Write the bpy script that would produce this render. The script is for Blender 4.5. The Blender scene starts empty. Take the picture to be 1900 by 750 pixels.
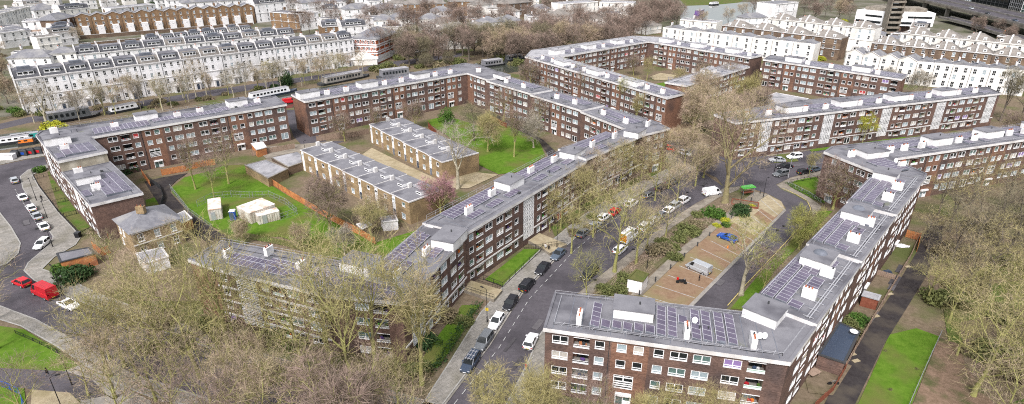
import bpy, math, random
import numpy as np
from mathutils import Vector
from mathutils.geometry import tessellate_polygon
R=random.Random(7)
sc=bpy.context.scene; COL=sc.collection
# ------------------------------------------------------------ survey: reads ground positions off the calibrated photograph
HC=60.0; FF=1100.0; PT=math.atan(500/1100.0)
def P(x,y,h=0.0):
    a=(x-950)/FF; b=-(y-375)/FF
    dz=-math.sin(PT)+b*math.cos(PT); dy=math.cos(PT)+b*math.sin(PT)
    t=(h-HC)/dz
    return (a*t,dy*t)
def PP(l,h=0.0): return [P(x,y,h) for x,y in l]
# ------------------------------------------------------------ materials
def mat(name,c,rough=.8,c2=None,scale=1.0,metal=0.0,c3=None,s3=.15,bump=0,detail=4,spec=.12,lo=.35,hi=.65,coord='Object',emit=None):
    m=bpy.data.materials.new(name); m.use_nodes=True; nt=m.node_tree; b=nt.nodes['Principled BSDF']
    b.inputs['Base Color'].default_value=(*c,1); b.inputs['Roughness'].default_value=rough; b.inputs['Metallic'].default_value=metal
    b.inputs['Specular IOR Level'].default_value=spec
    if c2 is not None:
        tc=nt.nodes.new('ShaderNodeNewGeometry') if coord=='World' else nt.nodes.new('ShaderNodeTexCoord')
        src=tc.outputs['Position'] if coord=='World' else tc.outputs['Object']
        n=nt.nodes.new('ShaderNodeTexNoise'); n.inputs['Scale'].default_value=scale; n.inputs['Detail'].default_value=detail; n.inputs['Roughness'].default_value=.65
        nt.links.new(src,n.inputs['Vector'])
        r=nt.nodes.new('ShaderNodeMapRange'); r.inputs[1].default_value=lo; r.inputs[2].default_value=hi
        nt.links.new(n.outputs['Fac'],r.inputs[0])
        mx=nt.nodes.new('ShaderNodeMix'); mx.data_type='RGBA'; mx.inputs[6].default_value=(*c,1); mx.inputs[7].default_value=(*c2,1)
        nt.links.new(r.outputs[0],mx.inputs[0]); out=mx.outputs[2]
        if c3 is not None:
            n3=nt.nodes.new('ShaderNodeTexNoise'); n3.inputs['Scale'].default_value=s3; n3.inputs['Detail'].default_value=5
            nt.links.new(src,n3.inputs['Vector'])
            r3=nt.nodes.new('ShaderNodeMapRange'); r3.inputs[1].default_value=.48; r3.inputs[2].default_value=.66
            nt.links.new(n3.outputs['Fac'],r3.inputs[0])
            m3=nt.nodes.new('ShaderNodeMix'); m3.data_type='RGBA'; m3.inputs[7].default_value=(*c3,1)
            nt.links.new(out,m3.inputs[6]); nt.links.new(r3.outputs[0],m3.inputs[0]); out=m3.outputs[2]
        nt.links.new(out,b.inputs['Base Color'])
        if bump:
            bp=nt.nodes.new('ShaderNodeBump'); bp.inputs['Strength'].default_value=bump; bp.inputs['Distance'].default_value=.1
            nt.links.new(n.outputs['Fac'],bp.inputs['Height']); nt.links.new(bp.outputs[0],b.inputs['Normal'])
    if emit: b.inputs['Emission Color'].default_value=(*emit,1); b.inputs['Emission Strength'].default_value=1
    return m
def brickmat(name,c,c2,c3,joint=.5):
    m=mat(name,c,.9,c2,.9,c3=c3,s3=.22,detail=8)
    nt=m.node_tree; b=nt.nodes['Principled BSDF']; src=b.inputs['Base Color'].links[0].from_socket
    tc=nt.nodes.new('ShaderNodeTexCoord'); sp=nt.nodes.new('ShaderNodeSeparateXYZ'); nt.links.new(tc.outputs['Object'],sp.inputs[0])
    ad=nt.nodes.new('ShaderNodeMath'); nt.links.new(sp.outputs[0],ad.inputs[0]); nt.links.new(sp.outputs[1],ad.inputs[1])
    cb=nt.nodes.new('ShaderNodeCombineXYZ'); nt.links.new(ad.outputs[0],cb.inputs[0]); nt.links.new(sp.outputs[2],cb.inputs[1])
    br=nt.nodes.new('ShaderNodeTexBrick'); br.inputs['Scale'].default_value=1; br.inputs['Brick Width'].default_value=.225; br.inputs['Row Height'].default_value=.075
    br.inputs['Mortar Size'].default_value=.008; br.inputs['Color1'].default_value=(.62,.62,.62,1); br.inputs['Color2'].default_value=(1.3,1.3,1.3,1); br.inputs['Mortar'].default_value=(1.1,1.08,1.0,1)
    nt.links.new(cb.outputs[0],br.inputs['Vector'])
    mx=nt.nodes.new('ShaderNodeMix'); mx.data_type='RGBA'; mx.blend_type='MULTIPLY'; mx.inputs[0].default_value=1
    nt.links.new(src,mx.inputs[6]); nt.links.new(br.outputs['Color'],mx.inputs[7]); nt.links.new(mx.outputs[2],b.inputs['Base Color'])
    return m
def slabs(m,bw,rh,rot,lo_=.72):
    nt=m.node_tree; b=nt.nodes['Principled BSDF']; src=b.inputs['Base Color'].links[0].from_socket
    g=nt.nodes.new('ShaderNodeNewGeometry'); mp=nt.nodes.new('ShaderNodeMapping'); mp.inputs['Rotation'].default_value=(0,0,rot); nt.links.new(g.outputs['Position'],mp.inputs[0])
    br=nt.nodes.new('ShaderNodeTexBrick'); br.inputs['Scale'].default_value=1; br.inputs['Brick Width'].default_value=bw; br.inputs['Row Height'].default_value=rh; br.inputs['Mortar Size'].default_value=.03
    br.inputs['Color1'].default_value=(.88,.88,.88,1); br.inputs['Color2'].default_value=(1.14,1.13,1.12,1); br.inputs['Mortar'].default_value=(lo_,lo_,lo_,1); nt.links.new(mp.outputs[0],br.inputs['Vector'])
    mx=nt.nodes.new('ShaderNodeMix'); mx.data_type='RGBA'; mx.blend_type='MULTIPLY'; mx.inputs[0].default_value=1
    nt.links.new(src,mx.inputs[6]); nt.links.new(br.outputs['Color'],mx.inputs[7]); nt.links.new(mx.outputs[2],b.inputs['Base Color']); return m
M={}
M['brick_dark']=brickmat('brick_dark',(.110,.072,.062),(.165,.105,.085),(.078,.057,.054))
M['brick_red']=brickmat('brick_red',(.165,.092,.066),(.23,.128,.09),(.11,.07,.058))
M['brick_yellow']=brickmat('brick_yellow',(.24,.175,.10),(.32,.235,.14),(.17,.125,.08))
M['brick_stock']=brickmat('brick_stock',(.21,.135,.08),(.15,.095,.06),(.26,.17,.10))
M['brick_brown']=brickmat('brick_brown',(.15,.108,.08),(.11,.078,.06),(.21,.15,.105))
M['brick_orange']=brickmat('brick_orange',(.42,.10,.04),(.34,.09,.04),(.5,.16,.07))
M['render_buff']=mat('render_buff',(.38,.34,.26),.9,(.26,.23,.18),.7,c3=(.5,.46,.38),s3=.3)
M['stucco']=mat('white_stucco',(.82,.81,.815),.7,(.73,.72,.72),.5,c3=(.62,.605,.60),s3=.15)
M['stucco_grey']=mat('grey_white_stucco',(.72,.71,.71),.7,(.62,.61,.60),.4,c3=(.5,.49,.475),s3=.15)
M['stucco_warm']=mat('cream_stucco',(.80,.78,.745),.7,(.71,.69,.65),.5,c3=(.60,.575,.53),s3=.15)
M['fascia']=mat('white_fascia',(.68,.665,.655),.6,(.57,.555,.545),.6,c3=(.46,.445,.43),s3=.35)
M['tank_white']=mat('white_tank_cladding',(.80,.79,.79),.6,(.72,.71,.70),.8,c3=(.60,.585,.57),s3=.5)
M['white']=mat('white_paint',(.82,.82,.82),.45,(.72,.72,.72),2)
M['felt']=mat('roof_felt',(.148,.146,.160),.8,(.19,.188,.202),.5,c3=(.098,.096,.108),s3=.22,detail=8)
M['felt_light']=mat('pale_roof_felt',(.27,.265,.275),.6,(.36,.355,.37),.5,c3=(.18,.18,.19),s3=.3,detail=7)
M['slate']=mat('slate',(.13,.13,.145),.6,(.19,.19,.205),1.2,c3=(.24,.235,.23),s3=.2)
M['slate_brown']=mat('brown_slate',(.17,.155,.14),.7,(.24,.22,.20),1.2,c3=(.12,.11,.10),s3=.2)
M['lead']=mat('lead',(.10,.11,.13),.5,(.16,.17,.2),.8)
M['glass_dark']=mat('glass_dark',(.015,.018,.02),.08,spec=.5)
M['glass_blue']=mat('glass_sky_and_curtain',(.34,.40,.42),.25,(.22,.28,.31),2.5,spec=.5)  # pale blue puts reflected sky into the pane colour, along with net curtains
M['glass_green']=mat('glass_greenish',(.12,.19,.17),.15,(.06,.1,.1),2.5,spec=.5)
M['glass_cream']=mat('glass_cream_blind',(.50,.47,.42),.3,(.35,.33,.30),2.5,spec=.5)
M['solar']=mat('solar_cells',(.088,.074,.108),.3,(.125,.105,.15),.8,c3=(.065,.055,.085),s3=.4,spec=.45)
M['curtain_lilac']=mat('lilac_curtain',(.22,.15,.32),.5)
M['curtain_red']=mat('red_curtain',(.40,.05,.05),.5)
M['bark_brown']=mat('brown_green_bark',(.21,.175,.10),.95,(.28,.25,.12),1.5,c3=(.14,.115,.08),s3=.6,detail=6)

M['panel_frame']=mat('panel_frame',(.42,.42,.45),.45)
M['felt_patch']=mat('new_felt_patch',(.085,.085,.093),.85,(.11,.11,.12),.9)
M['felt_worn']=mat('worn_felt_patch',(.19,.19,.198),.85,(.14,.14,.15),1.4,c3=(.13,.135,.11),s3=.6)
M['mansard']=mat('mansard_slate',(.07,.072,.08),.7,(.10,.10,.11),1.2,c3=(.05,.05,.055),s3=.3)
M['backland']=mat('paved_backland',(.125,.115,.09),.95,(.075,.085,.045),.25,c3=(.18,.165,.14),s3=.05,detail=9,coord='World',spec=.03)
M['alu']=mat('aluminium',(.42,.42,.44),.45,metal=.3)
M['steel']=mat('galvanised_steel',(.30,.31,.32),.5,metal=.4)
M['black']=mat('black_metal',(.02,.02,.022),.5)
M['darkgrey']=mat('dark_grey_plastic',(.05,.052,.055),.6)
M['rubber']=mat('rubber',(.02,.02,.02),.9)
M['terracotta']=mat('terracotta',(.42,.14,.07),.85,(.3,.1,.05),4)
M['asphalt']=mat('asphalt',(.072,.066,.074),.9,(.098,.09,.1),1.5,c3=(.052,.048,.054),s3=.12,detail=8,coord='World',spec=.08)
M['asphalt_patch']=mat('patched_asphalt',(.055,.052,.056),.9,(.075,.07,.075),2,coord='World',spec=.05)
M['asphalt_worn']=mat('worn_asphalt',(.12,.112,.118),.9,(.09,.085,.09),2,coord='World',spec=.05)
M['kerb']=mat('kerb_stone',(.33,.32,.30),.9,(.24,.235,.22),2,coord='World',spec=.05)
M['asphalt_park']=mat('dark_asphalt',(.03,.026,.027),.9,(.045,.04,.04),1.2,c3=(.07,.06,.05),s3=.25,detail=8,coord='World',spec=.05)
M['concrete']=mat('concrete',(.29,.27,.245),.9,(.21,.195,.175),1.2,c3=(.16,.15,.13),s3=.2,detail=7,coord='World')
M['paving']=slabs(mat('slab_paving',(.265,.25,.23),.9,(.195,.185,.165),1.2,c3=(.17,.16,.135),s3=.2,detail=7,coord='World',spec=.05),.95,.65,-.75)
M['concrete_brown']=mat('weathered_concrete',(.26,.23,.19),.9,(.18,.16,.13),.8,c3=(.14,.12,.1),s3=.2,coord='World')
M['grass']=mat('grass',(.060,.122,.012),.95,(.10,.172,.022),.7,c3=(.11,.115,.035),s3=.11,detail=12,coord='World',bump=.6,spec=.03)
M['grass_dull']=mat('dull_grass',(.075,.09,.03),.95,(.13,.12,.05),.9,c3=(.06,.115,.018),s3=.2,detail=10,coord='World',bump=.6,spec=.03)
M['earth']=mat('leaf_littered_earth',(.115,.09,.06),.95,(.18,.14,.10),1.1,c3=(.085,.098,.036),s3=.09,detail=10,coord='World',bump=.5,spec=.03)
M['leaves_ground']=mat('fallen_leaves',(.14,.098,.066),.95,(.21,.145,.105),1.6,c3=(.085,.085,.04),s3=.35,detail=10,coord='World',bump=.6,spec=.03)
M['setts']=mat('brown_block_paving',(.185,.118,.076),.9,(.24,.165,.11),1.0,c3=(.20,.165,.09),s3=.14,detail=8,coord='World',spec=.04)
M['setts_pale']=mat('pale_worn_paving',(.36,.31,.21),.9,(.27,.22,.145),1.0,c3=(.22,.185,.11),s3=.2,coord='World',spec=.04)
M['paint_line']=mat('road_paint',(.45,.45,.44),.8,(.24,.24,.24),3,coord='World')
M['paint_yellow']=mat('yellow_line',(.55,.45,.15),.7,(.4,.33,.12),2,coord='World')
M['water']=mat('canal_water',(.045,.05,.04),.06,(.06,.065,.05),.2,spec=.6,coord='World')
M['wood_orange']=mat('orange_timber',(.42,.16,.06),.8,(.52,.23,.09),1.5,c3=(.30,.12,.06),s3=.5)
M['wood_grey']=mat('weathered_timber',(.30,.22,.17),.85,(.22,.16,.12),1.5)
M['wood_red']=mat('red_brown_timber',(.16,.05,.03),.8,(.22,.08,.05),1.5)
M['bark']=mat('bark',(.24,.235,.085),.95,(.33,.32,.12),1.5,c3=(.16,.135,.09),s3=.6,detail=6)
M['bark_pale']=mat('pale_bark',(.42,.38,.29),.95,(.30,.27,.20),1.5,c3=(.22,.2,.13),s3=.8)
M['bark_dark']=mat('dark_bark',(.095,.08,.068),.95,(.14,.12,.095),1.5)
M['twig']=mat('tan_twigs',(.385,.295,.225),.95,(.30,.255,.145),.35,c3=(.41,.30,.25),s3=.12)
M['twig_green']=mat('lichened_twigs',(.335,.295,.13),.95,(.27,.235,.11),.35,c3=(.37,.29,.21),s3=.15)
M['twig_brown']=mat('brown_twigs',(.245,.18,.15),.95,(.175,.14,.11),.4,c3=(.31,.225,.19),s3=.2)
M['twig_dark']=mat('dark_twigs',(.20,.175,.115),.95,(.15,.135,.08),.4,c3=(.25,.22,.14),s3=.2)
M['twig_pale']=mat('pale_twigs',(.34,.30,.25),.95,(.26,.235,.18),.4)
M['twig_yg']=mat('budding_twigs',(.26,.27,.075),.95,(.20,.18,.09),.4,c3=(.33,.33,.08),s3=.3)
M['blossom']=mat('pink_blossom',(.42,.22,.25),.95,(.30,.17,.18),.8,c3=(.25,.16,.14),s3=.5)
M['leaf']=mat('evergreen_leaves',(.045,.10,.02),.8,(.09,.16,.03),.9,c3=(.03,.06,.02),s3=.5)
M['leaf_dark']=mat('dark_evergreen_leaves',(.025,.055,.02),.8,(.05,.085,.03),.9)
M['leaf_yellow']=mat('yellow_leaves',(.42,.40,.03),.8,(.28,.32,.04),1.2)
M['leaf_olive']=mat('olive_leaves',(.14,.15,.055),.85,(.09,.11,.04),.9,c3=(.2,.17,.09),s3=.4)
M['scrub']=mat('brown_scrub',(.20,.16,.10),.9,(.13,.125,.06),.5,c3=(.27,.2,.15),s3=.3)
M['container']=mat('cream_cabin_steel',(.62,.59,.53),.5,(.50,.47,.42),.8,c3=(.42,.36,.3),s3=.6)
M['stained_roof']=mat('stained_roof',(.72,.69,.64),.7,(.5,.42,.36),.7,c3=(.38,.26,.18),s3=.35)
M['skin']=mat('skin',(.45,.28,.2),.6)
M['cloth_black']=mat('black_cloth',(.015,.015,.018),.9)
M['cloth_blue']=mat('blue_denim',(.04,.06,.1),.9)
M['cloth_white']=mat('white_cloth',(.6,.6,.6),.9)
M['cloth_grey']=mat('grey_cloth',(.12,.12,.13),.9)
M['cloth_red']=mat('red_cloth',(.4,.02,.03),.9)
for n,c in dict(white=(.80,.80,.81),silver=(.42,.44,.46),grey=(.16,.17,.18),black=(.018,.018,.022),slate=(.10,.13,.17),blue=(.015,.07,.33),red=(.5,.012,.02),darkblue=(.04,.055,.085),palegreen=(.3,.42,.35),purple=(.12,.07,.22),orange=(.7,.2,.03),green=(.08,.35,.06),yellow=(.75,.6,.03),teal=(.03,.3,.27)).items():
    M['car_'+n]=mat('car_paint_'+n,c,.25,metal=.25 if n in('silver','grey','slate') else 0,spec=.5)
M['lamp_red']=mat('tail_lamp_red',(.4,.01,.01),.2)
M['lamp_clear']=mat('lamp_clear',(.7,.72,.75),.1)
M['chevron']=mat('yellow_reflective',(.62,.45,.04),.5)
# ------------------------------------------------------------ mesh building
class MB:
    def __init__(s): s.v=[];s.f=[];s.m=[]
    def quad(s,a,b,c,d,m=0):
        i=len(s.v); s.v+= [a,b,c,d]; s.f.append((i,i+1,i+2,i+3)); s.m.append(m)
    def poly(s,pts,m=0):
        i=len(s.v); s.v+=pts; s.f.append(tuple(range(i,i+len(pts)))); s.m.append(m)
    def ngon(s,pts2,z,m=0):     # concave outline, tessellated
        t=tessellate_polygon([[Vector((x,y,0)) for x,y in pts2]]); i=len(s.v); s.v+=[(x,y,z) for x,y in pts2]
        for a,b,c in t:
            A,B,C=pts2[a],pts2[b],pts2[c]
            if (B[0]-A[0])*(C[1]-A[1])-(B[1]-A[1])*(C[0]-A[0])<0: b,c=c,b
            s.f.append((i+a,i+b,i+c)); s.m.append(m)
    def slab(s,pts2,z0,z1,m=0,ms=None):
        A=sum(pts2[i-1][0]*pts2[i][1]-pts2[i][0]*pts2[i-1][1] for i in range(len(pts2)))
        if A<0: pts2=pts2[::-1]
        s.ngon(pts2,z1,m)
        for i in range(len(pts2)):
            a=pts2[i-1];b=pts2[i]; s.quad((*a,z0),(*b,z0),(*b,z1),(*a,z1),m if ms is None else ms)
    def box(s,c,sz,rot=0,m=0,tz=None,top=None):
        cx,cy,cz=c; x,y,z=sz[0]/2,sz[1]/2,sz[2]/2; k=top or 1
        ca,sa=math.cos(rot),math.sin(rot); V=[]
        for (a,b,d) in ((-1,-1,-1),(1,-1,-1),(1,1,-1),(-1,1,-1),(-1,-1,1),(1,-1,1),(1,1,1),(-1,1,1)):
            q=k if d>0 else 1
            X=a*x*q;Y=b*y*q; V.append((cx+X*ca-Y*sa,cy+X*sa+Y*ca,cz+d*z))
        i=len(s.v); s.v+=V
        for f in ((0,3,2,1),(4,5,6,7),(0,1,5,4),(1,2,6,5),(2,3,7,6),(3,0,4,7)): s.f.append(tuple(i+j for j in f)); s.m.append(m)
    def bar(s,a,b,w,h=None,m=0):
        a=Vector(a);b=Vector(b);d=(b-a)
        if d.length<1e-6: return
        d.normalize(); up=Vector((0,0,1)) if abs(d.z)<.95 else Vector((1,0,0))
        r=d.cross(up).normalized()*w/2; u=r.cross(d).normalized()*(h or w)/2; i=len(s.v)
        for p in (a,b):
            for q in (-r-u,r-u,r+u,-r+u): s.v.append(tuple(p+q))
        for f in ((0,1,2,3),(7,6,5,4),(0,4,5,1),(1,5,6,2),(2,6,7,3),(3,7,4,0)): s.f.append(tuple(i+j for j in f)); s.m.append(m)
    def tube(s,pts,rs,n=6,m=0,cap=True):
        i0=len(s.v); pts=[Vector(p) for p in pts]
        for k,p in enumerate(pts):
            d=(pts[min(k+1,len(pts)-1)]-pts[max(k-1,0)]).normalized()
            up=Vector((0,0,1)) if abs(d.z)<.9 else Vector((1,0,0)); r=d.cross(up).normalized(); u=r.cross(d)
            for j in range(n):
                a=2*math.pi*j/n; s.v.append(tuple(p+(r*math.cos(a)+u*math.sin(a))*rs[k]))
        for k in range(len(pts)-1):
            for j in range(n):
                a=i0+k*n+j;b=i0+k*n+(j+1)%n; s.f.append((a,a+n,b+n,b)); s.m.append(m)
        if cap:
            s.f.append(tuple(i0+(len(pts)-1)*n+j for j in range(n-1,-1,-1))); s.m.append(m)
            s.f.append(tuple(i0+j for j in range(n))); s.m.append(m)
    def mesh(s,name,mats,off=(0,0,0),smooth=False):
        me=bpy.data.meshes.new(name)
        me.from_pydata([(x-off[0],y-off[1],z-off[2]) for x,y,z in s.v],[],s.f)
        for m in mats: me.materials.append(M[m] if isinstance(m,str) else m)
        if len(mats)>1: me.polygons.foreach_set('material_index',s.m)
        if smooth: me.polygons.foreach_set('use_smooth',[True]*len(s.f))
        me.update(); return me
    def build(s,name,mats,parent=None,smooth=False):
        if not isinstance(mats,(list,tuple)): mats=[mats]
        off=tuple(parent['_o']) if parent is not None and '_o' in parent else (0,0,0)
        return link(name,s.mesh(name,mats,off,smooth),parent)
def link(name,me,parent=None,loc=None,rz=None):
    o=bpy.data.objects.new(name,me); COL.objects.link(o)
    if parent is not None: o.parent=parent
    if loc: o.location=loc
    if rz is not None: o.rotation_euler[2]=rz
    return o
ROOTS=[]
def thing(name,label,cat,loc=(0,0,0),rz=0,group=None,world=False):
    o=bpy.data.objects.new(name,None); o.empty_display_size=.1; COL.objects.link(o)
    o.location=loc; o.rotation_euler[2]=rz; o['label']=label; o['category']=cat
    if group: o['group']=group
    if world: o['_o']=loc; ROOTS.append(o)     # parts are given in world coordinates
    return o
def tag(o,label,cat,group=None,kind=None):
    o['label']=label; o['category']=cat
    if group: o['group']=group
    if kind: o['kind']=kind
    return o
def structure(name,mb,mats):
    o=mb.build(name,mats); o['kind']='structure'; return o
def copy_tree(src,label=None,loc=None,rz=None,sc_=None,group=None):
    r=src.copy(); COL.objects.link(r)
    if label: r['label']=label
    if group: r['group']=group
    if loc: r.location=loc
    if rz is not None: r.rotation_euler[2]=rz
    if sc_: r.scale=sc_ if not isinstance(sc_,(int,float)) else (sc_,)*3
    for c in list(src.children):
        d=c.copy(); COL.objects.link(d); d.parent=r
        for g in list(c.children):
            e=g.copy(); COL.objects.link(e); e.parent=d
    return r
ORD=['first','second','third','fourth','fifth','sixth','seventh','eighth','ninth','tenth','eleventh','twelfth','thirteenth','fourteenth','fifteenth','sixteenth','seventeenth','eighteenth','nineteenth','twentieth','twenty-first','twenty-second','twenty-third','twenty-fourth']
# ------------------------------------------------------------ camera, light
cd=bpy.data.cameras.new('camera'); cam=bpy.data.objects.new('camera',cd); COL.objects.link(cam)
cam.location=(0,0,HC); cam.rotation_euler=(math.pi/2-PT,0,0); cd.sensor_width=36; cd.sensor_fit='HORIZONTAL'; cd.lens=36*FF/1900; cd.clip_end=6000; cd.clip_start=1
sc.camera=cam
w=bpy.data.worlds.new('World'); sc.world=w; w.use_nodes=True; nt=w.node_tree
sky=nt.nodes.new('ShaderNodeTexSky'); sky.sky_type='NISHITA'; sky.sun_disc=False; sky.sun_elevation=math.radians(52); sky.sun_rotation=math.radians(200)
sky.air_density=1; sky.dust_density=4; sky.ozone_density=1
hs=nt.nodes.new('ShaderNodeHueSaturation'); hs.inputs['Saturation'].default_value=.30
bg=nt.nodes['Background']; bg.inputs['Strength'].default_value=.112
nt.links.new(sky.outputs[0],hs.inputs['Color']); nt.links.new(hs.outputs[0],bg.inputs['Color'])
ld=bpy.data.lights.new('sun','SUN'); ld.energy=1.5; ld.angle=math.radians(10); ld.color=(1,.96,.97)
lo=bpy.data.objects.new('sun',ld); COL.objects.link(lo); lo.location=(-100,-100,200)
# sun from behind-left of the camera
lo.rotation_euler=(math.radians(38),0,math.radians(-20))
sc.view_settings.view_transform='Standard'; sc.view_settings.look='None'; sc.view_settings.exposure=1.17; sc.view_settings.gamma=1
try:
    sc.cycles.max_bounces=5; sc.cycles.diffuse_bounces=3; sc.cycles.glossy_bounces=2; sc.cycles.transmission_bounces=2; sc.cycles.use_denoising=False; sc.cycles.filter_width=1.1; sc.cycles.sample_clamp_indirect=3
except Exception: pass
# ------------------------------------------------------------ windows (shared meshes; local x along wall, y outwards, z up)
PANE=['glass_dark','glass_blue','glass_dark','glass_green','glass_cream','glass_blue']
WM={}
def wmesh(kind,w,h,pane=None,single=False):
    k=(kind,round(w,2),round(h,2),pane,single)
    if k in WM: return WM[k]
    b=MB(); fr=.085; y0,y1=-.05,.05
    def br(x0,x1,z0,z1,m=0,ya=y0,yb=y1): b.box(((x0+x1)/2,(ya+yb)/2,(z0+z1)/2),(x1-x0,yb-ya,z1-z0),0,m)
    if kind in('D','S'):
        br(0,w,0,fr); br(0,w,h-fr,h); br(0,fr,fr,h-fr); br(w-fr,w,fr,h-fr)
        if kind=='D': br(w/2-.055,w/2+.055,fr,h-fr)
        if kind=='S' and R.random()<.0: br(w/2-.04,w/2+.04,fr,h-fr)
        br(fr,w-fr,h*.24,h*.24+.06,0,y0+.004,y1-.004)
        br(-.03,w+.03,-.06,0,0,-.05,.08)
    elif kind=='sash':
        br(0,w,0,.07); br(0,w,h-.07,h); br(0,.07,.07,h-.07); br(w-.07,w,.07,h-.07); br(.07,w-.07,h/2-.04,h/2+.04); br(-.08,w+.08,-.12,0,0,-.05,.16)
        br(w/2-.025,w/2+.025,.07,h-.07,0,y0+.004,y1-.006)
    elif kind=='L': # louvred landing screen
        br(0,w,0,.12); br(0,w,h-.12,h); br(0,.1,.12,h-.12); br(w-.1,w,.12,h-.12); br(w/2-.08,w/2+.08,h*.55,h-.12)
        for z in(.2,.36,.52): br(.1,w-.1,h*z-.07,h*z+.07,0,y0+.004,y1-.004)
        br(.1,w-.1,h*.8,h*.8+.12,0,y0+.004,y1-.004)
    elif kind=='X': # full height white stair lattice
        nx=int(w/.62)
        for i in range(nx+1): x=i*(w-.1)/nx; br(x,x+.08,0,h)
        n=int(h/.32)
        for j in range(n+1):
            z=j*(h-.1)/n; t=(j%8)
            solid=.15 if t in(0,1,2,3) else .08
            br(.1,w-.1,z,z+solid,0,y0+.004,y1-.004)
    elif kind=='door':
        br(0,w,h-.35,h,0,y0,.5); br(0,.15,0,h-.35); br(w-.15,w,0,h-.35); br(w*.5-.06,w*.5+.06,0,h-.35); br(w*.5,w-.1,0,h*.35,0,y0+.004,y1-.004)
    elif kind=='patio':
        br(0,w,0,.1); br(0,w,h-.1,h); br(0,.1,.1,h-.1); br(w-.1,w,.1,h-.1); br(w*.5-.07,w*.5+.07,.1,h-.1)
    if single: b.quad((.03,-.03,.03),(w-.03,-.03,.03),(w-.03,-.03,h-.03),(.03,-.03,h-.03),1)
    # outward is -y locally, so mirror y
    b.v=[(x,-y,z) for x,y,z in b.v]; b.f=[tuple(reversed(f)) for f in b.f]
    me=b.mesh('window_'+kind,['white',pane] if single else ['white']); WM[k]=me; return me
def panemesh(w,h,pane):
    k=('pane',round(w,2),round(h,2),pane)
    if k in WM: return WM[k]
    b=MB(); b.quad((.03,.03,.03),(w-.03,.03,.03),(w-.03,.03,h-.03),(.03,.03,h-.03)); me=b.mesh('pane',[pane]); WM[k]=me; return me
def put_window(root,kind,a,d,n,u,z,w,h,near,inset=.06,name='window',pane=None):
    ang=math.atan2(d[1],d[0]); o0=root['_o']; pane=pane or (R.choice(PANE) if R.random()>.04 else R.choice(['curtain_lilac','curtain_red']))
    if kind=='X' or kind=='L': pane='glass_dark'
    loc=(a[0]+d[0]*u-n[0]*inset-o0[0],a[1]+d[1]*u-n[1]*inset-o0[1],z-o0[2])
    me=wmesh(kind,w,h,None if near else pane,not near)
    o=link(name,me,root,loc,ang)
    if near:
        link('pane',panemesh(w,h,pane),o)
    return o
CLUT=['car_green','cloth_blue','car_orange','cloth_white','wood_orange','cloth_red','darkgrey','leaf','car_purple']
def balcony(root,a,d,n,u,z,w,h,dep=1.2):
    b=MB(); A=lambda uu,dd,zz:(a[0]+d[0]*uu-n[0]*dd,a[1]+d[1]*uu-n[1]*dd,zz)
    b.quad(A(u,dep,z),A(u+w,dep,z),A(u+w,dep,z+h),A(u,dep,z+h),1)
    b.quad(A(u,0,z),A(u+w,0,z),A(u+w,dep,z),A(u,dep,z),2); b.quad(A(u,dep,z+h),A(u+w,dep,z+h),A(u+w,0,z+h),A(u,0,z+h),1)
    b.quad(A(u,0,z),A(u,dep,z),A(u,dep,z+h),A(u,0,z+h),1); b.quad(A(u+w,dep,z),A(u+w,0,z),A(u+w,0,z+h),A(u+w,dep,z+h),1)
    o=b.build('balcony',['white','brick_red' if R.random()<.4 else 'render_buff','concrete'],root)
    r=MB()
    for k in range(2): r.bar(A(u,-.03,z+.12+.26*k),A(u+w,-.03,z+.12+.26*k),.04,.05,0)
    r.bar(A(u,-.03,z-.04),A(u+w,-.03,z-.04),.08,.09,0); r.bar(A(u,-.03,z+h+.03),A(u+w,-.03,z+h+.03),.06,.08,0)
    if R.random()<.25: r.quad(A(u,-.0,z),A(u+w,-.0,z),A(u+w,-.0,z+.45),A(u,-.0,z+.45),1)
    r.build('balcony_rail',['white',R.choice(['car_palegreen','white','darkgrey','wood_grey'])],o2(o,root))
    g=MB(); g.quad(A(u+w*.2,dep-.02,z),A(u+w*.9,dep-.02,z),A(u+w*.9,dep-.02,z+h*.85),A(u+w*.2,dep-.02,z+h*.85),0)
    for k in range(3):
        x=u+R.uniform(.2,w-.2); s=R.uniform(.2,.4); g.box(A(x,dep*.45,z+s*.6+.0),(s,s,s*1.2),R.random(),1+k%2)
    g.build('balcony_window',[R.choice(['glass_dark','glass_dark','glass_blue']),R.choice(CLUT),R.choice(CLUT)],o2(o,root))
    return o
def o2(o,root): o['_o']=tuple(root['_o']); return o
U1=22.3
PT1=[(1.0,2.2,'D'),(3.9,2.2,'B'),(6.8,1.3,'S'),(9.7,1.3,'s'),(11.9,1.3,'s'),(14.5,1.3,'S'),(16.6,2.2,'D'),(19.5,2.2,'D')]
U2=22.8
PT2=[(0.2,4.0,'X'),(5.4,1.3,'S'),(7.4,2.2,'B'),(10.3,2.2,'D'),(13.8,2.2,'D'),(16.7,2.2,'B'),(19.9,1.3,'S')]
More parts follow.
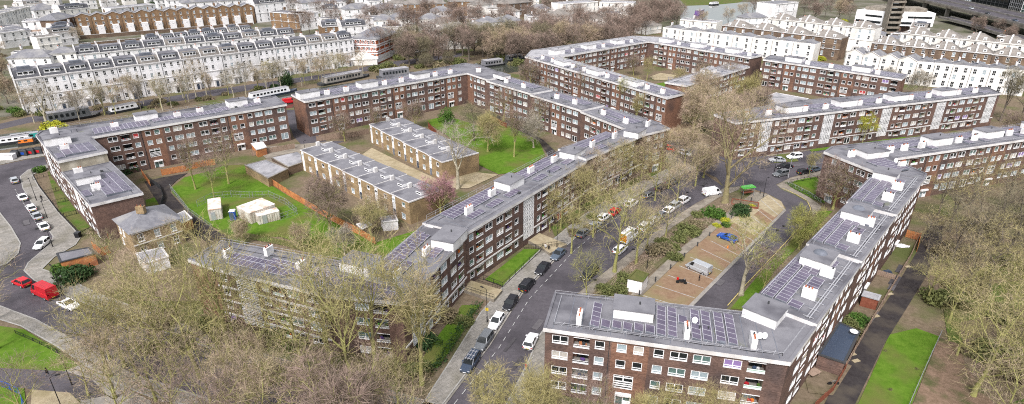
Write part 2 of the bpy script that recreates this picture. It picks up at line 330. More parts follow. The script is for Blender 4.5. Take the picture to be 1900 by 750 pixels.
def openings(L,h,typ,off,nf=4):
    pt,U=(PT1,U1) if typ==1 else (PT2,U2); out=[]; bays=[]
    k0=int(math.floor(-off/U))-1
    for k in range(k0,k0+int(L/U)+4):
        base=off+k*U
        if typ==1: bays.append((base+9.0,base+13.9))
        for s,w,kd in pt:
            u=base+s
            if u<.5 or u+w>L-.5: continue
            for f in range(nf):
                top=h-1.08-2.62*f; hh=1.3
                if kd=='X':
                    if f==0: out.append((u,u+w,h-.625-2.65*nf+1.3,h-.625,'X'))
                    continue
                if kd=='s':
                    if f==2:
                        if s<10: out.append((u-.1,u+2.55,top-2.2,top+.1,'L'))
                        continue
                    if f==3:
                        if s<10: out.append((u+.3,u+2.5,.05,2.2,'door'))
                        continue
                    out.append((u,u+w,top-1.3,top,'S')); continue
                if top-1.4<.3: continue
                if kd=='B': out.append((u,u+w,top-1.45,top+.05,'B'))
                elif kd=='D' and f==nf-1 and R.random()<.3: out.append((u,u+w,max(.1,top-2.0),top,'patio'))
                else: out.append((u,u+w,top-1.3,top,kd))
    return out,bays
def wall_face(b,a,c,z0,z1,ops,bays,m_main,m_bay,dep=.12,inner=2):
    L=math.dist(a,c); d=((c[0]-a[0])/L,(c[1]-a[1])/L); n=(d[1],-d[0])
    A=lambda u,dd,z:(a[0]+d[0]*u-n[0]*dd,a[1]+d[1]*u-n[1]*dd,z)
    us=sorted({0.0,L}|{x for o in ops for x in o[:2]}|{min(max(x,0),L) for y in bays for x in y})
    for i in range(len(us)-1):
        u0,u1=us[i],us[i+1]
        if u1-u0<1e-4: continue
        um=(u0+u1)/2; mm=m_bay if any(y[0]<um<y[1] for y in bays) else m_main
        zs=sorted([(o[2],o[3]) for o in ops if o[0]<um<o[1]]); z=z0
        for lo_,hi_ in zs:
            if lo_>z+1e-4: b.quad(A(u0,0,z),A(u1,0,z),A(u1,0,lo_),A(u0,0,lo_),mm)
            z=max(z,hi_)
        if z<z1: b.quad(A(u0,0,z),A(u1,0,z),A(u1,0,z1),A(u0,0,z1),mm)
    for u0,u1,lo_,hi_,k in ops:
        if k=='B': continue
        b.quad(A(u0,0,lo_),A(u0,dep,lo_),A(u0,dep,hi_),A(u0,0,hi_),m_main); b.quad(A(u1,dep,lo_),A(u1,0,lo_),A(u1,0,hi_),A(u1,dep,hi_),m_main)
        b.quad(A(u0,dep,hi_),A(u1,dep,hi_),A(u1,0,hi_),A(u0,0,hi_),m_main); b.quad(A(u0,0,lo_),A(u1,0,lo_),A(u1,dep,lo_),A(u0,dep,lo_),m_main)
    return A,d,n,L
def inset_poly(pts,t):
    n=len(pts); out=[]
    for i in range(n):
        p0,p1,p2=Vector(pts[i-1]),Vector(pts[i]),Vector(pts[(i+1)%n])
        d1=(p1-p0).normalized(); d2=(p2-p1).normalized(); n1=Vector((-d1.y,d1.x)); n2=Vector((-d2.y,d2.x))
        bis=(n1+n2); k=bis.length
        if k<1e-3: bis=n1; k=1
        bis.normalize(); out.append(tuple(p1+bis*min(t/max(.3,bis.dot(n1)),t*3)))
    return out
def flats(label,pts,h,sides,near=False,mb=('brick_dark','brick_red'),name='apartment_block',band=(),roofm='felt',z0=0,skip=(),plain=(),fasc='fascia',parapet_low=()):
    """pts world CCW outline; sides {edge:(type,offset,floors)}"""
    c=(sum(p[0] for p in pts)/len(pts),sum(p[1] for p in pts)/len(pts),0)
    root=thing(name,label,'apartment block',c,world=True)
    wb=MB(); n=len(pts)
    for i in range(n):
        if i in skip: continue
        a,cc=pts[i],pts[(i+1)%n]
        if i in sides:
            typ,off,nf=sides[i][:3]; ops,bays=openings(math.dist(a,cc),h,typ,off,nf)
            A,d,nn,L=wall_face(wb,a,cc,z0,h-.62,ops,bays,0,1)
            for u0,u1,zl,zh,k in ops:
                if k=='B': balcony(root,a,d,nn,u0,zl,u1-u0,zh-zl)
                elif k=='X': put_window(root,'X',a,d,nn,u0,zl,u1-u0,zh-zl,near,name='stair_screen')
                elif k=='L': put_window(root,'L',a,d,nn,u0,zl,u1-u0,zh-zl,near,name='stair_window')
                elif k=='door': put_window(root,'door',a,d,nn,u0,zl,u1-u0,zh-zl,near,name='door')
                else: put_window(root,k,a,d,nn,u0,zl,u1-u0,zh-zl,near)
            if i in band:
                s=MB(); zz=h-.625-2.65*3+.1
                x0=0
                for (u0,u1,_,_,k) in sorted([o for o in ops if o[4]=='X'])+[(L,L,0,0,'')]:
                    if u0-x0>.5: s.bar(A(x0+.01,-.06,zz),A(u0-.05,-.06,zz),.12,.28)
                    x0=u1+.05
                s.build('string_course','fascia',root)
            if root.name.startswith('apartment') and len(sides[i])>3:
                for kf in range(1,4):
                    s=MB(); s.bar(A(.3,-.07,h-.68-2.62*kf-.1),A(L-.3,-.07,h-.68-2.62*kf-.1),.14,.26); s.build('string_course','fascia',root)
            # downpipes
            dp=MB()
            for k in range(int(L/U1)+1):
                u=off%U1+k*U1+ (8.7 if typ==1 else 9.95)
                if .5<u<L-.5 and not any(o[0]-.1<u<o[1]+.1 for o in ops): dp.tube([A(u,-.08,z0+.1),A(u,-.08,h-.62)],[.05,.05],5)
            if dp.v: dp.build('downpipe','darkgrey',root)
        else:
            wb.quad((*a,z0),(*cc,z0),(*cc,h-.62),(*a,h-.62),2 if i in plain else (0 if R.random()<.3 else 1))
    wb.build('wall',[mb[0],mb[1],'render_buff'],root)
    # parapet / fascia ring
    pb=MB(); out=inset_poly(pts,-.12); inn=inset_poly(pts,.12)
    for i in range(n):
        j=(i+1)%n
        zt=h
        pb.quad((*out[i],h-.62),(*out[j],h-.62),(*out[j],zt),(*out[i],zt)); pb.quad((*out[i],zt),(*out[j],zt),(*inn[j],zt),(*inn[i],zt),1)
        pb.quad((*inn[j],h-.22),(*inn[i],h-.22),(*inn[i],zt),(*inn[j],zt),1); pb.quad((*pts[i],h-.62),(*pts[j],h-.62),(*out[j],h-.62),(*out[i],h-.62))
    pb.build('parapet',[fasc,roofm],root)
    rb=MB(); rb.ngon(inn,h-.2); rb.build('roof',roofm,root)
    seams(root,pts,h-.2)
    # vents, pipes and cable runs scattered on the felt
    i0=max(range(n),key=lambda k:math.dist(pts[k],pts[(k+1)%n])); a_,c_=pts[i0],pts[(i0+1)%n]; d_=axis(a_,c_); e_=(-d_[1],d_[0]); LL=math.dist(a_,c_); vb=[]
    for k in range(int(LL/7)):
        u=R.uniform(2,LL-2); v=R.uniform(1.2,7.0); p_=(a_[0]+d_[0]*u+e_[0]*v,a_[1]+d_[1]*u+e_[1]*v); m_=MB()
        if k%3: m_.tube([(*p_,h-.19),(*p_,h+.35),(*p_,h+.36),(*p_,h+.5)],[.08,.08,.14,.12],6)
        else: m_.box((*p_,h-.02),(.7,.5,.34),math.atan2(d_[1],d_[0]))
        m_.build('roof_vent',R.choice(['alu','darkgrey','lead']),root)
    for k in range(int(LL/5)):
        u=R.uniform(2,LL-4); v=R.uniform(.8,6.4); lu,lv=R.uniform(.8,3.6),R.uniform(.6,2.0); o_=[(u,v),(u+lu,v+R.uniform(-.1,.1)),(u+lu,v+lv),(u+R.uniform(-.2,.2),v+lv)]
        m_=MB(); m_.poly([(a_[0]+d_[0]*x+e_[0]*y,a_[1]+d_[1]*x+e_[1]*y,h-.194+.0006*(k%9)) for x,y in o_]); m_.build('roof_patch',R.choice(['felt_patch','felt_worn','felt_worn']) if roofm=='felt' else 'felt',root)
    cb=MB(); u=1.0
    v0=R.uniform(1.0,1.6); pr=(a_[0]+d_[0]*u+e_[0]*v0,a_[1]+d_[1]*u+e_[1]*v0)
    while u<LL-4:
        u+=R.uniform(2,4); v=v0+R.uniform(-.25,.25); q_=(a_[0]+d_[0]*u+e_[0]*v,a_[1]+d_[1]*u+e_[1]*v); cb.bar((*pr,h-.15),(*q_,h-.15),.06,.05); pr=q_
    if cb.v: cb.build('cable_run','black',root)
    root['h']=h
    return root
def seams(root,pts,z):
    # lap seams of the felt, clipped to the outline
    i=max(range(len(pts)),key=lambda k:math.dist(pts[k],pts[(k+1)%len(pts)])); a,c=pts[i],pts[(i+1)%len(pts)]; d=axis(a,c); e=(-d[1],d[0]); L=math.dist(a,c); b=MB(); q=inset_poly(pts,.4); u=1.0
    while u<L:
        o=(a[0]+d[0]*u,a[1]+d[1]*u); hits=[]
        for k in range(len(q)):
            p0,p1=q[k-1],q[k]; den=e[0]*(p1[1]-p0[1])-e[1]*(p1[0]-p0[0])
            if abs(den)<1e-9: continue
            t=((p0[0]-o[0])*(p1[1]-p0[1])-(p0[1]-o[1])*(p1[0]-p0[0]))/den; w_=((p0[0]-o[0])*e[1]-(p0[1]-o[1])*e[0])/den
            if 0<=w_<=1 and -.5<t<14: hits.append(t)
        if len(hits)>=2:
            t0,t1=min(hits),max(hits)
            if t1-t0>.5: b.bar((o[0]+e[0]*t0,o[1]+e[1]*t0,z+.012),(o[0]+e[0]*t1,o[1]+e[1]*t1,z+.012),.09,.02)
        u+=1.9+R.uniform(-.1,.1)
    if b.v: b.build('roof_seam','lead',root)
def axis(a,b):
    L=math.dist(a,b); return ((b[0]-a[0])/L,(b[1]-a[1])/L)
def roof_house(root,x,y,ln,dep,ang,zh=1.35,roofm='felt'):
    """x,y world centre"""
    h=root['h']-.2
    b=MB(); b.box((x,y,h+zh/2),(ln,dep,zh),ang); o=b.build('roof_house','tank_white',root); o2(o,root)
    r=MB(); r.box((x,y,h+zh+.04),(ln+.3,dep+.3,.1),ang); rr=r.build('roof_house_top',roofm,o)
    v=MB(); v.tube([(x+math.cos(ang)*.8,y+math.sin(ang)*.8,h+zh+.09),(x+math.cos(ang)*.8,y+math.sin(ang)*.8,h+zh+.5)],[.12,.12],6); v.build('vent_pipe','darkgrey',o)
    return o
def chimney(root,x,y,ang,ln=1.9,dep=.7,zh=1.5,pots=4,m='tank_white'):
    h=root['h']-.2; b=MB(); b.box((x,y,h+zh/2),(ln,dep,zh),ang); o=b.build('chimney',m,root); o2(o,root)
    for k in range(pots):
        if R.random()<.25: continue
        u=(k-(pots-1)/2)*ln/(pots+.3); p=MB(); X,Y=x+math.cos(ang)*u,y+math.sin(ang)*u
        p.tube([(X,Y,h+zh+.001),(X,Y,h+zh+.22),(X,Y,h+zh+.32)],[.13,.1,.13],7); p.build('chimney_pot',R.choice(['terracotta','terracotta','darkgrey','wood_red']),o)
    return o
def dish(root,x,y,z,ang=0,s=.45,m='white'):
    b=MB(); b.tube([(x,y,z),(x,y,z+.7)],[.03,.03],5,1)
    c=Vector((x,y,z+.8)); nrm=Vector((math.cos(ang),math.sin(ang),.45)).normalized(); u=nrm.cross(Vector((0,0,1))).normalized(); v=u.cross(nrm)
    i=len(b.v); b.v.append(tuple(c-nrm*.12))
    for k in range(12):
        a=2*math.pi*k/12; b.v.append(tuple(c+u*math.cos(a)*s+v*math.sin(a)*s))
    for k in range(12): b.f.append((i,i+1+k,i+1+(k+1)%12)); b.m.append(0)
    b.bar(tuple(c),tuple(c+nrm*.5),.03,.03,1)
    b.build('satellite_dish',[m,'steel'],root)
def solar(root,o,d,nu,nv,pw=1.0,pl=1.65,tilt=.12,rows_tilt=True,lift=.28):
    """o: corner (world xy), d: unit dir of long axis; nu panels along d, nv across (left of d)."""
    b=MB(); e=(-d[1],d[0]); h=root['h']-.2
    def Q(u,v,dz):  return (o[0]+d[0]*u+e[0]*v,o[1]+d[1]*u+e[1]*v,h+lift+dz+v*tilt*.35)
    W,V=nu*pw,nv*pl
    b.quad(Q(0,0,0),Q(W,0,0),Q(W,V,0),Q(0,V,0),1)
    for i in range(nu):
        for j in range(nv):
            u0,v0=i*pw+.035,j*pl+.035; b.quad(Q(u0,v0,.012),Q(u0+pw-.09,v0,.012),Q(u0+pw-.09,v0+pl-.09,.012),Q(u0,v0+pl-.09,.012),0)
    for a_,c_ in ((Q(0,0,0),Q(W,0,0)),(Q(0,V,0),Q(W,V,0))): b.bar(a_,c_,.05,.06,1)
    for i in range(0,nu+1,2):
        for v in (0,V):
            p=Q(i*pw,v,0); b.bar((p[0],p[1],h+.002),p,.05,.05,1)
    # underside, then dark skirts that paint in the shade below the panels
    b.quad(Q(0,0,-.02),Q(0,V,-.02),Q(W,V,-.02),Q(W,0,-.02),1)
    for a_,c_ in ((Q(W,0,-.02),Q(W,V,-.02)),(Q(0,V,-.02),Q(0,0,-.02)),(Q(0,0,-.02),Q(W,0,-.02)),(Q(W,V,-.02),Q(0,V,-.02))):
        b.quad((a_[0],a_[1],h+.01),(c_[0],c_[1],h+.01),c_,a_,2)
    return b.build('solar_panel_array',['solar','panel_frame','lead'],root)
def railing(root,pts,z,hh=1.0,ins=0,name='roof_railing',step=2.4,m='alu'):
    b=MB()
    for a,c in zip(pts[:-1],pts[1:]):
        L=math.dist(a,c); n=max(1,int(L/step))
        for q in(.5,1.0): b.bar((*a,z+hh*q),(*c,z+hh*q),.035,.035)
        for k in range(n+1):
            t=k/n; x=a[0]+(c[0]-a[0])*t; y=a[1]+(c[1]-a[1])*t; b.bar((x,y,z),(x,y,z+hh),.045,.045)
    return b.build(name,m,root)
def lerp(a,b,t): return (a[0]+(b[0]-a[0])*t,a[1]+(b[1]-a[1])*t)
def fit_out(root,a,b,w,units,phase=0,arrays=True,towers=True,chim=(.28,.72),twall=.62,roofm='felt',rail=True,tlen=6.6,inner=1.5):
    """regular roof furniture along front edge a->b (world), roof width w to the left of a->b"""
    d=axis(a,b); e=(-d[1],d[0]); L=math.dist(a,b); U=L/units; ang=math.atan2(d[1],d[0])
    for k in range(units):
        u=k*U+phase*U
        if towers:
            ut=u+.02*U
            if 2.5<ut<L-2.5: roof_house(root,a[0]+d[0]*ut+e[0]*w*twall,a[1]+d[1]*ut+e[1]*w*twall,tlen,3.6,ang,1.9,roofm=roofm)
        for t in chim:
            uc=u+t*U
            if 1.5<uc<L-1.5: chimney(root,a[0]+d[0]*uc+e[0]*w*.40,a[1]+d[1]*uc+e[1]*w*.40,ang,1.7)
        if arrays:
            u0,u1=max(u+.15*U,.8),min(u+.9*U,L-.8); nn=int((u1-u0)/1.0)
            if nn>2:
                lnv=3
                solar(root,(a[0]+d[0]*u0+e[0]*w*.52,a[1]+d[1]*u0+e[1]*w*.52),d,nn,2 if k%2 else 2)
                
                us=[u0]+[uc_+s_ for uc_ in [u+t*U for t in chim] for s_ in(-1.4,1.4)]+[u1]
                for j in range(0,len(us)-1,2):
                    s0,s1=us[j],us[j+1]; n2=int((s1-s0)/1.0)
                    if n2>1: solar(root,(a[0]+d[0]*s0+e[0]*w*.2,a[1]+d[1]*s0+e[1]*w*.2),d,n2,1)
    if rail:
        q=w-.6; railing(root,[(a[0]+e[0]*q+d[0]*.5,a[1]+e[1]*q+d[1]*.5),(b[0]+e[0]*q-d[0]*.5,b[1]+e[1]*q-d[1]*.5)],root['h'],.55)
        q=.55; railing(root,[(a[0]+e[0]*q+d[0]*.5,a[1]+e[1]*q+d[1]*.5),(b[0]+e[0]*q-d[0]*.5,b[1]+e[1]*q-d[1]*.5)],root['h']-.1,.35,step=2.4)
# ------------------------------------------------------------ the flats
hJ,hK2,hK3,hK4=11.4,11.8,12.2,12.6
cSt1=P(1514,599,hK2); cSt1b=P(1401,556,hK2)
cSt2=P(1598,483,hK3); cSt2b=P(1500,451.5,hK3)
cSt3=P(1661.7,397,hK4); cSt3b=P(1574,374,hK4)
cSt4=P(1713,332,hK4); cSt4b=P(1629,315,hK4)
# J : front right corner block
Jp=[P(1011.7,607,hJ),P(1464,669,hJ),cSt1,cSt1b,P(1378,580,hJ),P(1031.5,543,hJ)]
J=flats('dark brick four-storey flats at the near right corner, tilted solar strips across its roof',Jp,hJ,{0:(1,0,4),1:(1,3,4)},near=True)
dJ=axis(Jp[0],Jp[1]); eJ=(-dJ[1],dJ[0]); aJ=math.atan2(dJ[1],dJ[0])
def onroof(root,x,y): return P(x,y,root['h']-.2)
x,y=onroof(J,1175,581); roof_house(J,x,y,5.4,3.6,aJ,1.5)
dK=axis(cSt1,cSt2); eK=(-dK[1],dK[0]); aK=math.atan2(dK[1],dK[0])
x,y=onroof(J,1418,586); roof_house(J,x,y,4.6,4.6,aK,1.5)
for px,py_ in((1075,597),(1273,622),(1396,640)):
    x,y=onroof(J,px,py_); chimney(J,x,y,aJ+math.pi/2,2.0,.7,1.5,4)
# the strips of panels stand across the roof
for (px,py_,n,nv) in ((1111,609,5,1),(1131,611,1,1),(1152,613,1,1),(1172,616,1,1),(1193,618,1,1),(1214,621,1,1),(1235,625,6,1),(1256,628,6,1),(1275,603,1,1),(1301,633,6,1),(1322,636,6,1),(1347,639,6,1),(1369,642,6,1)):
    x,y=onroof(J,px,py_)
    b_=solar(J,(x,y),eJ,max(1,n),1,1.65 if n==1 else 1.12,1.2,.5,lift=.2)
for px,py_ in((1408,632),(1417,632),(1288,603)):
    x,y=onroof(J,px,py_); dish(J,x,y,hJ-.2,-1.3)
railing(J,[lerp(Jp[0],Jp[5],.93),lerp(Jp[1],Jp[4],.9)],hJ-.1,.9)
q=inset_poly(Jp,1.0); railing(J,[q[5],q[0],q[1],q[2]],hJ-.2,.5)
b=MB()
a0=q[0];a1=q[1];L_=math.dist(a0,a1)
for k in range(14):
    p=lerp(a0,a1,(k+.5)/14); b.bar((*p,hJ-.17),(p[0]+eJ[0]*.9+dJ[0]*.4,p[1]+eJ[1]*.9+dJ[1]*.4,hJ-.15),.08,.06)
b.build('rail_foot','alu',J)
# K : long block running away at the right, three stepped lengths
def kblock(lbl,poly,h,nm):
    r=flats(lbl,poly,h,{0:(1,.6,4)},near=True); return r
K2=kblock('long brick flats running away at right, nearest stepped length with two white roof-top chimneys',[cSt1,cSt2,cSt2b,cSt1b],hK2,'')
K3=kblock('long brick flats running away at right, middle stepped length between two domed roof houses',[cSt2,cSt3,cSt3b,cSt2b],hK3,'')
K4=kblock('long brick flats running away at right, farthest stepped length beside the corner wedge roof',[cSt3,cSt4,cSt4b,cSt3b],hK4,'')
def dome(root,x,y,z):
    b=MB(); n=14
    for k,(r,zz) in enumerate(((1.05,.0),(.98,.16),(.75,.36),(.4,.5),(.02,.55))):
        for j in range(n): a=2*math.pi*j/n; b.v.append((x+r*math.cos(a),y+r*math.sin(a),z+zz))
    for k in range(4):
        for j in range(n): b.f.append((k*n+j,k*n+(j+1)%n,(k+1)*n+(j+1)%n,(k+1)*n+j)); b.m.append(0)
    b.build('roof_light','lead',root,smooth=True)
for (r,tx,ty,dm) in ((K3,1522,480,1),(K4,1592,397,1)):
    x,y=P(tx,ty,r['h']-.2); x-=dK[0]*1.2; y-=dK[1]*1.2
    # these towers straddle the step: stand on the nearer roof at its back edge
    rr=K2 if r is K3 else K3
    o=roof_house(rr,x,y,5.0,4.2,aK,1.7); dome(rr,x+dK[0]*.4,y+dK[1]*.4,rr['h']-.2+1.7+.09)
x,y=P(1643,330,hK4); o=roof_house(K4,x,y,4.6,4.2,aK,1.7)
for r,pts_ in ((K2,((1533,513),(1500,553))),(K3,((1610,418),(1582,449))),(K4,((1664,352),(1646,372)))):
    for px,py_ in pts_:
        x,y=onroof(r,px,py_); chimney(r,x,y,aK+math.pi/2,1.9,.7,1.6,4)
for (r,c0,c1,c0b) in ((K2,cSt1,cSt2,cSt1b),(K3,cSt2,cSt3,cSt2b),(K4,cSt3,cSt4,cSt3b)):
    d=axis(c0,c1); e=(-d[1],d[0]); L=math.dist(c0,c1); W=abs((c0b[0]-c0[0])*e[0]+(c0b[1]-c0[1])*e[1])
    def at(u,v): return (c0[0]+d[0]*u+e[0]*v,c0[1]+d[1]*u+e[1]*v)
    n=int((L-7.5)/1.0)
    solar(r,at(2.2,W*.56),d,n,1,1.0,1.65); solar(r,at(2.2,W*.56+1.95),d,n,1,1.0,1.65)
    solar(r,at(7.2,W*.30),d,5,1,1.0,1.65); solar(r,at(14.5,W*.30),d,5,1,1.0,1.65); solar(r,at(1.6,W*.33),d,2,1); solar(r,at(12.6,W*.47),d,3,1,1,1.2)
    railing(r,[at(.5,W-.7),at(L-.5,W-.7)],r['h']-.1,.9)
    b=MB()
    for v in(1.0,1.35): b.bar((*at(.4,v),r['h']+.05),(*at(L-.4,v),r['h']+.05),.12,.08)
    for k in range(int(L/2.2)): b.bar((*at(.8+k*2.2,.55),r['h']+.0),(*at(.8+k*2.2,1.9),r['h']+.0),.07,.07)
    b.build('cable_tray','alu',r)
b=MB();b.bar((*lerp(Jp[1],Jp[2],.15),hJ+.2),(*lerp(Jp[1],Jp[2],.15),hJ+.2),.1)
# wedge at the end of K and long block L
hL=12.0
Lp=[P(1531.7,281,hL),P(1636,322,hL),P(1662.5,292.5,hL),P(2040,237,hL),P(2040,218,hL),P(1545,272,hL)]
Lb=flats('dark brick flats at far right with sharp wedge end, long parapet leaving the picture',Lp,hL,{0:(1,15,4),2:(1,1.5,4)})
fit_out(Lb,Lp[2],Lp[3],9,4,.02,chim=(.1,.35,.66),twall=.55)
d=axis(Lp[5],Lp[4]); aL=math.atan2(d[1],d[0])
x,y=onroof(Lb,1615,288); roof_house(Lb,x,y,6.4,4.2,aL,1.5)
x,y=onroof(Lb,1579,291); chimney(Lb,x,y,aL,1.7); x,y=onroof(Lb,1672,311); chimney(Lb,x,y,aL,1.7)
x,y=onroof(Lb,1606,301); solar(Lb,(x,y),axis(Lp[0],Lp[1]),7,3)
x,y=onroof(Lb,1661,304); dish(Lb,x,y,hL-.2,-1.2,.6)
capp=[cSt4,P(1718,319,hL),P(1676,301,hL),cSt4b]
cap=flats('small triangular brick link roof where the long right-hand flats meet the wedge block',[capp[0],capp[1],capp[2],capp[3]],hL-.3,{},name='link_block')
# M
hM=11.4
Mp=[P(1326.7,212,hM),P(1366,227,hM),P(1856.7,172.5,hM),P(1830,161,hM),P(1487,186,hM)]
Mb=flats('long brick flats with white stair lattices behind the junction, upper right',Mp,hM,{1:(2,8.5,4)},band=(1,))
fit_out(Mb,Mp[1],Mp[2],9,5,.05,chim=(.25,.62),twall=.55)
# N group, round the far courtyard
hN=11.4
nA=P(975,105,hN);nB=P(1238,181,hN);nC=P(1271,172.5,hN);nD=P(1038,105,hN)
N1=flats('brick flats with pale roof on the near side of the far courtyard',[nA,nB,nC,nD],hN,{0:(1,2,4)},roofm='felt_light')
fit_out(N1,nA,nB,8,4,.05,chim=(.35,.7),roofm='felt_light',twall=.4)
nE=P(1203,76.7,hN);nF=P(1175,66.5,hN);nG=P(987,93,hN)
N2=flats('brick flats with pale roof on the back left side of the far courtyard',[nD,nE,nF,nG,nA],hN,{0:(1,2,4)},roofm='felt_light')
fit_out(N2,nD,nE,10,3,.2,chim=(.4,),roofm='felt_light')
nH=P(1393,106.7,hN);nI=P(1415,101.7,hN);nJ=P(1230,69,hN)
N3=flats('brick flats with pale roof on the back right side of the far courtyard',[nE,nH,nI,nJ,nF],hN,{0:(1,3,4)},roofm='felt_light')
fit_out(N3,nE,nH,9,3,.35,chim=(.5,),roofm='felt_light')
N4p=[P(1235,152,9),P(1273,158.5,9),P(1390,123.5,9),P(1360,116,9)]
N4=flats('lower brick flats with pale roof closing the far courtyard, behind the tan tree',N4p,9,{1:(1,2,3)},roofm='felt_light')
fit_out(N4,N4p[1],N4p[2],9,1,.5,arrays=False,chim=(.3,),roofm='felt_light')
Op=[P(1417,110,hN),P(1673,146.7,hN),P(1683,138,hN),P(1430,102,hN)]
Ob=flats('brick flats in front of the white terraces, upper right, red brick stair bays',Op,hN,{0:(1,0,4)})
fit_out(Ob,Op[0],Op[1],8.5,2,.4,chim=(.25,.6))
# A group (left)
hA=11.8; hA1=9.0
a0=P(107.5,298.3,hA);a1=P(196.7,280,hA);a2=P(167.5,254,hA);a3=P(530,193,hA);a4=P(510,178,hA);a5=P(78,242.5,hA);a6=P(68.3,250,hA)
A0=flats('brick flats on the left with an L-shaped roof of solar panels, backing the canal',[a0,a1,a2,a3,a4,a5,a6],hA,{1:(1,3,4),2:(1,-19.8,4),6:(2,5,4)},near=False,plain=(0,))
dA=axis(a2,a3); eA=(-dA[1],dA[0]); angA=math.atan2(dA[1],dA[0])
x,y=P(190,251,hA); solar(A0,P(176,249,hA),dA,13,3)
d2=axis(a1,a2); solar(A0,P(181,278,hA),d2,8,4); solar(A0,P(122,291,hA),d2,4,1)
for px,py_,l in((108,266,5.5),(272,222,5.5),(440,196,5.5)):
    x,y=onroof(A0,px,py_); roof_house(A0,x,y,l,3.6,angA,1.9)
for px,py_ in((122,280),(101,247),(214,238),(330,218),(372,210),(478,192)):
    x,y=onroof(A0,px,py_); chimney(A0,x,y,angA,1.8)
for px,py_,n in((285,228,10),(345,220,10),(402,209,4),(455,200,5)):
    x,y=onroof(A0,px,py_); solar(A0,(x,y),dA,n,2)
railing(A0,[lerp(a5,a4,.02),lerp(a5,a4,.98)],hA-.1,.8)
A1p=[P(167.5,379,hA1),P(262.5,357,hA1),a1,a0]
A1=flats('lower brick flats at left ending in a blank red brick gable',A1p,hA1,{3:(2,9,3)},near=True)
# make the gable a plain red wall
dg=axis(A1p[1],A1p[2]); eg=(-dg[1],dg[0]); angG=math.atan2(dg[1],dg[0])
x,y=onroof(A1,165,336); roof_house(A1,x,y,4.6,3.8,angA,1.6)
for px,py_ in((180,353),(147,323)):
    x,y=onroof(A1,px,py_); chimney(A1,x,y,angA,1.8)
solar(A1,P(246,352,hA1),(dg[0],dg[1]),15,3); solar(A1,P(172,362,hA1),dg,4,1)
railing(A1,[lerp(A1p[0],A1p[3],.03),lerp(A1p[0],A1p[3],.97)],hA1-.1,.5); railing(A1,[lerp(A1p[1],A1p[2],.03),lerp(A1p[1],A1p[2],.97)],hA1-.1,.5)
# B / C
hB,hC1,hC2,hC3=11.8,11.3,10.9,10.5
b0=P(541.7,175,hB);b1=P(565.8,187.5,hB);b2=P(867,135,hB);b3=P(904,147,hB);b4=P(945,140,hB);b5=P(890,121,hB);b6=P(863,117,hB)
Bb=flats('red-brown brick flats across the middle, corner roof bending to the right',[b0,b1,b2,b3,b4,b5,b6],hB,{1:(1,0,4),2:(1,-10,4)},near=False)
fit_out(Bb,b1,b2,9,3,.13,chim=(.3,.62),twall=.55)
x,y=onroof(Bb,931,145); roof_house(Bb,x,y,6,3.6,math.atan2(b3[1]-b2[1],b3[0]-b2[0]),1.4)
x,y=onroof(Bb,888,134); chimney(Bb,x,y,0)
c1=P(985,173,hC1);c1b=P(1024,166,hC1); c2=P(1079,204,hC2);c2b=P(1120,195,hC2); c3=P(1160,238,hC3);c3b=P(1225,228,hC3)
C1=flats('brick flats stepping down towards the viewer, farthest step beside the corner roof',[b3,c1,c1b,b4],hC1,{0:(1,.5,4)}); fit_out(C1,b3,c1,9,1,.97,chim=(-.7,-.3),towers=True)
C2=flats('brick flats stepping down towards the viewer, middle step above the courtyard lawn',[c1,c2,c2b,c1b],hC2,{0:(1,1,4)}); fit_out(C2,c1,c2,9,1,.97,chim=(-.6,-.25))
solar(C2,lerp(lerp(c1,c2,.2),lerp(c1b,c2b,.2),.5),axis(c1,c2),16,2); solar(C1,lerp(lerp(b3,c1,.15),lerp(b4,c1b,.15),.5),axis(b3,c1),16,2)
C3=flats('brick flats stepping down towards the viewer, nearest step meeting the street block',[c2,c3,c3b,c2b],hC3,{0:(1,1,4)}); fit_out(C3,c2,c3,9,1,.0,chim=(.3,.8))
# D / E
hE,hD2,hD3=11.0,11.4,11.9
e_=[P(352,480,hE),P(396,495,hE),P(609,545,hE),P(745,559,hE),P(863,434,hD2),P(787,413,hD2),P(694,496,hE),P(411,447,hE)]
E=flats('brick flats at lower centre half hidden by bare trees, roof corner above the street lawn',e_,hE,{1:(2,4,4,1),2:(1,3,4),3:(2,-.5+2.5,4)},near=True,band=(3,))
d3=axis(e_[3],e_[4]); ang3=math.atan2(d3[1],d3[0]); e3=(-d3[1],d3[0])
x,y=onroof(E,840,445); roof_house(E,x-d3[0]*1.2,y-d3[1]*1.2,5.6,4.2,ang3,1.7)
x,y=onroof(E,670,498); roof_house(E,x,y,5.4,3.8,math.atan2(e_[2][1]-e_[1][1],e_[2][0]-e_[1][0]),1.7)
for px,py_ in((791,473),(738,515),(500,472),(560,500),(425,476)):
    x,y=onroof(E,px,py_); chimney(E,x,y,ang3,1.6)
solar(E,P(727,503,hE),d3,13,1);solar(E,P(745,510,hE),d3,4,1); solar(E,P(716,497,hE),d3,13,1);solar(E,P(806,480,hE),d3,6,1)
d1=axis(e_[1],e_[2])
for px,py_,n in((420,488,12),(500,500,12),(575,520,12),(640,535,8)):
    solar(E,P(px,py_,hE),d1,n,1)
    solar(E,P(px-6,py_-11,hE),d1,n,1)
railing(E,[lerp(e_[3],e_[6],.92),lerp(e_[4],e_[5],.92)],hE,.9); railing(E,[lerp(e_[1],e_[7],.93),lerp(e_[3],e_[6],.93)],hE,.9)
d20=P(863,431,hD2);d21=P(1087,294,hD3);d22=P(1038,276,hD3);d23=P(787,413,hD2)
D2=flats('street-front brick flats with white stair lattice at centre, above the fenced lawn',[d20,d21,d22,d23],hD2,{0:(2,-4.4+.0,4)},near=True,band=(0,))
dd=axis(d20,d21); angD=math.atan2(dd[1],dd[0]); ed=(-dd[1],dd[0])
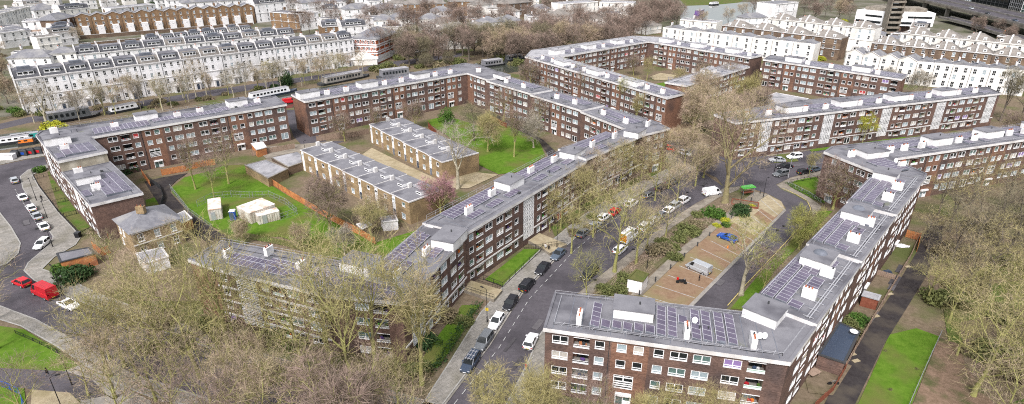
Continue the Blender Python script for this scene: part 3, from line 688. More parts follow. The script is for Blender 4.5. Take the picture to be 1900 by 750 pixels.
for px,py_ in((870,397),(913,365),(985,322),(1028,302)):
    x,y=onroof(D2,px,py_); chimney(D2,x,y,angD,1.9,.7,1.6)
for px,py_ in((945,345),(1062,290)):
    x,y=onroof(D2,px,py_); roof_house(D2,x,y,5.4,4.0,angD,1.6)
L=math.dist(d20,d21)
for s,n in((3,15),(25.5,15)):
    for v in(5.2,7.0-.1): solar(D2,(d20[0]+dd[0]*s+ed[0]*v,d20[1]+dd[1]*s+ed[1]*v),dd,n,1)
    for k in(2,8,14): solar(D2,(d20[0]+dd[0]*(s+k)+ed[0]*2.2,d20[1]+dd[1]*(s+k)+ed[1]*2.2),dd,4,1)
railing(D2,[(d20[0]+ed[0]*9.2,d20[1]+ed[1]*9.2),(d21[0]+ed[0]*9.0,d21[1]+ed[1]*9.0)],hD2-.1,.9)
railing(D2,[(d20[0]+ed[0]*.9+dd[0],d20[1]+ed[1]*.9+dd[1]),(d21[0]+ed[0]*.9,d21[1]+ed[1]*.9)],hD2-.1,.4)
D3p=[d21,P(1196,248,hD3),P(1241,237.5,hD3),P(1222,229,hD3),P(1160,240,hD3),d22]
D3=flats('street-front brick flats at the end by the junction, lattice near its corner',D3p,hD3,{0:(2,-.2,4),1:(1,16.5,4)},near=False,band=(0,))
dq=axis(D3p[0],D3p[1])
for px,py_ in((1099,272),(1140,256),(1202,234)):
    x,y=onroof(D3,px,py_); chimney(D3,x,y,angD,1.8)
x,y=onroof(D3,1178,251); roof_house(D3,x,y,5.4,4,angD,1.6)
solar(D3,P(1075,278,hD3),dq,16,2); solar(D3,P(1110,278,hD3),dq,4,1)
railing(D3,[lerp(D3p[0],D3p[5],.9),lerp(D3p[1],D3p[4],.9)],hD3-.1,.9)
# ------------------------------------------------------------ terraces and villas
def house(name,label,cat,a,b,depth,h,cols,floors,wm='stucco',roof='mansard',group=None,win=(1.15,1.95),fh=3.0,side=True,roofm='slate',ext=None,chim=True,bay=False,sidecols=0,wtop=.9):
    d=axis(a,b); e=(-d[1],d[0]); L=math.dist(a,b); ang=math.atan2(d[1],d[0])
    c=((a[0]+b[0])/2+e[0]*depth/2,(a[1]+b[1])/2+e[1]*depth/2,0)
    root=thing(name,label,cat,c,world=True,group=group); root['h']=h+.2
    A=lambda u,v,z:(a[0]+d[0]*u+e[0]*v,a[1]+d[1]*u+e[1]*v,z)
    ops=[]
    for f in range(floors):
        top=h-wtop-f*fh
        for k in range(cols):
            if h>=13 and f>0 and R.random()<.3: continue
            u=(k+.5)*L/cols-win[0]/2; zz=win[1]*(1 if f<2 else 1.15)
            if top-zz<.3: continue
            ops.append((u,u+win[0],top-zz,top,'sash'))
    wb=MB(); A2,dd,nn,_=wall_face(wb,a,b,0,h,ops,[],0,0)
    br_=[A(L,depth,0),A(0,depth,0)]
    wb.quad(A(L,0,0),A(L,depth,0),A(L,depth,h),A(L,0,h)); wb.quad(A(L,depth,0),A(0,depth,0),A(0,depth,h),A(L,depth,h)); wb.quad(A(0,depth,0),A(0,0,0),A(0,0,h),A(0,depth,h))
    if roof=='valley':
        pass
    if roof=='butterfly':
        # zig-zag parapet: one peak in the middle
        wb.poly([A(0,-.0,h),A(L,0,h),A(L/2,0,h+1.7)]); wb.poly([A(L,.3,h),A(0,.3,h),A(L/2,.3,h+1.7)])
    wb.build('wall',wm,root)
    for u0,u1,zl,zh,k in ops: put_window(root,'sash',a,dd,nn,u0,zl,u1-u0,zh-zl,False,pane=R.choice(['glass_dark']*5+['glass_blue']))
    if sidecols:
        for f in range(floors):
            for k in range(sidecols):
                v=(k+.5)*depth/sidecols; top=h-wtop-f*fh
                if top-win[1]<.3: continue
                # right-hand side
                put_window(root,'sash',A(L,0,0)[:2],e,d,v-win[0]/2,top-win[1],win[0],win[1],False,inset=-.03)
    t=MB()
    if roof not in('butterfly','valley'):
        t.bar(A(-.0,-.12,h-.2),A(L,-.12,h-.2),.34,.4); sc2=MB(); sc2.bar(A(0,-.1,h*.5),A(L,-.1,h*.5),.2,.18); sc2.build('string_course','fascia' if wm!='stucco_warm' else 'stucco_warm',root)
        t.build('cornice','fascia' if wm!='stucco_warm' else 'stucco_warm',root)
    rm=MB()
    if roof=='mansard':
        y0,y1,zt=.5,2.0,2.6
        rm.quad(A(0.2,y0,h),A(L-.2,y0,h),A(L-.2,y1,h+zt),A(.2,y1,h+zt)); rm.quad(A(.2,y1,h+zt),A(L-.2,y1,h+zt),A(L-.2,depth-1.5,h+zt),A(.2,depth-1.5,h+zt),1)
        rm.quad(A(L-.2,depth,h),A(.2,depth,h),A(.2,depth-1.5,h+zt),A(L-.2,depth-1.5,h+zt)); rm.quad(A(0,0,h-.05),A(L,0,h-.05),A(L,y0,h-.05),A(0,y0,h-.05),1)
        rm.build('roof',['mansard' if roofm in('slate','felt') else roofm,'felt'],root)
        pw=MB(); pp=[(0,h-.02),(0,h+.9),(1.0,h+1.1),(2.0,h+3.3),(depth-2,h+3.3),(depth,h+.4),(depth,h-.02)]
        for s in(0,):
            f1=[A(s-.18,v,z) for v,z in pp]; f2=[A(s+.18,v,z) for v,z in pp]; pw.poly(f1[::-1]); pw.poly(f2)
            for i in range(len(pp)-1): pw.quad(f1[i],f1[i+1],f2[i+1],f2[i])
        o=pw.build('party_wall','fascia',root); o2(o,root)
        dm=MB(); dw=L*.62; u=L*.19
        dm.box(A(L/2,1.55,h+1.35),(dw,1.3,1.5),ang,0); dm.box(A(L/2,1.5,h+2.15),(dw+.3,1.5,.12),ang,1)
        o=dm.build('dormer',['white' if wm!='brick' else 'lead','lead'],root); o2(o,root)
        n=R.choice([3,4])
        for k in range(n):
            me=wmesh('S',dw/n-.12,1.1,'glass_dark',True); x=A(u+dw*(k)/n+.06,.86,h+.85)
            link('window',me,o,(x[0]-root['_o'][0],x[1]-root['_o'][1],x[2]),ang)
        if R.random()<.4:
            s=MB(); s.box(A(L/2,3.2,h+zt+.5),(dw*.8,2,1.0),ang); s.build('roof_room','lead',root)
    elif roof=='butterfly':
        z0=h
        rm.quad(A(0,.3,h+.02),A(L/2,.3,h+1.7),A(L/2,depth,h+1.9),A(0,depth,h+.02)); rm.quad(A(L/2,.3,h+1.7),A(L,.3,h+.02),A(L,depth,h+.02),A(L/2,depth,h+1.9))
        rm.poly([A(0,depth,h),A(L/2,depth,h+1.9),A(L,depth,h)])
        rm.build('roof',roofm,root)
        t.bar(A(0,-.04,h+.05),A(L/2,-.04,h+1.78),.35,.16); t.bar(A(L/2,-.04,h+1.78),A(L,-.04,h+.05),.35,.16); t.build('coping','fascia',root)
    elif roof=='valley':
        rm.quad(A(0,.3,h-.3),A(L,.3,h-.3),A(L,1.2,h-.3),A(0,1.2,h-.3)); rm.quad(A(0,1.2,h-.3),A(L/2,1.2,h+1.1),A(L/2,depth,h+1.1),A(0,depth,h-.3)); rm.quad(A(L/2,1.2,h+1.1),A(L,1.2,h-.3),A(L,depth,h-.3),A(L/2,depth,h+1.1)); rm.poly([A(0,1.2,h-.3),A(L,1.2,h-.3),A(L/2,1.2,h+1.1)])
        rm.build('roof',roofm,root); t.bar(A(0,.12,h+.02),A(L,.12,h+.02),.26,.16); t.build('coping','fascia',root)
    elif roof=='hip':
        ov=.5; rz=min(L,depth)*.28; q=min(L,depth)*.5
        c_=[A(-ov,-ov,h),A(L+ov,-ov,h),A(L+ov,depth+ov,h),A(-ov,depth+ov,h)]
        if L>=depth: r1,r2=A(q,depth/2,h+rz),A(L-q,depth/2,h+rz)
        else: r1,r2=A(L/2,q,h+rz),A(L/2,depth-q,h+rz)
        if L>=depth: rm.poly([c_[0],c_[1],r2,r1]); rm.poly([c_[1],c_[2],r2]); rm.poly([c_[2],c_[3],r1,r2]); rm.poly([c_[3],c_[0],r1])
        else: rm.poly([c_[0],c_[1],r1]); rm.poly([c_[1],c_[2],r2,r1]); rm.poly([c_[2],c_[3],r2]); rm.poly([c_[3],c_[0],r1,r2])
        rm.poly(c_[::-1]); rm.build('roof',roofm,root)
    elif roof=='attic':   # hipped attic with raised white party wall in the middle
        rz=3.0
        for (u0,u1) in ((0,L),):
            c_=[A(.2,.6,h),A(L-.2,.6,h),A(L-.2,depth-.4,h),A(.2,depth-.4,h)]; r1,r2=A(L*.38,depth*.45,h+rz),A(L*.62,depth*.45,h+rz)
            rm.poly([c_[0],c_[1],r2,r1]); rm.poly([c_[1],c_[2],r2]); rm.poly([c_[2],c_[3],r1,r2]); rm.poly([c_[3],c_[0],r1])
        rm.quad(A(0,0,h-.03),A(L,0,h-.03),A(L,depth,h-.03),A(0,depth,h-.03)); rm.build('roof',roofm,root)
        pw=MB(); pp=[(.2,h),(.2,h+.6),(depth*.40,h+rz+.5),(depth*.5,h+rz+.5),(depth-.4,h+.4),(depth-.4,h)]
        f1=[A(L/2-.3,v,z) for v,z in pp]; f2=[A(L/2+.3,v,z) for v,z in pp]; pw.poly(f1[::-1]); pw.poly(f2)
        for i in range(len(pp)-1): pw.quad(f1[i],f1[i+1],f2[i+1],f2[i])
        pw.build('party_wall','fascia',root)
        for s in(.25,.75):
            dm=MB(); dm.box(A(L*s,1.6,h+.75),(1.3,1.4,1.3),ang); o=dm.build('dormer','white',root)
            me=wmesh('S',.9,.8,'glass_dark',True); x=A(L*s-.45,.85,h+.35); link('window',me,o,(x[0]-root['_o'][0],x[1]-root['_o'][1],x[2]),ang)
    else: # flat
        rm.quad(A(.25,.25,h-.25),A(L-.25,.25,h-.25),A(L-.25,depth-.25,h-.25),A(.25,depth-.25,h-.25)); rm.build('roof',roofm,root)
        t=MB()
        for p,q in ((A(0,.12,h+.02),A(L,.12,h+.02)),(A(L-.12,.25,h+.02),A(L-.12,depth-.25,h+.02)),(A(L,depth-.12,h+.02),A(0,depth-.12,h+.02)),(A(.12,depth-.25,h+.02),A(.12,.25,h+.02))): t.bar(p,q,.24,.2)
        t.build('parapet','fascia',root)
    if chim:
        u=R.choice([.0,1.0]) if roof in('mansard','butterfly') else .3
        cx=A(L*u*.96+.1,depth*.55,0); root['h']=h+(2.8 if roof=='mansard' else 1.2)
        chimney(root,cx[0],cx[1],ang+math.pi/2,1.6,.6,1.6,4,m='fascia' if 'stucco' in wm else wm)
    if ext:
        x=MB(); x.box(A(L*.5,-1.4,ext/2),(L*.45,2.8,ext),ang); o=x.build('rear_extension','stucco',root)
        me=wmesh('S',1.0,1.1,'glass_dark',True); p=A(L*.5-.5,-2.8,ext-1.7); link('window',me,o,(p[0]-root['_o'][0],p[1]-root['_o'][1],p[2]),ang)
    return root
def terrace(n,pa,pb,h,depth,cols,floors,lab,name='terraced_house',**k):
    """pa,pb pixel positions of the parapet ends; lab: function(i)->label"""
    a,b=P(*pa,h),P(*pb,h)
    for i in range(n):
        kk=dict(k)
        if kk.get('wm','stucco')=='stucco': kk['wm']=R.choice(['stucco','stucco','stucco_grey','stucco_warm'] if 'canal' not in lab(i) else ['stucco','stucco','stucco','stucco_grey'])
        if kk.get('roof','mansard')=='mansard': kk['roofm']=R.choice(['slate','slate','slate_brown','felt'])
        r=house(name,lab(i),'house',lerp(a,b,i/n),lerp(a,b,(i+1)/n),depth,h+R.uniform(-.12,.12),cols,floors,**kk)
        if h>=10:
            A0_,B0_=lerp(a,b,i/n),lerp(a,b,(i+1)/n); d=axis(A0_,B0_); o=(A0_[0]+d[0]*.25+d[1]*.1,A0_[1]+d[1]*.25-d[0]*.1); w=MB(); w.tube([(*o,.2),(*o,h-.6)],[.07,.07],5); w.build('downpipe','darkgrey',r)
            if h>=13:
                m=((A0_[0]+B0_[0])/2+d[1]*1.0,(A0_[1]+B0_[1])/2-d[0]*1.0); w=MB(); w.box((*m,3.0),(2.6,1.9,.35),math.atan2(d[1],d[0])); w.box((*m,1.4),(2.2,1.6,2.8),math.atan2(d[1],d[0])); w.build('porch','fascia',r)
                w=MB(); w.box((m[0]+d[1]*.82,m[1]-d[0]*.82,1.3),(1.0,.05,2.2),math.atan2(d[1],d[0])); w.build('door',R.choice(['black','lead','car_darkblue']),r)
terrace(17,(25,147),(655,71),13,9.5,3,4,lambda i:'white stucco house with grey mansard dormers, %s from the left in the long canal-side terrace'%ORD[i],group='white houses of the canal-side terrace',win=(1.0,1.7),fh=3.15)
terrace(11,(141,101),(547,62),10,9,2,2,lambda i:'white mews house with slate attic windows, %s from the left behind the canal-side terrace'%ORD[i],group='mews houses behind the canal-side terrace',fh=2.8)
terrace(8,(272,79),(470,56),9,7,2,2,lambda i:'low pale mews house below the brown zigzag terrace, %s from the left'%ORD[i],group='mews houses below the zigzag terrace',fh=2.8)
terrace(13,(138,31),(470,11),12,10,2,4,lambda i:'brown brick house with zigzag roof edge, %s from the left in its row, upper left'%ORD[i],wm='brick_stock',roof='butterfly',group='brown brick houses with zigzag gables',ext=6.0,win=(1.1,1.7),chim=True)
terrace(6,(-40,34),(55,12),15,10,3,4,lambda i:'tall cream columned house in the top left corner terrace, %s from the left'%ORD[i],wm='stucco_warm',roof='flat',group='cream houses at the top left corner')
# right hand white terraces
terrace(8,(1230,51),(1513,82),10,9,2,3,lambda i:'white stucco house behind the far courtyard flats, %s from the left in its terrace'%ORD[i],wm='stucco_warm',roof='valley',group='white houses behind the far courtyard',win=(1.2,2.0))
terrace(4,(1570,97),(1702,114),10,9,2,3,lambda i:'white gabled house behind the upper right brick flats, %s from the left end'%ORD[i],wm='stucco_warm',roof='butterfly',group='white houses behind the upper right flats',win=(1.2,2.0))
terrace(6,(1702,114),(1912,133),10,9,2,3,lambda i:'white flat-parapet house behind the lattice flats, %s to the right of the gabled ones'%ORD[i],wm='stucco_warm',roof='valley',group='white houses behind the upper right flats',win=(1.2,2.0))
terrace(4,(1425,34),(1625,54),13,10,3,3,lambda i:'cream villa pair with hipped attic, %s from the left in the top right row'%ORD[i],wm='stucco_warm',roof='attic',group='cream attic houses, top right row',roofm='slate_brown')
terrace(4,(1340,46),(1562,72),11,9,3,3,lambda i:'brown brick rear of hipped attic house, %s from the left between two white terraces'%ORD[i],wm='brick_brown',roof='attic',group='brown brick attic houses, left run',roofm='slate_brown')
terrace(4,(1672,61),(1905,84),13,10,3,3,lambda i:'cream villa pair with hipped attic in front of the flyover, %s from the left'%ORD[i],wm='stucco_warm',roof='attic',group='cream attic houses by the flyover',roofm='slate_brown')
terrace(5,(1618,79),(1905,106),11,9,3,3,lambda i:'brown brick rear of hipped attic house at right edge run, %s from the left'%ORD[i],wm='brick_brown',roof='attic',group='brown brick attic houses, right run',roofm='slate_brown')
# single houses: (eaves px a, px b, h, depth, cols, floors, wall, roof, roof material, label)
V=[((40,40),(101,37),11,14,4,3,'stucco','flat','felt_light','white block with blank wall and pale flat roof beside the cream curved terrace'),
((56,60),(98,57),6,16,3,1,'stucco','flat','wood_grey','low building with timber battens laid across its roof, upper left'),
((104,38),(140,30),11,12,3,3,'brick_brown','hip','slate','brown and white house between the white block and the zigzag terrace'),
((12,108),(92,106),10,10,4,3,'stucco','hip','slate','white house with hipped slate roof at the left end of the canal-side terrace'),
((20,98),(78,95),10,5,6,2,'stucco','flat','felt','white parapet building with a row of small openings behind the hipped end house'),
((92,100),(140,97),11,8,3,3,'stucco_warm','hip','slate','cream house with slate hip behind the first terrace dormers'),
((62,20),(110,16),10,14,4,3,'stucco','hip','slate','white villa with pale slate roof behind the brown and white house'),
((112,19),(166,14),10,12,4,3,'stucco_warm','mansard','slate','cream villa with dormers just above the zigzag terrace start'),
((205,16),(288,8),12,12,6,3,'stucco','flat','felt_light','large plain white building above the zigzag roofs'),
((338,6),(402,2),9,12,4,3,'stucco','hip','slate','white villa with slate roof behind the zigzag terrace, left of a pair'),
((408,2),(468,-2),9,12,4,3,'stucco','hip','slate','white villa with slate roof behind the zigzag terrace, right of a pair'),
((472,8),(530,3),13,12,4,4,'stucco','mansard','slate','tall white mansard house at the right end of the zigzag terrace'),
((500,22),(553,26),11,12,4,3,'brick_stock','flat','felt','ochre brick rear with dark pipes beside the white gable house'),
((554,26),(590,22),11,12,3,3,'stucco','flat','felt_light','plain white gable house right of the ochre brick rear'),
((597,50),(640,47),9,10,3,2,'brick_stock','mansard','slate','ochre brick house with grey mansard just above the terrace right end'),
((634,50),(680,46),9,10,3,2,'stucco','mansard','slate','white house with broad grey mansard behind the banded red and white building'),
((560,6),(610,2),9,12,3,3,'stucco','hip','slate','small white villa among trees at the top, left of the yellow bush'),
((640,18),(690,15),9,12,3,3,'stucco','hip','slate','white villa with shallow roof above the banded building'),
((700,18),(742,14),10,12,3,3,'stucco_warm','hip','slate','cream villa at the top left of the brick and stone villas'),
((750,8),(788,7),11,12,3,3,'brick_stock','hip','slate_brown','brick and stone villa at the top centre, left of three'),
((790,7),(828,6),11,12,3,3,'brick_stock','hip','slate_brown','brick and stone villa at the top centre, middle of three'),
((833,3),(882,2),12,12,3,3,'brick_stock','hip','slate_brown','brick and stone villa at the top centre with white bay, right of three'),
((884,10),(930,6),11,12,3,3,'stucco_warm','hip','slate_brown','cream and brick villa right of the three brick villas'),
((934,8),(985,3),11,12,4,3,'brick_brown','hip','slate_brown','brown brick villa at the top centre right'),
((725,33),(770,32),9,12,3,3,'stucco_warm','hip','slate','pale pinkish villa behind bare trees, left of the canal villas'),
((775,36),(815,36),9,12,3,3,'stucco_warm','hip','slate','pale villa behind bare trees, second of the canal villas'),
((818,55),(873,53),11,11,3,3,'stucco_warm','hip','slate_brown','cream villa with dark pyramid roof behind black bare trees'),
((875,48),(898,47),10,11,2,3,'stucco_warm','hip','slate_brown','narrow cream villa tucked behind the reddish bare tree'),
((901,43),(930,40),10,12,2,3,'stucco_warm','hip','slate','cream villa with arched evergreen by its door'),
((932,41),(968,38),10,12,2,3,'stucco_warm','hip','slate','cream villa right of the one with the arched evergreen'),
((1026,30),(1062,28),12,12,3,4,'stucco_warm','hip','slate_brown','tall cream villa with brown roof standing alone among trees'),
((1045,8),(1110,3),14,14,5,4,'stucco_warm','flat','felt_light','large cream terrace block at the top, left half'),
((1112,4),(1176,6),14,14,5,4,'stucco_warm','flat','felt_light','large cream terrace block at the top, right half with rounded end'),
((1262,36),(1330,42),9,10,4,2,'stucco_warm','flat','felt_light','low cream building in front of the pool water'),
((1385,34),(1425,32),8,10,3,2,'stucco','hip','slate','small white house beside a round hedge, left of the top right row'),
((1200,50),(1228,46),5,10,2,1,'stucco_warm','hip','slate_brown','low hipped building by the canal, left of the white courtyard terrace'),
((1440,8),(1482,4),12,16,3,3,'stucco','flat','slate','white building with curved dark roof bands at the top edge'),
((0,250),(0,250),0,0,0,0,'','','','')]
for pa,pb,h,dp,cl,fl,wm,rf,rm,lb in V:
    if not lb: continue
    house('villa',lb,'house',P(*pa,h),P(*pb,h),dp,h,cl,fl,wm=wm,roof=rf,roofm=rm,win=(1.1,1.8),fh=3.1)
# packed quarter: smaller houses, back extensions and walls filling the gaps between the rows
HC_=[tuple(o.location[:2]) for o in COL.objects if o.get('category')=='house']
def pin(x,y,w_):
    c=False
    for i in range(len(w_)):
        (x1,y1),(x2,y2)=w_[i-1],w_[i]
        if (y1>y)!=(y2>y) and x<(x2-x1)*(y-y1)/(y2-y1)+x1: c=not c
    return c
def pack(poly,n,h0,h1,lab,grp,dirpx,mind=13,wms=('stucco','stucco_warm','stucco_grey','brick_stock'),s0=9,s1=15,dep=9,roofs=('hip','flat','mansard')):
    k=0
    for t in range(5000):
        if k>=n: break
        x=R.uniform(min(p[0] for p in poly),max(p[0] for p in poly)); y=R.uniform(min(p[1] for p in poly),max(p[1] for p in poly))
        if not pin(x,y,poly): continue
        g=P(x,y,0)
        if any(math.dist(g,c)<mind for c in HC_): continue
        q=P(x+dirpx[0],y+dirpx[1],0); d=axis(g,q); L=R.uniform(s0,s1); HC_.append(g); k+=1
        a=(g[0]-d[0]*L/2,g[1]-d[1]*L/2); b_=(g[0]+d[0]*L/2,g[1]+d[1]*L/2)
        wm=R.choice(wms); house('house',lab,'house',a,b_,dep,R.uniform(h0,h1),3,3,wm=wm,roof=R.choice(roofs),group=grp,roofm=R.choice(['slate','slate','slate_brown']),win=(1.1,1.8))
pack([(-10,95),(-10,60),(60,70),(140,62),(140,90),(90,100)],6,7,9,'small house in the packed ground between the corner terrace and the scaffolded roof','houses by the scaffolded roof',(30,-4),wms=('stucco','stucco_grey','stucco_warm'))
pack([(60,14),(330,6),(530,2),(700,20),(700,62),(560,70),(550,30),(480,18),(140,30),(60,30)],22,7,10,'pale house wedged among the others in the packed quarter above the terraces','pale houses above the terraces',(30,-2),mind=14,wms=('stucco','stucco_warm','stucco_grey'))
pack([(0,12),(330,2),(700,2),(1050,2),(1050,26),(700,34),(330,8),(0,30)],20,7,10,'pale house in the scattered top edge quarter, left and centre','pale houses along the top edge',(30,-1),mind=16,s0=11,s1=18,wms=('stucco','stucco_warm','stucco_grey'))
pack([(700,40),(960,30),(1180,26),(1180,60),(960,76),(720,80)],14,8,10,'pale villa half hidden in the belt of bare trees','pale villas in the tree belt',(30,-1),mind=20,s0=11,s1=16,dep=11,wms=('stucco_warm','stucco_grey'),roofs=('hip','flat'))
pack([(1340,60),(1560,90),(1620,100),(1900,118),(1900,92),(1620,70)],10,6,8,'low rear extension house between the cream and brown attic rows','low houses between the attic rows',(30,3.5),mind=11,s0=6,s1=9,dep=6,wms=('stucco','brick_brown','stucco_warm'))
# garden walls and low stores between the mews rows
for i,(x0,y0,x1,y1) in enumerate([(150,112,330,96),(340,95,540,78),(150,88,300,74),(300,86,470,66),(480,66,560,60),(150,73,470,48),(1250,90,1500,115),(1580,135,1890,160)]):
    a,b_=P(x0,y0),P(x1,y1); t=thing('garden_wall','pale garden wall between terrace backs, %s of the run'%ORD[i],'wall',(*a,0),world=True); w=MB(); w.bar((*a,1.1),(*b_,1.1),.3,2.2); w.build('wall','stucco_grey' if i in(0,6) else 'brick_brown',t)
    c_=MB(); c_.bar((*a,2.27),(*b_,2.27),.4,.12); c_.build('coping','fascia',t)
# sheds, stores and parked clutter
# banded red and white corner building
h=12; a=P(650,71,h);b=P(697.5,73,h);d=axis(a,b);e=(-d[1],d[0])
L=math.dist(a,b); c4=P(717,60,h); dep=abs((c4[0]-b[0])*e[0]+(c4[1]-b[1])*e[1])+2
bd=house('banded_house','red brick building banded with white, round windows, at the right end of the canal terrace','house',a,b,dep,h,5,3,wm='brick_orange',roof='hip',sidecols=4,win=(1.1,1.6),fh=2.9)
bb=MB(); 
for z in(11.6,9.2,8.2,6.0,5.0,3.0,1.4):
    zz=.55 if z>4 else 1.5
    A=lambda u,v:(a[0]+d[0]*u+e[0]*v,a[1]+d[1]*u+e[1]*v,z)
    bb.bar(A(0,-.16),A(L,-.16),.26,zz); bb.bar(A(L+.16,.01),A(L+.16,dep),.26,zz)
bb.build('white_band','stucco',bd)
rr=MB()
for k in range(5):
    u=(k+.5)*L/5; 
    for z in(10.2,7.2):
        c0=(a[0]+d[0]*u-e[0]*.22,a[1]+d[1]*u-e[1]*.22,z)
        pts=[(c0[0]+d[0]*1.15*math.cos(t),c0[1]+d[1]*1.15*math.cos(t),z+1.15*math.sin(t)) for t in [i*math.pi/6 for i in range(13)]]
        rr.tube(pts,[.14]*13,4)
rr.build('round_surround','stucco',bd)
# ------------------------------------------------------------ two rows of flat-roofed houses in the middle
def modern_row(corners,endback,h,lab,depth_px,grp):
    n=len(corners)-1
    F=[P(x,y,h) for x,y in corners]; B0=P(*depth_px,h)
    d=axis(F[0],F[-1]); e=(-d[1],d[0]); dep=(B0[0]-F[0][0])*e[0]+(B0[1]-F[0][1])*e[1]; ang=math.atan2(d[1],d[0]); LL=math.dist(F[0],F[-1])
    for i in range(n):
        u0,u1=i*LL/n,(i+1)*LL/n; hh=h+(.0 if i%2 else .12)+ (n-i)*.05
        a=(F[0][0]+d[0]*u0,F[0][1]+d[1]*u0); b=(F[0][0]+d[0]*u1,F[0][1]+d[1]*u1); L=u1-u0
        A=lambda u,v,z:(a[0]+d[0]*u+e[0]*v,a[1]+d[1]*u+e[1]*v,z)
        c=A(L/2,dep/2,0); root=thing('row_house',lab(i),'house',c,world=True,group=grp); root['h']=hh
        ops=[(L*.60,L*.60+1.2,hh-1.9,hh-.8,'S'),(L*.55,L*.55+1.4,.7,2.1,'S'),(.35,1.65,.02,hh-.3,'P')]
        wb=MB(); wall_face(wb,a,b,0,hh-.25,ops[:2]+[(.35,1.65,.02,hh-.3,'P')],[],0,0,dep=.1)
        wb.quad(A(L,0,0),A(L,dep,0),A(L,dep,hh-.25),A(L,0,hh-.25)); wb.quad(A(L,dep,0),A(0,dep,0),A(0,dep,hh-.25),A(L,dep,hh-.25)); wb.quad(A(0,dep,0),A(0,0,0),A(0,0,hh-.25),A(0,dep,hh-.25))
        wb.build('wall','brick_yellow',root)
        for u0_,u1_,zl,zh,k in ops[:2]: put_window(root,'S',a,d,(d[1],-d[0]),u0_,zl,u1_-u0_,zh-zl,False)
        p=MB(); p.quad(A(.36,.08,.03),A(1.64,.08,.03),A(1.64,.08,hh-.31),A(.36,.08,hh-.31)); o=p.build('white_panel','white',root); o2(o,root)
        put_window(o,'S',a,d,(d[1],-d[0]),.5,hh-1.9,1.0,1.0,False,inset=.02)
        q=MB(); q.quad(A(.5,.06,.05),A(1.5,.06,.05),A(1.5,.06,2.05),A(.5,.06,2.05)); q.build('door',R.choice(['white','lead','wood_grey','car_darkblue']),o)
        rb=MB(); rb.quad(A(.1,.1,hh-.1),A(L-.1,.1,hh-.1),A(L-.1,dep-.1,hh-.1),A(.1,dep-.1,hh-.1)); rb.build('roof','felt',root)
        fb=MB()
        for p0,p1 in ((A(0,0,hh-.14),A(L,0,hh-.14)),(A(0.05,.1,hh-.06),A(.05,dep-.1,hh-.06))): fb.bar(p0,p1,.12,.22)
        if i==n-1: fb.bar(A(L-.02,.1,hh-.14),A(L-.02,dep-.1,hh-.14),.2,.3)
        fb.build('roof_edge','fascia',root)
        rl=MB(); rl.box(A(L*.72,dep*.5,hh+.22),(1.9,1.7,.62),ang,0); rl.box(A(L*.72,dep*.5,hh+.56),(1.75,1.55,.06),ang,1); rl.box(A(L*.72,dep*.5-.86,hh+.27),(1.5,.05,.25),ang,2)
        rl.build('roof_light',['white','felt','glass_dark'],root)
        ch=MB(); ch.box(A(.35,dep*.53,hh+.5),(.55,1.0,1.2),ang); o=ch.build('chimney','fascia',root); o2(o,root)
        bw=MB(); bw.bar(A(.4,dep*.6,hh+.35),A(L*.72-1,dep*.6,hh+.35),.15,.5); bw.build('roof_upstand','alu',root)
        # garden wall / step
modern_row([(557,281),(759,376)]*1 and [(557,281)]+[(0,0)]*6+[(759,376)],None,5.5,lambda i:'flat-roofed yellow brick house, %s from the left in the nearer middle row'%ORD[i],(618,265.6),'flat-roofed houses, nearer row')
modern_row([(685,233)]+[(0,0)]*5+[(820,301)],None,5.5,lambda i:'flat-roofed yellow brick house, %s from the left in the farther middle row'%ORD[i],(745,219),'flat-roofed houses, farther row')
# villa with the slate pyramid
hv=house('villa','yellow brick villa with big slate hip roof below the red gable at left','house',P(201.7,410,5.8),P(241.7,433,5.8),.1,5.8,2,2,wm='brick_yellow',roof='flat') if False else None
a=P(241.7,433,5.8); b=P(333,405,5.8); bl=P(201.7,410,5.8); d=axis(a,b); e=(-d[1],d[0]); dep=(bl[0]-a[0])*e[0]+(bl[1]-a[1])*e[1]
hv=house('villa','yellow brick villa with big slate hip roof below the red gable at left','house',a,b,dep,5.8,3,2,wm='brick_yellow',roof='hip',win=(1.1,1.6),fh=2.8,chim=False,wtop=.8)
hv['h']=8.0; x,y=P(262,392,8.2); chimney(hv,x,y,0,1.6,.9,1.5,4,'brick_yellow')
# the left face's windows
lu=(-e[0],-e[1])
for v,z in((1.6,3.3),(3.8,3.3),(1.6,.8)):
    A=(a[0]+e[0]*dep,a[1]+e[1]*dep); put_window(hv,'sash',A,lu,(-d[0],-d[1]),v,z,.9,1.4,False,inset=-.03)
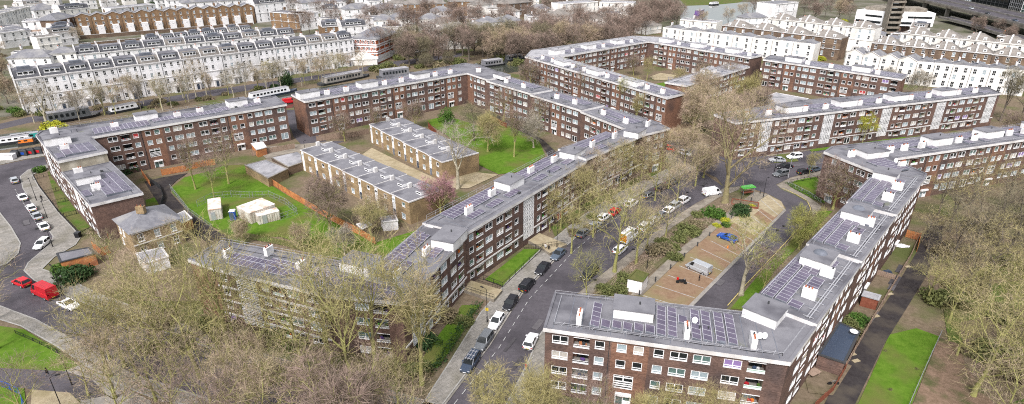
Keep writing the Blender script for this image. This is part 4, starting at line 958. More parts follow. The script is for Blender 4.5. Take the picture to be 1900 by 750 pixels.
# low flat-roofed garages and stores
def shed(name,label,cat,pts,h,wm,rm,fas='concrete_brown',pxh=None,door=None):
    w_=[P(x,y,h) for x,y in pts]
    A=sum(w_[i-1][0]*w_[i][1]-w_[i][0]*w_[i-1][1] for i in range(len(w_)))
    if A<0: w_=w_[::-1]
    c=(sum(p[0] for p in w_)/len(w_),sum(p[1] for p in w_)/len(w_),0); r=thing(name,label,cat,c,world=True); r['h']=h
    b=MB(); n=len(w_)
    for i in range(n): a,c2=w_[i],w_[(i+1)%n]; b.quad((*a,0),(*c2,0),(*c2,h-.02),(*a,h-.02))
    b.build('wall',wm,r)
    q=MB(); i_=inset_poly(w_,.18); o_=inset_poly(w_,-.06)
    for i in range(n):
        j=(i+1)%n; q.quad((*o_[i],h-.15),(*o_[j],h-.15),(*o_[j],h+.04),(*o_[i],h+.04)); q.quad((*o_[i],h+.04),(*o_[j],h+.04),(*i_[j],h+.04),(*i_[i],h+.04)); q.quad((*i_[j],h-.1),(*i_[i],h-.1),(*i_[i],h+.04),(*i_[j],h+.04))
    q.build('roof_edge',fas,r); t=MB(); t.ngon(i_,h-.08); t.build('roof',rm,r)
    if door:
        k,u0,wd,hd,dm=door; a,c2=w_[k%n],w_[(k+1)%n]; d=axis(a,c2); nn=(d[1],-d[0])
        e1=(a[0]+d[0]*u0+nn[0]*.03,a[1]+d[1]*u0+nn[1]*.03); e2=(e1[0]+d[0]*wd,e1[1]+d[1]*wd)
        m=MB(); m.quad((*e1,.05),(*e2,.05),(*e2,hd),(*e1,hd)); m.build('door',dm,r)
    return r
shed('garage','low brick garage block with flat roof beside the fenced lawn','garage',[(454,306),(497,331),(534,313),(494,296)],2.6,'brick_yellow','felt_light')
shed('garage','low flat-roofed garage beyond the lawn garage, nearer the lane','garage',[(503,292),(535,310),(575,296),(552,281)],2.4,'brick_brown','felt_light')
shed('store','small white-roofed bin store against the left flats','store',[(466,266),(476,278),(494,273),(488,264)],2.4,'wood_orange','stucco','fascia')
shed('garage','long low garage roof beside the brick flats, upper right behind the tan tree','garage',[(1393,190),(1460,201),(1500,183),(1440,172)],3,'brick_brown','felt_light','fascia')
shed('garden_room','narrow black and orange garden shed by the left gable','shed',[(105,470),(112,486),(176,470),(165,459)],2.6,'wood_orange','felt','darkgrey')
shed('garden_room','timber-framed garden room beside the yellow brick villa','shed',[(323,400),(338,414),(356,405),(342,391)],2.6,'wood_orange','felt_light','fascia')
shed('garden_room','white glazed lean-to below the villa','conservatory',[(252,470),(268,489),(312,476),(300,459)],2.5,'stucco','felt_light','fascia')
shed('garden_shed','pale grey garden shed by the end house of the nearer row','shed',[(706,403),(710,412),(738,409),(733,399)],2.3,'stucco','felt_light','fascia')
shed('garden_shed','small grey shed roof in the back gardens under the red-brown tree','shed',[(662,416),(672,425),(690,417),(680,410)],2.0,'wood_grey','felt_light','fascia')
shed('kiosk','white hut with mossy roof beside the parking bays','hut',[(1165,516),(1192,522),(1203,508),(1180,500)],2.8,'stucco','moss_roof' if 'moss_roof' in M else 'grass_dull','grass_dull',door=(0,.8,1.0,2.0,'white'))
shed('garden_room','dark blue flat roofed garden extension behind the long right flats','extension',[(1519,657),(1567,673),(1595,615),(1558,598)],2.7,'brick_dark','car_darkblue','darkgrey')
shed('garden_shed','garden shed with green and red sides behind the long right flats','shed',[(1600,548),(1630,556),(1634,548),(1605,540)],2.2,'wood_red','felt_light','alu')
# ------------------------------------------------------------ office with concrete stair tower, flyover, glass towers
of=thing('office_building','white slab office with ribbon windows beside the flyover','office',(*P(1660,45,0),0),world=True)
def boxpx(b,pa,pb,h0,h1,dep,m=0,hp=None):
    hp=h1 if hp is None else hp; a,c=P(*pa,hp),P(*pb,hp); d=axis(a,c); e=(-d[1],d[0]); L=math.dist(a,c); x=(a[0]+c[0])/2+e[0]*dep/2; y=(a[1]+c[1])/2+e[1]*dep/2
    b.box((x,y,(h0+h1)/2),(L,dep,h1-h0),math.atan2(d[1],d[0]),m); return a,c,d,e,L
b=MB(); i1=boxpx(b,(1590,18),(1642,23),7,15,22); i2=boxpx(b,(1660,23),(1737,25),7,15,26); b.build('upper_storey','white',of)
b=MB()
for (a,c,d,e,L) in (i1,i2):
    for z0,z1,ins in((8.0,9.4,-.05),(11.6,12.8,-.06)):
        k0=.35 if z0>10 else .04
        p0=(a[0]+d[0]*L*k0-e[0]*.06,a[1]+d[1]*L*k0-e[1]*.06);p1=(a[0]+d[0]*L*.94-e[0]*.06,a[1]+d[1]*L*.94-e[1]*.06); b.quad((*p0,z0),(*p1,z0),(*p1,z1),(*p0,z1))
b.build('ribbon_window','glass_dark',of)
b=MB(); 
for (a,c,d,e,L) in (i1,i2):
    x=(a[0]+c[0])/2+e[0]*12;y=(a[1]+c[1])/2+e[1]*12; b.box((x,y,3.5),(L-3,18,7),math.atan2(d[1],d[0]),0); b.box((x,y,16),(L*.7,14,2),math.atan2(d[1],d[0]),1)
b.build('lower_storey',['brick_dark','concrete_brown'],of)
st=thing('stair_tower','raw concrete stair tower with stacked open landings in front of the white office','tower',(*P(1648,66,0),0),world=True)
b=MB(); x,y=P(1648,72,0)
for k in range(9):
    z=k*3; b.box((x,y,z+1.0),(7.5,6,1.1),-.1,0); b.box((x+.4,y+1.5,z+2.2),(4.8,3.6,1.5),-.1,1)
b.box((x-3.7,y+1,14),(.6,6,28),-.1,0); b.box((x+3.6,y+1,14),(.9,6,28),-.1,0); b.build('landing',['concrete_brown','glass_dark'],st)
# flyover
fo=thing('flyover','elevated concrete motorway crossing the top right corner','flyover',(*P(1800,60,0),0),world=True)
HF=9.0
n_=[P(1716,2,HF),P(1770,14.5,HF),P(1835,30.5,HF),P(1900,47.5,HF),P(1990,71,HF)]; dF=axis(n_[0],n_[-1]); eF=(-dF[1],dF[0]); n_=[(n_[0][0]-dF[0]*120,n_[0][1]-dF[1]*120)]+n_+[(n_[-1][0]+dF[0]*80,n_[-1][1]+dF[1]*80)]
fr_=[(p[0]+eF[0]*30,p[1]+eF[1]*30) for p in n_]
b=MB(); b.slab(n_+fr_[::-1],HF-1.4,HF,0,1); b.build('deck',['asphalt','concrete_brown'],fo)
for off in(0.2,15,29.8):
    s=MB()
    for p,q in zip(n_[:-1],n_[1:]): s.bar((p[0]+eF[0]*off,p[1]+eF[1]*off,HF+.45),(q[0]+eF[0]*off,q[1]+eF[1]*off,HF+.45),.25,.9)
    s.build('barrier','concrete',fo)
s=MB()
for off in(7.5,22):
    p,q=n_[0],n_[-1]; L=math.dist(p,q)
    for k in range(int(L/9)): s.box((p[0]+dF[0]*k*9+eF[0]*off,p[1]+dF[1]*k*9+eF[1]*off,HF+.012),(3,.2,.01),math.atan2(dF[1],dF[0]))
s.build('lane_marking','paint_line',fo)
for k in range(9):
    p=lerp(n_[0],n_[-1],(k+.5)/9)
    for off in(5,24):
        s=MB(); s.box((p[0]+eF[0]*off,p[1]+eF[1]*off,HF/2-.7),(2.0,2.4,HF-1.42),math.atan2(dF[1],dF[0])); s.build('pillar','concrete',fo)
rp=thing('slip_road','lower curved slip road below the flyover','ramp',(*P(1820,60,0),0),world=True)
c_=[P(1742,29,4),P(1790,42,3.6),P(1835,58,3),P(1885,76,2)]; b=MB()
L1=[(p[0],p[1]) for p in c_]; L2=[(p[0]+eF[0]*8,p[1]+eF[1]*8) for p in c_]; b.slab(L1+L2[::-1],2.2,3.2,0,1); b.build('deck',['asphalt','concrete'],rp)
for L_ in (L1,L2):
    s=MB()
    for p,q in zip(L_[:-1],L_[1:]): s.bar((*p,3.6),(*q,3.6),.25,.8)
    s.build('barrier','concrete',rp)
def tower(pa,pb,h,dep,base,frame,glass,label,nx,nz,z0=0):
    a=P(*pa,0);c=P(*pb,0); d=axis(a,c);e=(-d[1],d[0]);L=math.dist(a,c); r=thing('glass_tower',label,'office tower',(*a,0),world=True)
    b=MB(); b.box(((a[0]+c[0])/2+e[0]*dep/2,(a[1]+c[1])/2+e[1]*dep/2,h/2),(L,dep,h),math.atan2(d[1],d[0])); b.build('glazing',glass,r)
    g=MB()
    for (o,dd,LL,nn) in ((a,d,L,(-e[0],-e[1])),((a[0]+e[0]*dep,a[1]+e[1]*dep),(-e[0],-e[1]),dep,(-d[0],-d[1]))):
        for k in range(nx+1): u=k*LL/nx; p=(o[0]+dd[0]*u+nn[0]*.15,o[1]+dd[1]*u+nn[1]*.15); g.bar((*p,0),(*p,h),.35,.3)
        for k in range(nz+1): z=k*h/nz; g.bar((o[0]+nn[0]*.1,o[1]+nn[1]*.1,z),(o[0]+dd[0]*LL+nn[0]*.1,o[1]+dd[1]*LL+nn[1]*.1,z),.3,.4)
    g.build('mullion_grid',frame,r)
tower((1800,12),(1865,24),45,40,0,'darkgrey','glass_dark','dark glass office tower behind the flyover',9,14)
tower((1868,26),(1888,31),55,30,0,'alu','glass_dark','dark tower with white grid between the two glass towers',6,18)
tower((1890,34),(1990,58),60,40,0,'white','glass_green','pale blue glass tower with white fins at the top right corner',14,18)
tower((1770,6),(1800,12),18,40,0,'white','glass_blue','low white and blue glass building behind the flyover',8,5)
# ------------------------------------------------------------ ground
b=MB(); b.quad((-2600,-400,0),(2600,-400,0),(2600,4200,0),(-2600,4200,0)); structure('ground',b,'earth')
Z={'n':0}
def area(name,pts,m,z=None,px=True,hh=None,ms=None):
    Z['n']+=1; z=z if z is not None else .008+.0012*Z['n']
    b=MB(); w_=PP(pts,0) if px else pts
    if hh: b.slab(w_,0,hh,0,1)
    else: b.ngon(w_,z)
    return structure(name,b,[m,ms or 'concrete'] if hh else m)
# distant ground between houses is paved grey rather than earth
area('street',[(-400,95),(-400,20),(0,0),(2300,0),(2300,150),(1900,140),(1560,110),(1230,60),(1180,30),(980,20),(700,70),(660,120),(25,215),(-200,240)],'backland',z=.006)
area('road',[(-200,262),(-60,244),(50,218),(200,197),(400,166),(655,130),(700,118),(860,98),(860,104),(705,128),(560,152),(400,178),(200,207),(55,228),(-60,254),(-200,275)],'asphalt')
area('canal',[(-200,312),(-60,290),(80,266),(300,235),(520,203),(700,178),(860,150),(980,130),(1080,118),(1060,101),(960,108),(850,122),(700,147),(560,167),(480,180),(300,209),(200,224),(80,240),(0,250),(-60,260),(-200,280)],'water',z=-0+.012)
area('pool_water',[(1285,62),(1268,50),(1262,30),(1275,11),(1330,9),(1365,5),(1440,2),(1440,20),(1360,40),(1330,62)],'water')
area('bank_grass',[(1272,11),(1262,0),(1380,0),(1372,5),(1330,9)],'grass_dull')
# streets
R1L=[(780,800),(822,750),(905,640),(965,545),(1045,462),(1100,414),(1165,372),(1225,340),(1292,313)]
R1R=[(1345,348),(1320,362),(1290,378),(1240,410),(1180,460),(1110,514),(1040,570),(1012,608),(997,629),(989,651),(978,677),(940,750),(905,810)]
area('road',R1L+R1R,'asphalt')
area('road',[(1212,252),(1225,240),(1262,262),(1290,276),(1345,288),(1430,290),(1480,283),(1560,270),(1560,316),(1500,320),(1466,330),(1440,343),(1450,352),(1475,362),(1496,374),(1506,388),(1500,408),(1450,462),(1400,512),(1345,577),(1270,577),(1360,482),(1453,397),(1458,386),(1448,372),(1425,360),(1400,352),(1372,346),(1344,348),(1330,330),(1292,313),(1240,287)],'asphalt')
area('forecourt',[(1218,236),(1240,228),(1300,232),(1290,262),(1262,260),(1235,262),(1225,252)],'setts')
area('road',[(-120,330),(0,307),(50,296),(100,288),(100,302),(52,315),(37,328),(42,350),(68,393),(98,440),(94,452),(52,488),(44,503),(64,522),(160,566),(330,627),(480,680),(790,765),(760,810),(400,745),(240,692),(150,638),(65,592),(-60,545),(-60,512),(12,492),(34,472),(38,452),(20,420),(-20,370),(-120,365)],'asphalt')
area('lane',[(531,204),(546,204),(557,228),(606,262),(640,262),(575,285),(545,254),(534,226)],'asphalt')
# pavements, real kerb height
def pave(pts,m='concrete',h=.12,name='pavement'):
    if m=='concrete':
        w_=PP(pts); b=MB()
        for a,c in zip(w_[:-1],w_[1:]): b.bar((*a,h-.0),(*c,h-.0),.22,.03)
        structure('kerb',b,'kerb')
    return area(name,pts,'paving' if m=='concrete' else m,hh=h)
pave([(808,765),(822,750),(905,640),(965,545),(1045,462),(1100,414),(1165,372),(1225,340),(1292,313),(1240,287),(1225,296),(1250,308),(1215,326),(1150,358),(1080,402),(1005,462),(940,525),(893,580),(838,668),(788,745),(765,765)])
pave([(1012,608),(997,629),(989,651),(978,677),(940,750),(925,790),(1010,790),(1008,740),(1012,640),(1045,575)])
pave([(100,303),(53,315.5),(38,328),(43,350),(69,393),(99,440),(95,452),(53,488),(45,503),(64,521),(160,565),(330,626),(480,679),(790,764),(808,750),(480,655),(330,600),(180,545),(120,515),(78,500),(100,478),(140,455),(150,440),(108,395),(72,348),(60,326),(75,317),(102,308)])
pave([(-120,366),(-20,371),(20,421),(38,452),(34,471),(12,491),(-60,510),(-120,500)])
pave([(-60,546),(65,593),(150,639),(240,693),(400,746),(395,760),(300,745),(215,712),(150,672),(100,640),(40,606),(-60,575)])
pave([(-120,330),(0,306),(50,295),(100,287),(100,282),(50,288),(0,297),(-120,320)])
pave([(1170,548),(1250,472),(1315,420),(1400,356),(1425,361),(1330,424),(1272,472),(1192,548)],'concrete_brown',.08)
pave([(1345,349),(1320,363),(1290,379),(1240,411),(1180,461),(1110,515),(1041,571),(1060,580),(1125,525),(1190,472),(1250,420),(1300,388),(1335,366),(1372,352),(1372,347)],'concrete_brown',.1)
pave([(1466,331),(1441,344),(1451,351),(1476,361),(1497,373),(1507,388),(1502,402),(1520,392),(1525,384),(1500,366),(1470,350),(1462,344),(1475,336),(1540,322),(1540,314)],'concrete_brown')
pave([(1262,261),(1290,275),(1345,287),(1430,289),(1480,282),(1560,269),(1560,262),(1480,275),(1420,280),(1350,278),(1300,266),(1275,255)],'concrete_brown')
pave([(862,521),(930,540),(917,556),(875,545),(855,531)],'setts_pale',.1,'path') if False else None; pave([(960,437),(990,430),(1050,456),(1020,470),(1008,462)],'setts_pale',.1,'path') if False else None
# patched tarmac, drain covers, worn streaks
rg2=random.Random(11)
def onroad(n,ax,ay,bx,by,spread):
    for k in range(n):
        t=rg2.random(); p=lerp(P(ax,ay),P(bx,by),t); q=(p[0]+rg2.uniform(-spread,spread),p[1]+rg2.uniform(-spread,spread)*.4); yield q,math.atan2(P(bx,by)[1]-P(ax,ay)[1],P(bx,by)[0]-P(ax,ay)[0])
for ax,ay,bx,by,n,sp in ((900,730,1080,500,9,2.2),(1080,500,1300,340,9,2.0),(1300,320,1500,300,6,4),(1330,540,1470,400,6,1.5),(20,330,70,460,6,2.5),(80,560,330,680,8,2.5),(1560,720,1690,480,9,1.0)):
    for q,a in onroad(n,ax,ay,bx,by,sp):
        b=MB(); L_,W_=rg2.uniform(1.0,5),rg2.uniform(.5,1.6); ca,sa=math.cos(a),math.sin(a); pts_=[]
        for u,v in((-1,-1),(0,-1.1),(1,-.9),(1.05,1),(0,.95),(-1,1.05)): pts_.append((q[0]+u*L_/2*ca-v*W_/2*sa,q[1]+u*L_/2*sa+v*W_/2*ca))
        Z['n']+=1; b.ngon(pts_,.01+.004*Z['n']-.10 if False else .34 if False else .085+.0007*(Z['n']%40)); structure('road_patch',b,rg2.choice(['asphalt_patch','asphalt_patch','asphalt_worn']))
for ax,ay,bx,by,n,sp in ((900,730,1300,340,8,1.5),(40,340,70,440,3,1),(1340,540,1470,400,3,1)):
    for q,a in onroad(n,ax,ay,bx,by,sp):
        b=MB(); b.poly([(q[0]+.36*math.cos(t*math.pi/5),q[1]+.36*math.sin(t*math.pi/5),.118) for t in range(10)]); structure('drain_cover',b,'rubber')
# parking bays
area('parking_bays',[(1192,549),(1272,473),(1330,425),(1425,362),(1450,375),(1456,388),(1268,577),(1195,565)],'setts')
area('parking_bays_pale',[(1330,425),(1425,362),(1450,375),(1456,388),(1437,404),(1412,388),(1398,400),(1422,418),(1400,438),(1362,414)],'setts_pale')
area('car_park_kerb',[(1268,577),(1456,388),(1459,391),(1278,577)],'concrete')
ln=MB()
A_,B_=P(1192,549),P(1425,362); C_,D_=P(1270,572),P(1455,390)
for k in range(14):
    t=k/13; p,q=lerp(A_,B_,t),lerp(C_,D_,t); ln.bar((*p,.10),(*q,.10),.12,.02)
structure('parking_lines',ln,'paint_line')
# yellow kerb line and bay markings
def stripe(pts,w,m,z=.13,dash=None,name='road_marking'):
    b=MB(); w_=PP(pts)
    for a,c in zip(w_[:-1],w_[1:]):
        L=math.dist(a,c)
        if dash:
            n=int(L/(dash*2))
            for k in range(n): b.bar((*lerp(a,c,k/n),z),(*lerp(a,c,(k+.5)/n),z),w,.02)
        else: b.bar((*a,z),(*c,z),w,.02)
    return structure(name,b,m)
stripe([(842,752),(925,648),(982,556),(1062,470),(1116,424),(1180,380)],.12,'paint_line',dash=1.0)
stripe([(960,720),(985,668),(997,652)],.12,'paint_line',dash=.6)
stripe([(28,352),(55,395),(78,433)],.12,'paint_line',dash=.6)
stripe([(1498,375),(1504,388),(1498,407),(1440,470),(1385,528),(1350,568)],.15,'paint_yellow',z=.14)
stripe([(1452,350),(1476,361),(1497,373)],.15,'paint_yellow',z=.14)
stripe([(62,594),(150,640),(235,690)],.22,'concrete',z=.16,name='kerb_line')
stripe([(825,752),(908,642),(968,547),(1048,464)],.3,'concrete',z=.13,name='kerb_line')
stripe([(22,425),(36,450),(33,468),(14,486)],.15,'paint_yellow',z=.1)
# lawns
def lawn(pts,m='grass',name='lawn'): return area(name,pts,m)
lawn([(900,519),(972,463),(1006,463),(933,532)])
lawn([(857,567),(890,567),(858,618),(815,680),(795,690),(780,672),(800,640)])
lawn([(1030,440),(1075,400),(1130,368),(1190,338),(1225,322),(1215,315),(1150,340),(1085,372),(1020,418)],'grass_dull')
lawn([(318,349),(342,330),(377,321),(415,308),(453,306),(468,324),(496,341),(561,379),(640,425),(700,450),(705,470),(640,480),(520,440),(430,440),(389,418),(352,392),(319,357)])
lawn([(700,450),(760,432),(800,418),(810,428),(740,470),(705,490)])
lawn([(793,224),(825,216),(850,222),(895,236),(945,234),(1000,262),(1012,290),(960,320),(925,324),(885,305),(830,252),(800,233)])
lawn([(1460,337),(1514,329),(1530,345),(1530,378),(1505,368),(1463,345)])
lawn([(1355,574),(1425,490),(1520,393),(1545,392),(1440,500),(1385,576)])
lawn([(1590,755),(1650,622),(1700,610),(1742,625),(1690,755)])
lawn([(1500,277),(1575,265),(1680,252),(1680,258),(1580,272),(1506,282)]); lawn([(1436,303),(1482,300),(1470,285),(1440,288)],'grass_dull')
lawn([(-60,598),(45,612),(105,650),(150,680),(120,690),(0,684),(-60,680)]); lawn([(-60,715),(0,714),(45,722),(50,760),(-60,770)])
lawn([(88,320),(100,316),(170,420),(150,432),(110,392)],'grass_dull'); lawn([(270,372),(290,366),(302,378),(292,388),(272,384)])
lawn([(640,200),(700,196),(740,232),(690,232)],'grass_dull'); lawn([(230,560),(430,560),(640,650),(760,690),(740,730),(500,660),(250,600)],'grass_dull'); lawn([(1205,158),(1240,152),(1262,160),(1225,168)])
lawn([(420,425),(640,470),(700,490),(690,500),(520,455),(400,432)],'grass_dull')
lawn([(1745,540),(1900,520),(2000,560),(2000,760),(1800,760),(1760,640)],'grass_dull')
# paths
area('path',[(268,338),(300,330),(348,322),(330,334),(316,347),(316,358),(350,395),(390,422),(440,452),(404,462),(350,430),(300,388)],'asphalt_park')
area('path',[(905,206),(960,232),(1010,262),(1050,300),(1030,310),(1000,262),(945,234),(900,214)],'asphalt_park')
area('path',[(1525,760),(1560,690),(1600,625),(1655,545),(1700,470),(1722,420),(1750,420),(1745,470),(1690,560),(1640,640),(1582,760)],'asphalt_park')
area('path',[(-60,683),(0,684),(120,690),(170,705),(200,735),(150,745),(50,722),(-60,712)],'asphalt'); area('path',[(120,690),(170,670),(215,712),(280,745),(280,770),(150,770),(150,745),(200,735),(170,705)],'concrete')
area('sandy_patch',[(60,724),(130,730),(150,750),(110,775),(55,775)],'setts_pale')
area('leaf_litter',[(1690,760),(1742,628),(1780,640),(1850,760)],'leaves_ground'); area('leaf_litter',[(1780,600),(1950,560),(2000,700),(1850,760),(1790,680)],'earth')
area('yard',[(640,310),(690,275),(760,310),(815,335),(850,330),(880,320),(925,325),(870,350),(790,350),(700,318)],'setts_pale'); area('yard',[(470,275),(560,268),(620,262),(560,300),(500,300)],'concrete_brown')
area('garden_path',[(820,340),(870,318),(905,330),(860,350)],'setts_pale')
area('terrace_yard',[(1490,690),(1520,650),(1580,680),(1545,735),(1500,730)],'earth')
area('sand_court',[(1205,143),(1225,136),(1255,140),(1248,148),(1215,150)],'setts_pale')
area('towpath',[(0,300),(90,284),(90,276),(0,290)],'concrete')
area('clearing',[(1195,490),(1260,440),(1330,400),(1345,372),(1372,352),(1395,354),(1320,412),(1250,470),(1172,540),(1150,540)],'earth')
# ------------------------------------------------------------ trees
def rv(rg): return Vector((rg.gauss(0,1),rg.gauss(0,1),rg.gauss(0,1))).normalized()
def tree_proto(seed,H=14,spread=.9,first=.28,nb=(8,7,6,6),tw=4,tl=.9,twid=.03,trunk_r=.32,up=.35,limb_len=.5,pollard=False,lean=0):
    trunk_r*=.8
    rg=random.Random(seed); tb=MB(); rib=[]
    def branch(p,d,L,r,lvl):
        n=4 if lvl<2 else 3; pts=[Vector(p)]; q=Vector(p); dd=Vector(d); rs=[r]
        for k in range(n):
            j=rv(rg)*(.16 if lvl<2 else .25); u=Vector((0,0,up*(.5 if lvl<3 else .2)))
            dd=(dd+j+u*(.5)).normalized(); q=q+dd*(L/n); pts.append(q); rs.append(r*(1-.72*(k+1)/n))
        return pts,rs,dd
    def at(pts,t):
        x=t*(len(pts)-1); i=min(int(x),len(pts)-2); return pts[i].lerp(pts[i+1],x-i),(pts[i+1]-pts[i]).normalized()
    def ribbon(pts,w0,w1):
        s=rv(rg)
        for i in range(len(pts)-1):
            d=(pts[i+1]-pts[i]); sd=d.cross(s)
            if sd.length<1e-6: continue
            sd.normalize(); a=w0+(w1-w0)*i/(len(pts)-1); c=w0+(w1-w0)*(i+1)/(len(pts)-1)
            rib.append((pts[i]-sd*a,pts[i]+sd*a,pts[i+1]+sd*c,pts[i+1]-sd*c))
    def rec(pts,rs,L,lvl):
        # lvl: the level of the children to make
        if lvl>4:
            for k in range(tw):
                p,d=at(pts,rg.uniform(.15,1)); dd=(d*1.1+rv(rg)*.6+Vector((0,0,.15))).normalized(); l=tl*rg.uniform(.6,1.4)
                q=p+dd*l*.5; q2=q+(dd+rv(rg)*.35).normalized()*l*.5; ribbon([p,q,q2],twid*.5,twid*.22)
            return
        n=nb[lvl-1]; ang0=rg.uniform(0,6.28)
        for k in range(n):
            lo=.3 if lvl>1 else 0
            t=lo+(1-lo)*(k+.6)/n; t=min(t,.99)
            p,d=at(pts,t); ang=ang0+k*2.4; a1=d.orthogonal().normalized(); a2=d.cross(a1)
            side=a1*math.cos(ang)+a2*math.sin(ang)
            an=rg.uniform(.55,1.0)*(spread if lvl<3 else 1)
            dd=(d*math.cos(an)+side*math.sin(an)).normalized()
            if lvl==1: l=H*limb_len*rg.uniform(.75,1.1)*(1-.35*abs(t-.45))
            else: l=L*rg.uniform(.42,.68)*(1.15-.45*t)
            r0=max(rs[0]*(.62 if lvl==1 else .5)*(1-.4*t),.018)
            P_,R_,_=branch(p,dd,l,r0,lvl)
            if lvl<=2: tb.tube(P_,[max(x,.02) for x in R_],5 if lvl==1 else 4,0,cap=False)
            elif lvl==3: tb.tube(P_,[max(x,.014) for x in R_],3,0,cap=False)
            else: ribbon(P_,.02,.012)
            if pollard and lvl>=2:
                for m in range(tw*3):
                    e_,_d=P_[-1],(P_[-1]-P_[-2]).normalized(); g=(_d*.5+rv(rg)*.9+Vector((0,0,.3))).normalized(); l2=tl*rg.uniform(.6,1.5)
                    ribbon([e_,e_+g*l2*.5,e_+(g+rv(rg)*.2)*l2],twid*.5,twid*.25)
                if lvl==3: continue
            rec(P_,R_,l,lvl+1)
    h1=H*.75; tp=[Vector((0,0,-.1)),Vector((lean*.2,0,H*first*.5)),Vector((lean*.5,rg.uniform(-.2,.2),H*first)),Vector((lean,rg.uniform(-.5,.5),H*first+(h1-H*first)*.5)),Vector((lean*1.2,rg.uniform(-.6,.6),h1))]
    tr=[trunk_r*1.5,trunk_r*1.05,trunk_r*.9,trunk_r*.5,trunk_r*.15]
    tb.tube(tp,tr,8,0,cap=False); rec(tp[2:],[trunk_r*.8,0,0],H*.5,1)
    t=tb.mesh('trunk',['bark'],smooth=True)
    V_=np.array([[c for v in q for c in v] for q in rib],dtype=np.float32).reshape(-1,3)
    me=bpy.data.meshes.new('twigs'); n=len(rib); me.vertices.add(4*n); me.vertices.foreach_set('co',V_.ravel()); me.loops.add(4*n); me.loops.foreach_set('vertex_index',np.arange(4*n,dtype=np.int32))
    me.polygons.add(n); me.polygons.foreach_set('loop_start',np.arange(0,4*n,4,dtype=np.int32)); me.materials.append(M['twig']); me.update(calc_edges=True); me.validate()
    return t,me
PR={'a':tree_proto(1,14,.95,.25,(8,6,5,4),tw=4,tl=1.15,twid=.026),'b':tree_proto(2,14,.8,.3,(8,6,4,5),tw=3,tl=1.15,twid=.026),'c':tree_proto(3,14,1.05,.22,(9,6,5,4),up=.2,tw=4,tl=1.2,twid=.026),
 'up':tree_proto(4,14,.55,.25,(9,6,5,4),up=.6,tw=3,tl=1.1),'dense':tree_proto(5,9,1.0,.15,(11,7,5,4),tw=5,tl=.9,twid=.026),
 'thin':tree_proto(6,10,.7,.3,(7,5,5,3),tw=4,tl=.9,trunk_r=.18),'big':tree_proto(7,20,.9,.14,(8,6,5,4),tw=4,tl=1.4,trunk_r=.85,limb_len=.65,up=.4,twid=.028),
 'pollard':tree_proto(8,12,.8,.3,(7,4,3,1),tw=5,tl=1.1,trunk_r=.45,pollard=True,limb_len=.6),'thin2':tree_proto(9,10,.6,.2,(8,5,4,4),tw=4,tl=.8,trunk_r=.14),
 'brush':tree_proto(10,6,1.2,.05,(14,7,5,3),tw=4,tl=.8,trunk_r=.1,limb_len=.75)}
PR['fa']=tree_proto(21,14,.95,.25,(8,6,4,3),tw=2,tl=1.2,twid=.026,up=.45)
PR['fb']=tree_proto(22,14,.8,.3,(8,5,4,3),tw=2,tl=1.2,twid=.026,up=.5)
PR['fc']=tree_proto(23,14,1.0,.2,(8,6,4,3),tw=2,tl=1.2,twid=.026,up=.4)
PH=dict(fa=14,fb=14,fc=14,a=14,b=14,c=14,up=14,dense=9,thin=10,big=20,pollard=12,thin2=10,brush=6)
TN=[0]
def tree(kind,px,py,H,label,twig='twig',bark='bark',group=None,wide=1.0,world=None,name='bare_tree',gz=0):
    x,y=world if world else P(px,py,0)
    s=H/PH[kind]; r=thing(name,label,'tree',(x,y,gz),R.uniform(0,6.28),group); r.scale=(s*wide,s*wide,s)
    t,m=PR[kind]
    for nm,me,mm in (('trunk',t,bark),('crown',m,twig)):
        o=link(nm,me,r); o.material_slots[0].link='OBJECT'; o.material_slots[0].material=M[mm]
    return r
# foreground left stand (dense), in front of block E and along the hidden street
S1='bare tree with tan twigs in the dense stand across the lower left'
T='twig'
for i,(x,y,H,k,tw) in enumerate([(205,700,14,'fa','twig_green'),(232,682,13,'fc','twig_green'),(370,702,17,'fc','twig_green'),(300,665,14,'fb',T),(440,655,15,'fa','twig_green'),(500,715,12,'fc',T),
 (565,712,17,'fa','twig_green'),(655,742,19,'fb','twig_green'),(620,690,12,'fc',T),(470,775,11,'c',T),(330,790,11,'fa','twig_brown'),(560,810,12,'fc',T),(700,800,11,'fa',T),
 (230,800,10,'fc',T),(760,850,10,'fc',T),(420,870,13,'c','twig_brown'),(640,880,13,'dense','twig_brown'),(290,745,10,'fc',T),(265,610,12,'fa',T),(510,860,13,'fa',T),(395,760,11,'fa',T),(740,755,9,'fa','twig_green'),(205,668,9,'fb',T),(260,660,12,'fa','twig_green'),(320,700,12,'fa',T),(215,740,10,'a',T),(165,735,8,'fc',T),(420,700,11,'fb','twig_green'),(470,735,9,'fc','twig_brown'),(600,765,9,'a','twig_brown'),(255,700,10,'fa',T),(430,668,19,'fb','twig_green'),(610,668,17,'fb','twig_green'),(700,700,18,'fb','twig_green')]):
    tree(k,x,y,H,S1,tw,'bark',group='bare trees in the lower left stand',wide=1.0)
